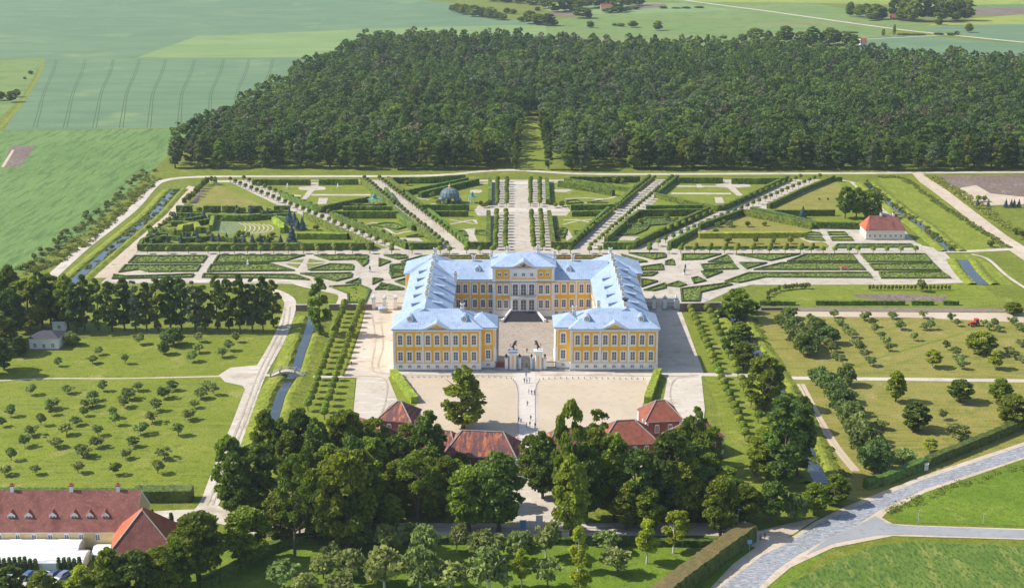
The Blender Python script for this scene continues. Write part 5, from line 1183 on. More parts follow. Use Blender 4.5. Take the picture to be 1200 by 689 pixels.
gx, gy = ground(645, 548); stable(gx + 7.5, gy + 3.5, 19.5, 11, math.radians(7), 5.6, 10.8, 'tile_patchy', 'gate lodge half hidden by trees right of the entrance drive', ins=4.5, porch=-1)
gx, gy = ground(468, 510); stable(gx, gy + 3.0, 9.5, 9.5, math.radians(-14), 5.6, 9.9, 'tile_patchy', 'square pavilion with orange red pyramid roof behind the left grove', ins=4.9, wins=2)
gx, gy = ground(774, 510); stable(gx, gy + 3.0, 10.5, 9.5, math.radians(8), 5.6, 10.2, 'tile', 'square pavilion with red pyramid roof behind the right grove', ins=4.6, wins=2)
gx, gy = ground(737, 535); stable(gx - 1, gy + 3, 16, 11, math.radians(8), 5.2, 10.2, 'tile', 'red roofed curved stable wing right of the forecourt', ins=6, wins=4)
gx, gy = ground(514, 540); stable(gx, gy + 2, 12, 9, math.radians(-14), 4.8, 8.8, 'tile_patchy', 'lower stable wing with old tiles joined to the left gate lodge', ins=3, wins=3)
gx, gy = ground(432, 532); stable(gx, gy + 3, 15, 9, math.radians(-35), 5.0, 9.5, 'tile', 'red roofed stable wing hidden at the left end of the grove', ins=4, wins=3)
gx, gy = ground(812, 533); stable(gx, gy + 2, 14, 10, math.radians(30), 5.2, 9.8, 'tile', 'red roofed stable wing behind the sparse tree on the right', ins=4, wins=3)
# white outbuilding left
gx, gy = ground(35, 410)
g, rf = house('white_shed', 'white shed with dark low roof below the trees at the left', None, 4.3, 6.0, 'x', 'wall_white', 'roof_dark', org=(gx, gy), size=(10.5, 9), over=.4, inset=4, wins=[(W_HOUSE, 2, -.01, 1, 0), (W_HOUSE, 5.2, -.01, .8, 0), (W_HOUSE, 8.4, -.01, 1, 0)])
gx, gy = ground(62, 389); house('white_shed', 'smaller white shed half hidden behind the larger one', None, 4.2, 4.9, 'x', 'wall_white', 'roof_dark', org=(gx, gy), size=(4.6, 5), over=.3, inset=1, wins=[(W_HOUSE, 2.5, -.01, 1.2, 0)])
# domed pavilion, pagodas
gx, gy = ground(527, 238); g = empty('domed_pavilion', (gx, gy, 0)); tag(g, 'round garden pavilion with blue grey lattice dome and gilt finial', 'pavilion')
m = MB(M['dome']); m.lathe([(4.9, 3.2), (5.1, 4.2), (4.6, 5.9), (3.4, 7.2), (1.5, 8.1), (.6, 8.3)], n=16); dm = m.build('dome', g)
m = MB(M['gold']); m.lathe([(.6, 8.3), (.5, 8.8), (.7, 9.2), (.25, 9.6), (.12, 10.6)], n=8); m.build('finial', dm)
m = MB(M['trim_grey'])
for k in range(16):
    t = k / 16 * 6.283; pr = [(4.9, 3.2), (5.13, 4.2), (4.63, 5.95), (3.42, 7.25), (1.5, 8.15)]
    for (r0, z0), (r1, z1) in zip(pr, pr[1:]): m.tube((r0 * 1.01 * math.cos(t), r0 * 1.01 * math.sin(t), z0), (r1 * 1.01 * math.cos(t), r1 * 1.01 * math.sin(t), z1), .09, .09, 4)
m.build('ribs', dm)
for k in range(8):
    t = k / 8 * 6.283 + .2; m = MB(M['dome']); m.tube((4.7 * math.cos(t), 4.7 * math.sin(t), 0), (4.7 * math.cos(t), 4.7 * math.sin(t), 3.3), .22, .22, 6); m.build('column', g)
for (px_, py_, e) in ((518, 239, 0), (536, 239, 1)):
    gx, gy = ground(px_, py_); g = empty('garden_arbour', (gx, gy, 0)); tag(g, 'small blue grey arbour at the %s foot of the domed pavilion' % ('left', 'right')[e], 'arbour')
    m = MB(M['dome']); m.lathe([(1.9, 2.0), (1.9, 2.8), (1.2, 3.6), (.3, 4.0)], n=10); m.build('roof', g)
    for k in range(6): m = MB(M['dome']); m.tube((1.7 * math.cos(k * 1.05), 1.7 * math.sin(k * 1.05), 0), (1.7 * math.cos(k * 1.05), 1.7 * math.sin(k * 1.05), 2.1), .12, .12, 5); m.build('post', g)
def pagoda(px_, py_, r, label, mt='teal'):
    gx, gy = ground(px_, py_); g = empty('tea_pavilion', (gx, gy, 0)); tag(g, label, 'pavilion')
    m = MB(M[mt]); n = 6; pts = []
    for a, z, rr_ in ((r, 3.3, 1.12), (r * .55, 3.4, .9), (r * .25, 4.3, 1), (.2, 5.3, 1)): pts.append((a * rr_, z))
    m.lathe(pts, n=n); m.lathe([(r * .35, 4.6), (r * .3, 5.2), (.1, 6.2)], n=n); m.build('roof', g)
    for k in range(n): m = MB(M['wall_white']); m.tube((r * .8 * math.cos(k * 1.047), r * .8 * math.sin(k * 1.047), 0), (r * .8 * math.cos(k * 1.047), r * .8 * math.sin(k * 1.047), 3.35), .14, .14, 5); m.build('post', g)
pagoda(439, 240.5, 3.6, 'teal roofed garden pavilion between the two left avenues'); pagoda(553.5, 238, 2.4, 'small teal and white pavilion right of the domed pavilion')
# statues, fountain basin
for px_, py_, lb in ((396, 221, 'white column on round base right of the left cross paths'), (337, 221, 'white column on round base left of the left cross paths'), (433.5, 319, 'slim grey statue at the crossing left of the palace'), (803, 317, 'slim dark statue at the crossing right of the palace'), (802, 322, 'short dark statue just in front of the slim one right of the palace'), (290.5, 311.5, 'small white statue among the left beds')):
    gx, gy = ground(px_, py_); m = MB([M['wall_white'], M['bronze']]); m.box(-.5, .5, -.5, .5, 0, 1.0, 0); m.lathe([(.28, 1.0), (.36, 1.6), (.42, 2.2), (.2, 2.5), (.24, 2.8), (.1, 3.0)], n=8, mi=0 if 'white' in lb else 1); o = m.build('statue'); o.location = (gx, gy, 0); tag(o, lb, 'statue')
# little red cart in the rose beds, red thing in orchard
gx, gy = ground(989.5, 319.5); g = empty('rose_arbour', (gx, gy, 0)); tag(g, 'small arbour with red roof among the rose beds right of the palace', 'arbour'); m = MB(M['tile']); m.hip(-1.8, 1.8, -1.2, 1.2, 2.2, 3.2, over=.2); m.build('roof', g)

for x in (-1.6, 1.6):
    for y in (-1, 1): m = MB(M['wall_white']); m.box(x - .08, x + .08, y - .08, y + .08, 0, 2.2); m.build('post', g)
gx, gy = ground(1141, 382); g = empty('tractor', (gx, gy, 0), .3); tag(g, 'small red tractor parked among the orchard trees on the right', 'tractor')
m = MB([M['red_paint'], M['glass']]); m.box(-2.0, .3, -.55, .55, .9, 1.7); m.box(.3, 1.7, -.8, .8, .9, 2.0); m.box(.35, 1.65, -.75, .75, 2.0, 2.7, 1); m.box(.2, 1.8, -.9, .9, 2.7, 2.85, 0); m.build('body', g)
for x, r in ((-1.4, .5), (1.0, .85)):
    for y in (-1, 1): m = MB([M['tyre'], M['grey_metal']]); m.tube((x, y * .8, r), (x, y * 1.15, r), r, r, 14); m.tube((x, y * .78, r), (x, y * 1.18, r), r * .45, r * .45, 10, 1); m.build('wheel', g)
# arched canal bridge
A = Vector(ground(318, 441)); B = Vector(ground(358, 441.5)); d = B - A; L_ = d.length; g = empty('canal_bridge', (A.x, A.y, 0), math.atan2(d.y, d.x)); tag(g, 'small arched stone footbridge with pale railings over the left canal', 'bridge')
n = 16; top = lambda x: .35 + 1.9 * math.sin(math.pi * x / L_)
m = MB([M['stone'], M['gravel']]); oc, orr = L_ * .5, 2.9
for s in (-1.3, 1.3):
    for k in range(n):
        x0, x1 = L_ * k / n, L_ * (k + 1) / n; bt = lambda x: (math.sqrt(max(0, orr ** 2 - (x - oc) ** 2)) * .52 + .1) if abs(x - oc) < orr else -.3
        m.face([(x0, s, bt(x0)), (x1, s, bt(x1)), (x1, s, top(x1)), (x0, s, top(x0))], 0)
for k in range(n):
    x0, x1 = L_ * k / n, L_ * (k + 1) / n; m.face([(x0, -1.3, top(x0)), (x1, -1.3, top(x1)), (x1, 1.3, top(x1)), (x0, 1.3, top(x0))], 1); m.face([(x0, -1.3, bt(x0)), (x1, -1.3, bt(x1)), (x1, 1.3, bt(x1)), (x0, 1.3, bt(x0))], 0)
m.build('arch', g)
for s in (-1.25, 1.25):
    m = MB([M['wall_white'], M['stone']])
    for k in range(n): m.tube((L_ * k / n, s, top(L_ * k / n) + .9), (L_ * (k + 1) / n, s, top(L_ * (k + 1) / n) + .9), .06, .06, 4)
    for k in range(0, n * 2 + 1): x = L_ * k / n / 2; m.box(x - .03, x + .03, s - .03, s + .03, top(x), top(x) + .9)
    for e in (0, .28, .72, 1): x = L_ * e; m.box(x - .2, x + .2, s - .2, s + .2, top(x) - .1, top(x) + 1.3, 1)
    m.build('railing', g)
# tents, cars, thuja hedge at bottom left
a = ground(-60, 652); b = ground(97, 652)
for i, (x0, x1, py_, h, dp, lb) in enumerate(((-80, 92, 656, 3.6, 6.0, 'long white marquee nearest to the ochre house'), (-80, 98, 668, 3.0, 6.5, 'long white marquee in front of the other one at bottom left'), (107, 140, 657, 2.6, 6, 'small flat white awning between the marquees and the hipped house'))):
    xa, ya = ground(x0, py_); xb = ground(x1, py_)[0]; g = empty('marquee', (xa, ya, 0)); tag(g, lb, 'tent'); L_ = xb - xa; m = MB(M['tent'])
    nn = 6 if i < 2 else 2
    for k in range(nn):
        t0, t1 = k / nn * math.pi, (k + 1) / nn * math.pi; f = lambda t: (dp / 2 - dp / 2 * math.cos(t), h * .62 + h * .38 * math.sin(t))
        q0, q1 = f(t0), f(t1)
        ns = max(1, int(L_ / 3))
        for j in range(ns): m.face([(L_ * j / ns, q0[0], q0[1]), (L_ * (j + 1) / ns, q0[0], q0[1]), (L_ * (j + 1) / ns, q1[0], q1[1] - .08 * (j % 2)), (L_ * j / ns, q1[0], q1[1] - .08 * (j % 2))])
    m.face([(L_, 0, 0)] + [(L_, *f(k / nn * math.pi)) for k in range(nn + 1)] + [(L_, dp, 0)])
    m.build('canopy', g); m = MB(M['tent'])
    if i < 2: m.box(0, L_, -.04, .0, 0, h * .62)
    for k in range(6): m.tube((L_ * k / 5, .05, 0), (L_ * k / 5, .05, h * .62), .08, .08, 5)
    m.build('side_panels', g)
GT = 'columnar thuja screen in front of the marquees'
m_th = []
for s in range(3): m_th.append(leaf_mesh('thuja', [(0, 0, z, .75 * (1 - .55 * (z / 5.2) ** 2), .75 * (1 - .55 * (z / 5.2) ** 2), .55) for z in (.5, 1.3, 2.1, 2.9, 3.7, 4.4)], 700, .36, M['leaf_thuja'] if 'leaf_thuja' in M else M['leaf_forest'], 400 + s, shell=(.8, 1.05), outward=1))
k = 0
for x0, x1, py_ in ((-30, 53, 670), (70, 104, 670)):
    A = ground(x0, py_); B = ground(x1, py_); n = int((B[0] - A[0]) / 1.25)
    for i in range(n):
        o = link('thuja', m_th[k % 3]); o.location = (A[0] + 1.25 * i, A[1] + R.uniform(-.1, .1), 0); o.scale = (1, 1, R.uniform(.72, .86)); o.rotation_euler = (0, 0, R.uniform(0, 6)); k += 1
        tag(o, 'dark thuja in the screen by the marquees, %s %s' % (nth(i + 1), 'from the left in the left block' if x0 < 0 else 'from the left in the right block'), 'thuja', GT)
for i, (x, y) in enumerate(((91, 640), (97, 641), (92, 644), (103, 640))):
    pass
for i, x in enumerate((157.5, 161.5, 165)):
    gx, gy = ground(x, 612 + (6 - i * 3)); o = link('thuja', m_th[0]); o.location = (gx, gy, 0); o.scale = (1.5, 1.5, 1.25); tag(o, 'dark upright thuja at the gable of the ochre house, %s from the left' % nth(i + 1), 'thuja', 'thujas at the gable')
for x, y in ((178.5, 609), (201, 613)):
    gx, gy = ground(x, y); o = link('thuja', m_th[1]); o.location = (gx, gy, 0); o.scale = (1, 1, .62); tag(o, 'single small thuja standing %s the hipped roof by the drive' % ('left above' if x < 190 else 'right above'), 'thuja')
F_('car_park', [(-60, 679), (20, 677), (100, 677), (104, 700), (-60, 705)], 'gravel', 5)
def car(px_, py_, col, label, rz):
    m0 = plain('car_paint_' + label.split()[0], col, .25, .5, var=.03); gx, gy = ground(px_, py_); g = empty('parked_car', (gx, gy, .1), rz); tag(g, label, 'car', 'cars parked at the bottom left corner')
    m = MB([m0, M['glass']]); pr = [(-2.15, .35), (-2.2, .75), (-1.9, .95), (-1.2, 1.0), (1.4, 1.02), (2.1, .95), (2.2, .6), (2.15, .35)]
    m.v = []; m.xprism(pr, -.86, .86, 0); m.build('body', g)
    m = MB([m0, M['glass']]); lo = [(-1.35, -.8), (1.75, -.8), (1.75, .8), (-1.35, .8)]; up = [(-.65, -.65), (1.2, -.65), (1.2, .65), (-.65, .65)]
    for k in range(4): j = (k + 1) % 4; m.face([(*lo[k], 1.0), (*lo[j], 1.0), (*up[j], 1.44), (*up[k], 1.44)], 1)
    m.face([(*q, 1.44) for q in up], 1); m.box(-.62, 1.17, -.62, .62, 1.441, 1.48, 0); m.build('cabin', g)
    for x in (-1.35, 1.35):
        for y in (-.8, .8): m = MB([M['tyre'], M['grey_metal']]); m.tube((x, y - .1, .33), (x, y + .1, .33), .33, .33, 12); m.tube((x, y - .12, .33), (x, y + .12, .33), .18, .18, 8, 1); m.build('wheel', g)
    for y in (-.6, .6):
        m = MB(M['tent']); m.box(-2.23, -2.15, y - .18, y + .18, .62, .78); m.build('headlight', g)
for q in ((33, 677, (.08, .15, .35), 'blue car parked third from the right in the corner car park', 1.25), (49, 677.5, (.75, .75, .75), 'white car parked in the corner car park', 1.1), (63, 676, (.05, .08, .22), 'navy car parked right of the white car', 1.1), (74, 677, (.2, .24, .4), 'greyish blue car parked rightmost under the tree', 1.1), (17, 672, (.15, .33, .5), 'light blue car parked leftmost under the tree', 1.3)): car(*q)
# signs, box, posts
def pole(px_, py_, h, label, sign=None):
    gx, gy = ground(px_, py_); g = empty('sign_post' if sign else 'lamp_post', (gx, gy, 0)); tag(g, label, 'sign' if sign else 'post'); m = MB(M['grey_metal']); m.tube((0, 0, 0), (0, 0, h), .09, .06, 6)
    m.build('post', g)
    if sign: m = MB([M[sign]]); m.box(-.6, .6, -.08, -.03, h - 1.1, h); m.build('sign_face', g)
    else: m = MB([M['grey_metal']]); m.box(-.1, .7, -.12, .12, h - .05, h + .12); m.build('lamp_head', g)
pole(864, 624, 6.5, 'tall grey post at the corner of the big road hedge'); pole(878, 645, 3.0, 'blue road sign at the end of the big hedge', 'blue_sign'); pole(1076, 613, 3.5, 'thin post on the grass triangle left part'); pole(1152, 613, 2.6, 'thin short post on the grass triangle right part')
gx, gy = ground(1085, 550.5); m = MB([M['wall_white'], M['blue_sign']]); m.box(-.55, .55, -.35, .35, 0, 1.9, 0); m.box(-.65, .65, -.45, .45, 1.9, 2.05, 0); m.box(-.3, .3, -.37, -.35, 1.1, 1.4, 1); o = m.build('utility_box'); o.location = (gx, gy, 0); tag(o, 'white utility box in the gap of the roadside hedge', 'utility box')
for px_, py_, lb in ((613, 622.5, 'blue information board left of the drive mouth'), (632, 617, 'pale information board right of the drive mouth')):
    gx, gy = ground(px_, py_); g = empty('information_board', (gx, gy, 0)); tag(g, lb, 'board'); m = MB(M['blue_sign'] if 'blue' in lb else M['wall_white']); m.box(-.75, .75, -.05, .05, .6, 3.2); m.build('panel', g)
    
    for x in (-.82, .82): m = MB(M['grey_metal']); m.box(x - .06, x + .06, -.06, .06, 0, 3.3); m.build('post', g)
# short bollards outlining the sand courts
def bollards(pts, where, step=2.0):
    p = smooth([ground(*q) for q in pts], 8); acc = 0; i = 0; last = None
    for a, b in zip(p, p[1:]):
        d = math.dist(a, b); t = acc
        while t < d:
            i += 1; o = link('bollard', BOL); o.location = (a[0] + (b[0] - a[0]) * t / d, a[1] + (b[1] - a[1]) * t / d, .1); tag(o, 'short stone bollard edging the %s sand court, %s from the %s' % (where, nth(i), 'outer corner'), 'bollard', 'bollards round the sand courts'); t += step
        acc = t - d
m = MB(M['plinth']); m.tube((0, 0, 0), (0, 0, .7), .2, .15, 6); o = m.build('bollard'); BOL = o.data; bpy.data.objects.remove(o)
bollards([(476, 443), (540, 442.4), (590, 443), (601, 446), (606.5, 457), (607, 480), (607, 505), (606.5, 520)], 'left'); bollards([(754, 445), (690, 444), (640, 444.5), (631, 448), (627.5, 460), (627.5, 490), (628, 518)], 'right')

# ------------------------------------------------------------------ people
SHIRTS = [(.05, .06, .10), (.75, .75, .78), (.12, .25, .5), (.10, .4, .18), (.5, .12, .12), (.03, .03, .03)]
PM = [plain('shirt%d' % i, c, .8) for i, c in enumerate(SHIRTS)]; PT = [plain('trousers%d' % i, c, .8) for i, c in enumerate([(.04, .05, .09), (.10, .09, .08), (.35, .32, .27)])]
SK = plain('skin', (.5, .3, .22), .6); HAIR = [plain('hair%d' % i, c, .8) for i, c in enumerate([(.03, .02, .015), (.25, .16, .07)])]
def person_mesh(i, shirt, trs, stride, bag):
    st = stride
    V = [(0, 0, .92), (0, 0, 1.12), (0, .01, 1.38), (0, 0, 1.50), (0, -.01, 1.60), (0, -.02, 1.70),
         (-.10, 0, .88), (-.11, -st * .45, .50), (-.11, -st, .08), (-.11, -st - .16, .03), (.10, 0, .88), (.11, st * .25, .48), (.11, st, .10), (.11, st - .14, .03),
         (-.21, .01, 1.40), (-.26, st * .3 + .02, 1.13), (-.25, st * .5 - .1, .90), (-.25, st * .5 - .14, .80), (.21, .01, 1.40), (.26, -st * .3 + .02, 1.13), (.25, -st * .5 - .1, .90), (.25, -st * .5 - .14, .80)]
    E_ = [(0, 1), (1, 2), (2, 3), (3, 4), (4, 5), (0, 6), (6, 7), (7, 8), (8, 9), (0, 10), (10, 11), (11, 12), (12, 13), (2, 14), (14, 15), (15, 16), (16, 17), (2, 18), (18, 19), (19, 20), (20, 21)]
    Rd = [(.17, .12), (.15, .11), (.19, .12), .06, .10, .075, .10, .07, .05, .045, .10, .07, .05, .045, .07, .05, .036, .04, .07, .05, .036, .04]
    f = lambda c: 2 if (c.z > 1.47 or (abs(c.x) > .2 and c.z < 1.0 and c.z > .7)) else (0 if c.z > .92 else 1)
    return skin_mesh('person', V, E_, Rd, [PM[shirt], PT[trs], SK], matfn=f)
PERS = [person_mesh(i, s, t, st, 0) for i, (s, t, st) in enumerate(((0, 0, .28), (1, 2, .0), (2, 0, .25), (3, 1, .22), (4, 0, 0), (5, 1, .3)))]
def person(px_, py_, k, rz, label):
    gx, gy = ground(px_, py_); o = link('person', PERS[k]); o.location = (gx, gy, .2); o.rotation_euler = (0, 0, rz); s = R.uniform(.97, 1.08); o.scale = (s, s, s); tag(o, label, 'person')
    m = MB(HAIR[k % 2]); m.lathe([(.085, 1.63), (.112, 1.68), (.105, 1.75), (.05, 1.80)], 0, .015, 8); m.build('hair', o)
PL_ = [(614.5, 449, 0, .1, 'person in navy top walking left in the trio nearest the gate'), (617.3, 449.5, 2, 3.0, 'person in blue top in the middle of the trio nearest the gate'), (620.5, 449, 1, .3, 'person in white top on the right of the trio nearest the gate'), (616.5, 443, 2, 3.1, 'person in blue top alone just before the gate'),
       (619.5, 462, 1, 0, 'person in white top on the left of the second trio'), (623, 463, 5, 3.2, 'person in black in the middle of the second trio'), (626.3, 463, 2, 0, 'person in blue on the right of the second trio'), (618, 476.5, 3, 0, 'person in green walking alone on the drive'),
       (608, 495, 0, 1, 'person in navy at the left edge of the drive'), (610.5, 496.5, 2, 3, 'person in blue beside the one at the left drive edge'), (622, 493, 5, 0, 'person in black pausing at the middle of the drive'), (617, 502, 1, .5, 'person in white walking left of a dark dressed one'), (621, 500, 5, .2, 'person in black just below the pausing one'), (627, 502, 0, 3, 'person in navy at the right edge of the drive'),
       (616, 533, 1, 0, 'person in white between the gate lodges'), (618.5, 533.5, 2, 0, 'person in blue between the gate lodges'), (627, 530, 5, 3, 'person in black right of the pair between the lodges'), (613.5, 556.5, 1, 0, 'person in white in the group before the lodges, leftmost'), (616, 557, 0, 3, 'person in navy in the group before the lodges, middle'), (618.5, 556.5, 5, 1, 'person in black in the group before the lodges, rightmost'),
       (617.4, 431.5, 3, 0, 'person in green standing inside the gate opening'), (619.8, 432, 1, 0, 'person in white standing inside the gate opening'), (617.5, 414, 5, 0, 'person in dark clothes alone in the courtyard'), (411.8, 429, 5, 0, 'person in dark clothes at the left edge of the gravel forecourt'), (896, 632, 0, 0, 'person in navy walking at the end of the front road'), (891, 634, 4, 0, 'person in red walking at the end of the front road')]
for q in PL_: person(*q)

# ------------------------------------------------------------------ trees
cL6 = crop(0, 300, 3); cL7 = crop(0, 460, 3)
orch = [(205, 388), (325, 378), (440, 380), (345, 348), (672, 372), (700, 340), (700, 303), (782, 357), (805, 333), (832, 303), (490, 311), (108, 488), (240, 483), (362, 475), (485, 475), (605, 473), (575, 500), (725, 466), (705, 502), (455, 503), (435, 528), (325, 508), (305, 533), (180, 538)]
orch = cL6(orch) + cL7([(40, 84), (8, 120), (145, 115), (180, 80), (85, 190), (112, 152), (40, 238), (18, 290), (125, 288), (195, 192), (235, 148), (270, 116), (295, 82), (325, 50), (340, 192), (285, 220), (275, 282), (300, 228), (405, 115), (395, 90), (435, 55), (455, 24), (405, 288), (440, 232), (467, 190), (495, 146), (535, 106), (548, 64), (575, 20), (555, 284), (578, 232), (627, 152), (660, 96), (685, 54), (702, 20), (750, 8), (345, 150)])
orch.sort()
def rel_label(what, i, n, where): return '%s, %s from the left %s' % (what, nth(i + 1), where)
for i, (x, y) in enumerate(orch):
    big = (i * 7) % 5; tree('apple_tree', *ground(x, y), R.uniform(2.9, 4.3), R.uniform(3.6, 5.8), rel_label('low spreading apple tree', i, 0, 'in the left orchard meadow'), 'apple tree', 'apple trees of the left orchard')
for x, y, tp, w_, lb in ((203, 405, 383, 27, 'large round bush at the edge of the tree row, left orchard'), (192.5, 415, 398, 15, 'medium bush just below the large round one, left orchard'), (85, 404, 387, 20, 'leafy bush right of the white shed')):
    ptree('hazel_tree', x, y, tp, w_, lb, cat='bush')
# row of tall trees at the left
row = cL6([(300, 262), (345, 262), (395, 262), (440, 262), (478, 264), (517, 262), (556, 264), (600, 258), (640, 262), (687, 266), (722, 262), (766, 262), (806, 264), (846, 268), (888, 266), (926, 266), (962, 250)])
tops = [60, 75, 85, 72, 78, 88, 75, 62, 70, 78, 100, 62, 75, 58, 66, 66, 80]
for i, ((x, y), tp) in enumerate(zip(row, tops)): ptree('tall_tree', x, y, 300 + tp / 3, R.uniform(19, 26), rel_label('tall dark tree in the straight row behind the left orchard', i, 0, ''), group='row of tall trees behind the left orchard', cat='tree')
extra = [(240, 258, 60, 90), (215, 250, 75, 70), (270, 270, 90, 70), (180, 240, 60, 90), (105, 262, 75, 150), (45, 245, 30, 90), (12, 250, 60, 90), (150, 250, 50, 90), (0, 340, 195, 130), (40, 300, 110, 110), (70, 352, 275, 60), (-30, 420, 240, 100), (15, 400, 280, 70), (-40, 300, 80, 120)]
for i, (x, y, tp, w_) in enumerate(sorted(extra)): ptree('leafy_tree' if w_ > 75 else 'tall_tree', *cL6([(x, y)])[0], 300 + tp / 3, w_ / 3, rel_label('leafy tree of the left edge clump', i, 0, 'by the shed'), cat='tree', group='trees around the white shed')
ptree('tall_tree', 375, 393, 324, 31, 'single tall dark tree standing beside the left canal', k=1); 
# grove in front
c1 = crop(200, 460, 3.009); c2 = crop(400, 440, 2.768); c3g = crop(600, 440, 2.768); c4g = crop(790, 440, 2.768)
G1 = [(100, 660, 422, 190), (275, 605, 402, 150), (390, 530, 345, 105), (215, 405, 150, 115), (240, 440, 210, 130), (310, 400, 175, 130), (290, 430, 332, 125), (340, 300, 60, 100), (395, 310, 85, 90), (462, 300, 50, 90), (425, 330, 130, 90), (520, 350, 85, 110), (560, 400, 180, 120), (620, 330, 62, 130), (560, 470, 220, 110), (625, 560, 205, 170), (560, 540, 300, 110), (20, 690, 545, 120), (510, 520, 265, 100), (455, 500, 330, 90), (650, 440, 150, 110), (480, 420, 200, 100)]
G2 = [(385, 330, 245, 60), (215, 250, 150, 70), (30, 300, 108, 110), (110, 330, 137, 110), (5, 330, 120, 90), (180, 350, 190, 100), (285, 330, 112, 115), (190, 440, 272, 130), (60, 500, 240, 150), (100, 400, 200, 130), (330, 380, 260, 90), (415, 505, 292, 130), (510, 505, 247, 150), (345, 440, 260, 90), (100, 490, 335, 100), (165, 510, 382, 90), (300, 470, 300, 100), (375, 400, 270, 80), (20, 560, 330, 110), (290, 420, 230, 110), (480, 430, 270, 110)]
G3 = [(330, 400, 205, 80), (60, 360, 190, 80), (185, 470, 78, 105), (190, 530, 252, 125), (265, 420, 170, 130), (320, 430, 185, 120), (100, 400, 178, 110), (85, 330, 190, 70), (400, 480, 237, 145), (505, 470, 172, 150), (560, 420, 210, 120), (440, 510, 362, 110), (560, 475, 260, 130), (240, 480, 220, 110), (610, 470, 290, 120), (370, 500, 340, 100), (330, 470, 260, 110), (600, 380, 200, 100), (500, 380, 178, 110)]
G4 = [(70, 290, 150, 80), (25, 330, 150, 90), (120, 480, 310, 105), (150, 520, 325, 100), (225, 475, 350, 100), (60, 470, 322, 120), (10, 450, 300, 120), (120, 310, 160, 70), (190, 460, 330, 100), (60, 380, 250, 110), (110, 400, 250, 100), (165, 420, 290, 100)]
gl = [(*c1([(x, y)])[0], 460 + t / 3.009, w_ / 3.009) for x, y, t, w_ in G1] + [(*c2([(x, y)])[0], 440 + t / 2.768, w_ / 2.768) for x, y, t, w_ in G2] + [(*c3g([(x, y)])[0], 440 + t / 2.768, w_ / 2.768) for x, y, t, w_ in G3] + [(*c4g([(x, y)])[0], 440 + t / 2.768, w_ / 2.768) for x, y, t, w_ in G4]
gl.sort()
nl = sum(1 for q in gl if q[0] < 612); li = ri = 0
for x, y, tp, w_ in gl:
    if x < 612: li += 1; lb = 'leafy broad tree in the grove left of the drive, %s from the left' % nth(li)
    else: ri += 1; lb = 'leafy broad tree in the grove right of the drive, %s from the left' % nth(ri)
    ptree('leafy_tree', x, y, tp, w_ * 1.08, lb, group='trees of the grove before the palace')
ptree('spreading_tree', 543, 502, 427, 54, 'spreading tree alone on the left sand court')
ptree('sparse_tree', *c1([(437, 578)])[0], 460 + 205 / 3.009, 40, 'slim tree with long bare trunk left of the front road', k=0)
ptree('sparse_tree', *c3g([(268, 380)])[0], 440 + 95 / 2.768, 34, 'sparse crowned tree rising right of the drive', k=0)
ptree('sparse_tree', *c4g([(60, 330)])[0], 440 + 75 / 2.768, 28, 'sparse tree in front of the rightmost red roof', k=1)
ptree('sparse_tree', *c2([(248, 485)])[0], 440 + 225 / 2.768, 44, 'sparse tree by the front road left of the drive', k=1)
ptree('sparse_tree', *c3g([(400, 240)])[0], 440 + 152 / 2.768, 18, 'small sparse tree before the red stable roof', k=1)
# right avenue and canal trees
cR6 = crop(780, 330, 4.306)
for (x, y, t, w_, kd, lb) in ((360, 195, 30, 150, 'leafy_tree', 'round tree at the upper end of the right canal'), (300, 185, 110, 90, 'leafy_tree', 'smaller tree left of the round tree by the right canal'), (430, 160, 90, 80, 'leafy_tree', 'smaller tree right of the round tree by the right canal'), (375, 300, 200, 120, 'leafy_tree', 'first tree down the right canal below the upper group'), (340, 380, 235, 110, 'leafy_tree', 'dense tree over the canal water, left one'), (390, 440, 300, 130, 'leafy_tree', 'dense tree over the canal, just above the right path'),
                              (490, 645, 370, 210, 'leafy_tree', 'spreading tree with thick trunk on the right canal bank'), (620, 760, 560, 190, 'leafy_tree', 'bright leafed tree leaning over the right canal')):
    ptree(kd, *cR6([(x, y)])[0], 330 + t / 4.306, w_ / 4.306, lb)
for (x, y, t, w_, kd, lb) in ((350, 365, 62, 150, 'tall_tree', 'big dark tree at the near end of the right canal'), (400, 330, 60, 120, 'tall_tree', 'dark tree directly behind the big one at the right canal'), (304, 335, 160, 115, 'leafy_tree', 'round leafy tree before the big dark one on the right'), (260, 320, 255, 42, 'leafy_tree', 'tiny tree at the end of the right lime row'),
                              (315, 475, 340, 100, 'leafy_tree', 'first bush-like tree from the left by the country road'), (388, 475, 380, 80, 'hazel_tree', 'second bush-like tree from the left by the country road'), (455, 450, 345, 95, 'leafy_tree', 'third bush-like tree from the left by the country road'), (520, 415, 320, 95, 'leafy_tree', 'fourth bush-like tree from the left, next to the canal end')):
    ptree(kd, *c4g([(x, y)])[0], 440 + t / 2.768, w_ / 2.768, lb)
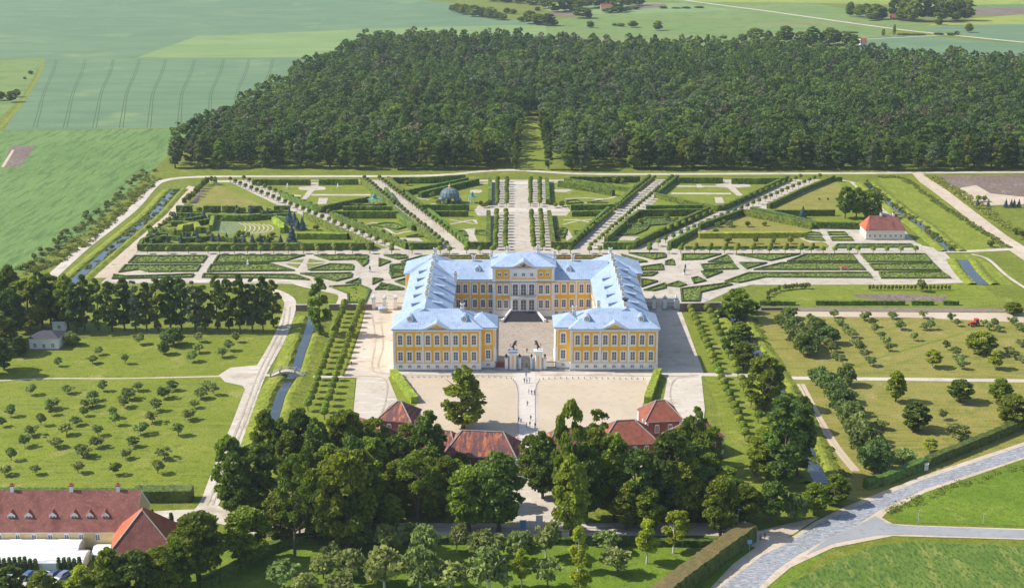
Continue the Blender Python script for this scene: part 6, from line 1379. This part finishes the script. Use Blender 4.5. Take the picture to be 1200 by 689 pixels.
# bottom orchard
for i, (x, y, t, w_, c) in enumerate(sorted([(60, 565, 478, 85, c2), (35, 668, 562, 95, c2), (165, 585, 477, 90, c2), (140, 690, 562, 115, c2), (265, 610, 482, 85, c2), (255, 700, 562, 115, c2), (375, 572, 478, 58, c2), (350, 705, 602, 110, c2), (470, 605, 500, 100, c2), (480, 710, 562, 120, c2), (575, 605, 505, 72, c2), (225, 545, 475, 60, c2), (110, 590, 465, 75, c3g), (115, 690, 585, 75, c3g), (25, 560, 502, 65, c3g), (310, 572, 502, 80, c3g), (341, 648, 562, 90, c3g), (400, 690, 588, 95, c1), (570, 600, 525, 60, c1), (538, 655, 570, 80, c1), (620, 640, 560, 90, c1), (480, 720, 640, 90, c1), (590, 720, 640, 90, c1)], key=lambda q: q[4]([(q[0], q[1])])[0][0])):
    s_ = 3.009 if c is c1 else 2.768; o_ = 460 if c is c1 else 440
    ptree('apple_tree', *c([(x, y)])[0], o_ + t / s_, w_ / s_, rel_label('grey green fruit tree', i, 0, 'among those along the bottom edge'), cat='fruit tree', group='fruit trees along the bottom edge')
for i, (x, y, t, w_, c) in enumerate([(590, 730, 562, 80, c2), (30, 690, 558, 78, c3g), (213, 640, 482, 78, c3g), (222, 720, 560, 84, c3g), (436, 610, 462, 100, c3g), (522, 575, 432, 100, c3g), (22, 535, 432, 80, c4g)]):
    if i == 0: continue
    ptree('young_linden', *c([(x, y)])[0], 440 + t / 2.768, w_ / 2.768, rel_label('bright yellow green young lime tree', i - 1, 0, 'on the bottom lawn'), cat='lime tree', group='young lime trees on the bottom lawn')
# bottom left trees before the car park
for i, (x, y, t, w_) in enumerate(((14, 705, 662, 40), (52, 715, 668, 34), (98, 712, 662, 46), (130, 712, 640, 44), (160, 708, 645, 50), (190, 700, 640, 50), (212, 690, 628, 36), (112, 690, 668, 26), (75, 712, 680, 30))):
    ptree('leafy_tree' if i != 2 else 'young_linden', x, y, t, w_, rel_label('tree in the corner clump by the car park', i, 0, ''), group='trees in the bottom left corner')
# right orchard
cR = crop(780, 350, 2.857)
ro_ = [(410, 66, 26, 60), (400, 95, 45, 70), (430, 128, 60, 80), (450, 165, 85, 100), (475, 190, 100, 95), (500, 110, 60, 60), (540, 150, 90, 75)]
for i, (x, y, t, w_) in enumerate(ro_): ptree('hazel_tree', *cR([(x, y)])[0], 350 + t / 2.857, w_ / 2.857, rel_label('large bushy tree of the dense row nearest the right canal', i, 0, ''), cat='bushy tree', group='dense bushy row in the right orchard')
sm = [(485, 75), (505, 85), (520, 95), (555, 178), (570, 205), (590, 220), (545, 165), (565, 65), (580, 88), (600, 115), (620, 132), (635, 158), (650, 178), (665, 198), (685, 225), (610, 118), (665, 72), (690, 95), (700, 115), (720, 135), (735, 155), (745, 175), (757, 68), (785, 104), (830, 140), (865, 105), (885, 103), (955, 78), (862, 66), (940, 172), (970, 192), (990, 235), (980, 215), (1080, 105), (1065, 90), (1100, 95), (1150, 190), (1165, 200), (1190, 215), (1175, 105), (1195, 110), (925, 405), (720, 435), (1190, 160), (1160, 85), (668, 72), (975, 92), (1110, 110)]
for i, (x, y) in enumerate(sorted(sm)): tree('apple_tree', *ground(*cR([(x, y)])[0]), R.uniform(2.6, 3.9), R.uniform(3.4, 5.4), rel_label('small orchard tree on the dry grass', i, 0, 'in the right orchard'), 'fruit tree', 'small trees of the right orchard')
for i, (x, y, t, w_) in enumerate(sorted([(520, 285, 225, 90), (548, 315, 245, 95), (572, 350, 270, 95), (592, 390, 300, 100), (620, 430, 340, 110), (650, 480, 380, 120), (672, 530, 430, 130), (700, 580, 470, 130), (602, 290, 218, 70)])): ptree('hazel_tree', *cR([(x, y)])[0], 350 + t / 2.857, w_ / 2.857, rel_label('broad hazel-like bush of the long dense row', i, 0, 'below the right path'), cat='bushy tree', group='long dense row of bushy trees right of the canal')
for (x, y, t, w_, kd, lb) in ((770, 345, 238, 75, 'leafy_tree', 'pointed tree just below the right path, leftmost of three'), (985, 345, 268, 85, 'leafy_tree', 'round tree just below the right path, middle of three'), (1118, 345, 265, 80, 'leafy_tree', 'tree just below the right path, rightmost of three'), (1165, 425, 320, 120, 'leafy_tree', 'large dark tree at the right edge of the orchard'), (835, 440, 340, 100, 'leafy_tree', 'upright leafy tree in the lower right orchard'),
                              (975, 470, 420, 80, 'apple_tree', 'spreading low tree in the lower right orchard'), (882, 515, 462, 65, 'young_linden', 'small bright bush near the roadside hedge'), (795, 555, 500, 70, 'apple_tree', 'pale low bush close to the hedge end'), (893, 230, 165, 75, 'young_linden', 'bright round tree above the right path'), (1055, 185, 108, 95, 'leafy_tree', 'umbrella shaped leafy tree in the upper right orchard'), (1102, 235, 170, 72, 'young_linden', 'pale round tree above the right path near the edge'), (1162, 52, 8, 75, 'leafy_tree', 'dark bush at the right end of the lower lawn')):
    ptree(kd, *cR([(x, y)])[0], 350 + t / 2.857, w_ / 2.857, lb)
# garden extras
for i, (x, y, t, w_) in enumerate(((815, 262, 95, 88), (872, 262, 102, 80), (940, 262, 108, 100), (975, 250, 130, 60), (905, 240, 120, 60))): ptree('leafy_tree', *cR5([(x, y)])[0], 195 + t / 4.2857, w_ / 4.2857, rel_label('dark dense tree of the clump behind the garden house', i, 0, ''), group='dark trees behind the garden house')
spx = [(*cR5([(602, 262)])[0], 10), (*cR5([(930, 262)])[0], 9), (*cR5([(975, 262)])[0], 9)] + [(*q, 7) for q in cL1([(465, 345), (570, 343), (650, 335), (860, 300), (950, 305), (1020, 308), (1055, 318), (345, 470), (418, 490), (505, 492), (540, 470), (585, 470), (610, 485), (705, 480), (745, 480), (795, 478), (850, 490), (905, 490), (960, 490), (1010, 485), (1060, 488), (1140, 492), (330, 455), (600, 450)])] + [(*cL2([(60, 432)])[0], 15), (*cL2([(45, 330)])[0], 13), (*cL2([(92, 360)])[0], 10), (*cL2([(118, 360)])[0], 11), (*cL2([(75, 335)])[0], 11)]
spx.sort()
for i, (x, y, w_) in enumerate(spx): X, Y = ground(x, y); wd = w_ / scale_at(X, Y); tree('blue_spruce', X, Y, wd * 1.45, wd, rel_label('blue spruce in the formal garden', i, 0, ''), 'spruce', 'blue spruces of the formal garden')
for i, (x, y) in enumerate(cL1([(655, 130), (640, 145), (625, 160), (610, 180), (597, 195), (580, 212), (560, 225), (545, 235), (525, 250), (670, 120), (720, 120), (700, 110)])): tree('leafy_shrub', *ground(x, y), 5.0, 3.6, rel_label('upright shrub along the upper left garden edge', i, 0, ''), 'shrub', 'shrubs of the upper left garden edge')
for i, (x, y) in enumerate(cL1([(300, 470), (330, 445), (355, 425), (375, 405), (400, 385), (425, 360), (450, 330), (520, 300), (620, 295), (700, 297), (795, 297), (900, 298), (960, 297), (870, 300), (1155, 297)])): tree('leafy_shrub', *ground(x, y), 3.4, 4.2, rel_label('rounded shrub between the left labyrinth hedges', i, 0, ''), 'shrub', 'rounded shrubs of the left labyrinth')
R2 = random.Random(31)
lab = [(R2.uniform(270, 480), R2.uniform(400, 488)) for _ in range(16)] + [(R2.uniform(500, 1090), R2.uniform(440, 492)) for _ in range(20)] + [(R2.uniform(480, 690), R2.uniform(335, 395)) for _ in range(10)] + [(R2.uniform(1000, 1200), R2.uniform(300, 330)) for _ in range(6)]
for i, (x, y) in enumerate(sorted((x, y) for x, y in lab if x > 700 - y)): tree('leafy_shrub', *ground(*cL1([(x, y)])[0]), R.uniform(2.2, 3.6), R.uniform(2.6, 4.0), rel_label('small green shrub filling the left labyrinth', i, 0, ''), 'shrub', 'small shrubs filling the left labyrinth')
gs = cL2([(195, 360), (705, 110), (900, 280), (940, 210), (1000, 205), (1140, 235), (1120, 225), (1160, 230), (850, 180), (880, 215), (470, 250), (540, 250), (455, 255)]) + cR4([(485, 115), (440, 110), (385, 115), (315, 320), (345, 310), (605, 370), (770, 350), (830, 365), (90, 440), (20, 245), (60, 265), (100, 260), (1100, 390), (1170, 390)]) + cR5([(240, 300), (325, 305), (410, 300), (500, 280), (225, 385), (365, 390), (455, 390), (540, 390), (165, 350), (200, 290)])
gs.sort()
for i, (x, y) in enumerate(gs): tree('leafy_shrub', *ground(x, y), R.uniform(2.5, 4.2), R.uniform(3, 4.4), rel_label('rounded green bush scattered in the formal garden lawns', i, 0, ''), 'bush', 'bushes scattered in the formal garden')
for i in range(22):
    x = 1019 + i * 4.45
    if i == 13: continue
    tree('leafy_shrub', *ground(x, 340.3), 2.6, 1.5, rel_label('small dark cone shrub in the row on the lower right lawn', i, 0, ''), 'shrub', 'cone shrubs on the lower right lawn', parts=False, name='cone_shrub')
tree('leafy_shrub', *ground(1079.5, 342), 5.6, 4.6, 'larger round bush standing in the row of cone shrubs', 'bush')
for i, (x, y) in enumerate(crop(720, 190, 2.5)([(452, 420), (450, 408), (450, 395), (458, 388), (470, 384), (482, 378), (500, 376), (510, 374), (522, 373), (534, 372), (546, 371), (558, 371), (568, 371)])): tree('leafy_shrub', *ground(x, y), 2.8, 2.4, rel_label('dark clipped shrub in the curved row right of the palace', i, 0, ''), 'shrub', 'curved shrub row right of the palace', parts=False, name='clipped_shrub')
for i, x in enumerate((433, 437, 446, 453)): tree('leafy_shrub', *ground(960 + i * 10, 235 + 0), 1.5, 1.5, 'low shrub on the right meadow, %s from the left' % nth(i + 1), 'shrub', parts=False)
for i, (x, y) in enumerate(c7([(745, 225), (790, 228), (865, 230), (888, 230), (900, 230), (920, 230)])): tree('blue_spruce', *ground(x, y), 4.5, 2.6, rel_label('small dark conifer below the bare soil at the right edge', i, 0, ''), 'conifer', 'small conifers beyond the dirt road')
for i, (x, y, w_) in enumerate([(800, 398, 8), (905, 345, 7), (930, 350, 8), (775, 205, 8), (750, 205, 9)]): X, Y = ground(*c7([(x, y)])[0]); tree('leafy_shrub', X, Y, 3.5, w_ / 2.0, rel_label('bush along the dirt road at the right', i, 0, ''), 'bush', 'bushes by the right dirt road')
# hedgerow along the left field, and along the right dirt road
c8 = crop(0, 180, 4.308)
A = c8([(75, 590), (170, 555), (250, 490), (310, 440), (345, 405), (420, 350), (480, 300), (560, 235), (660, 150), (690, 125), (760, 88)])
pp = smooth([ground(*q) for q in A], 9); i = 0; acc = 0
for k, (x, y) in enumerate(pp):
    if k % 2: continue
    i += 1; tree('leafy_shrub', x + R.uniform(-3, 3), y + R.uniform(-2, 2), R.uniform(1.4, 3.2), R.uniform(2.4, 4.6), rel_label('shrub of the wild hedgerow along the green field', i - 1, 0, ''), 'shrub', 'wild hedgerow along the left green field')
def scrub(name, pts, n, spread, size, mat, seed, hh=1.2):
    rr = random.Random(seed); p = smooth([ground(*q) for q in pts], 8); lobes = []
    for _ in range(n):
        k = rr.randrange(len(p) - 1); t = rr.random(); x = p[k][0] * (1 - t) + p[k + 1][0] * t + rr.uniform(-spread, spread); y = p[k][1] * (1 - t) + p[k + 1][1] * t + rr.uniform(-spread, spread); r = rr.uniform(.6, 1.8)
        lobes.append((x, y, .2, r, r, hh * rr.uniform(.4, 1)))
    tag(link(name, leaf_mesh(name, lobes, n * 26, size, M[mat], seed, floor=.05)), kind='stuff')
scrub('verge_scrub', c8([(150, 580), (330, 480), (500, 340), (640, 220), (780, 120)]), 230, 5.5, .6, 'leaf_shrub', 900)
scrub('verge_scrub', c8([(120, 610), (330, 530), (500, 400), (640, 270), (770, 160)]), 170, 2, .6, 'leaf_shrub', 901, .9)
scrub('road_bank_scrub', c7([(545, 95), (620, 140), (700, 190), (800, 260), (943, 355), (1060, 430)]), 300, 3.4, .6, 'leaf_shrub', 902, 1.0)
scrub('ditch_scrub', c7([(290, 120), (350, 180), (440, 250), (540, 330), (640, 405)]), 110, 2.4, .8, 'leaf_shrub', 903, 1.0)
scrub('ditch_scrub', c7([(330, 102), (430, 110), (560, 200), (700, 290), (870, 400)]), 260, 1.5, .7, 'leaf_shrub', 904, .6)
scrub('ditch_scrub', [(205, 224), (186, 243), (168, 258), (150, 276), (128, 298), (108, 316)], 90, 3.4, .7, 'leaf_shrub', 905, .8)
scrub('ditch_scrub', [(868, 366), (884, 388), (892, 406), (905, 432), (930, 470), (952, 510), (975, 555)], 170, 3.5, .7, 'leaf_shrub', 906, .8)
scrub('roadside_weeds', c4([(735, 295), (860, 240), (1200, 128)]), 60, 1.6, .35, 'leaf_shrub', 907, .35)

# ------------------------------------------------------------------ forest
FP = [ground(*q) for q in [(184, 197), (236, 165), (292, 134), (332, 111), (352, 94), (400, 70), (430, 56), (600, 55), (750, 64), (900, 68), (1010, 74), (1200, 84), (1420, 92), (1560, 200), (650, 200), (645, 170), (638, 150), (633, 136), (612, 136), (608, 150), (604, 170), (598, 200)]]
def crown_block(seed, h, r, nq, size):
    lb = lobes_broad(seed, h, r, h * .15, 22, (.18, .34), conical=(.0, .2, .1, .3, .1)[seed % 5]); me = leaf_mesh('fb', lb, nq, size, M['leaf_forest'], seed, shell=(.7, 1.05))
    co = np.empty(len(me.vertices) * 3); me.vertices.foreach_get('co', co); ti = np.empty(len(me.polygons)); me.attributes['tint'].data.foreach_get('value', ti); return co.reshape(-1, 3), ti
CB = [crown_block(500 + s, 20, 6.8, 620, 1.15) for s in range(10)]; CF = [crown_block(510 + s, 20, 7.0, 300, 1.8) for s in range(5)]
rr = random.Random(5); xs = [q[0] for q in FP]; ys = [q[1] for q in FP]; V_, T_ = [], []; edge = []; MI_ = []
y = min(ys) + 4
while y < max(ys):
    step = 9.4 if y < 700 else 11; x = min(xs)
    while x < max(xs):
        X, Y = x + rr.uniform(-3, 3), y + rr.uniform(-3, 3); x += step
        if not inside((X, Y), FP): continue
        px_, py_ = px_of(X, Y, 0)
        if px_ < -30 or px_ > 1290: continue
        front = Y < min(ys) + 13 and px_ < 1210
        if front: edge.append((X, Y)); continue
        bk = CB if Y < 720 else CF; co, ti = bk[rr.randrange(len(bk))]; a = rr.uniform(0, 6.283); ca, sa = math.cos(a), math.sin(a); s = rr.uniform(.65, 1.35); hz_ = rr.uniform(.62, 1.12) * (1 + .10 * math.sin(X * .021) * math.cos(Y * .017))
        MI_.append(np.full(len(ti), rr.choices((0, 1, 2, 3), (9, 3 + 2 * math.sin(X * .02), 4 + 3 * math.sin(X * .011 + Y * .016), 1.2))[0], dtype=np.int32)); V_.append(np.stack([(co[:, 0] * ca - co[:, 1] * sa) * s + X, (co[:, 0] * sa + co[:, 1] * ca) * s + Y, co[:, 2] * hz_], 1)); T_.append(np.clip(ti * .8 + rr.gauss(0.05, .34) + .25 * math.sin(X * .013 + 2) * math.sin(Y * .019), -.15, 1.5))
    y += step * .92
me = quads('forest', np.vstack(V_).astype(np.float32), np.concatenate(T_), M['leaf_forest']); [me.materials.append(M[k]) for k in ('leaf_forest_grey', 'leaf_forest_light', 'leaf_forest_brown')]; me.polygons.foreach_set('material_index', np.concatenate(MI_)); tag(link('forest', me), kind='stuff')
edge.sort()
for i, (X, Y) in enumerate(edge): tree('tall_tree', X, Y, R.uniform(17, 22.5), R.uniform(9, 13), rel_label('dark tall tree on the front edge of the forest', i, 0, ''), group='trees on the front edge of the forest', name='forest_edge_tree')
# grass strip trees at the allee and far clumps
c9 = crop(480, 0, 3.333); c10 = crop(900, 0, 4)
for i, (x, y) in enumerate(((604, 199), (605, 188), (643, 199), (642, 186), (636, 160), (608, 174), (639, 172))): ptree('tall_tree', x, y, y - 34, 12, 'tree lining the forest clearing, %s from the left' % nth(i + 1), group='trees lining the forest clearing')
far = [(c9, x, y, h, w_) for x, y, h, w_ in [(185, 50, 30, 34), (215, 58, 34, 40), (250, 66, 38, 44), (285, 68, 32, 40), (315, 72, 36, 40), (345, 78, 26, 34), (365, 80, 22, 26), (380, 54, 20, 26), (405, 56, 18, 22), (200, 54, 30, 30), (165, 46, 22, 20), (440, 86, 18, 30), (470, 94, 42, 50), (505, 98, 36, 44), (540, 102, 40, 46), (565, 102, 20, 26), (675, 72, 36, 56), (700, 72, 20, 20), (705, 110, 24, 26), (970, 120, 32, 30), (872, 108, 22, 34), (825, 104, 12, 24), (800, 102, 10, 18), (780, 52, 18, 40), (820, 50, 22, 44), (850, 46, 16, 26)]]
far += [(c9, x, y, h, w_) for x, y, h, w_ in [(330, 6, 20, 50), (380, 10, 24, 50), (430, 14, 26, 50), (480, 20, 30, 50), (530, 34, 40, 46), (570, 48, 54, 56), (610, 44, 44, 50), (650, 40, 44, 50), (690, 34, 44, 50), (640, 46, 24, 30), (730, 30, 44, 50), (770, 30, 44, 50), (810, 34, 44, 50), (850, 28, 40, 50), (890, 22, 36, 50), (500, 44, 16, 20), (990, 34, 10, 30), (1040, 34, 6, 30), (1080, 34, 8, 30), (1130, 32, 8, 30), (880, 38, 12, 26)]]
far += [(c10, x, y, h, w_) for x, y, h, w_ in [(385, 78, 56, 40), (425, 82, 50, 44), (460, 86, 56, 50), (500, 92, 60, 60), (535, 92, 50, 44), (485, 98, 30, 44), (600, 92, 92, 60), (640, 98, 90, 56), (675, 103, 80, 60), (720, 100, 92, 56), (765, 100, 84, 60), (810, 104, 90, 60), (850, 96, 84, 56), (890, 98, 84, 60), (930, 98, 80, 60), (620, 100, 40, 40), (880, 100, 36, 36), (800, 118, 28, 30), (940, 154, 36, 36), (885, 166, 18, 20), (590, 172, 48, 14), (540, 172, 30, 14), (855, 166, 12, 30), (800, 164, 10, 40), (640, 164, 8, 60), (700, 164, 8, 60), (380, 155, 8, 60)]]
far += [(c10, x, y, h, w_) for x, y, h, w_ in [(-60, 190, 48, 60), (0, 196, 44, 40), (30, 200, 24, 40), (80, 205, 66, 70), (150, 206, 48, 44), (205, 214, 72, 60), (240, 214, 50, 40), (290, 214, 68, 80), (320, 208, 50, 44), (370, 218, 52, 40), (400, 218, 46, 50), (-120, 195, 30, 40)]]
far += [(crop(0, 0, 2), x, y, h, w_) for x, y, h, w_ in [(28, 240, 22, 18), (40, 228, 16, 14), (2, 236, 18, 20), (72, 174, 8, 10), (58, 186, 6, 6)]]
fl = []
for c, x, y, h, w_ in far:
    s_ = {c9: 3.333, c10: 4}.get(c, 2); p = c([(x, y)])[0]; fl.append((p[0], p[1], p[1] - 1.3 * h / s_, 1.15 * w_ / s_))
fl.sort(); nL = 0
for i, (x, y, tp, w_) in enumerate(fl): ptree('leafy_tree', x, y, tp, w_ * 1.15, rel_label('distant dark tree in the fields beyond the forest', i, 0, ''), group='distant trees in the far fields', parts=False, name='distant_tree')
for px_, py_, L_, wl, lb in ((704, 11.5, 14, 'wall_cream', 'tiny distant farmhouse with red roof behind the forest, left one'), (1045, 24, 10, 'brick', 'tiny distant brick farmhouse beside the big far clump'), (1009, 54, 6, 'wall_white', 'tiny white building at the far edge of the forest')):
    gx, gy = ground(px_, py_); house('farmhouse', lb, None, 3.5, 7.5, 'x', wl, 'tile', org=(gx, gy), size=(L_, 8), ends=(0, 0), cat='farmhouse')
F_('field', [(606, 200), (642, 200), (636, 165), (630, 132), (612, 132), (609, 165)], 'lawn', 1)
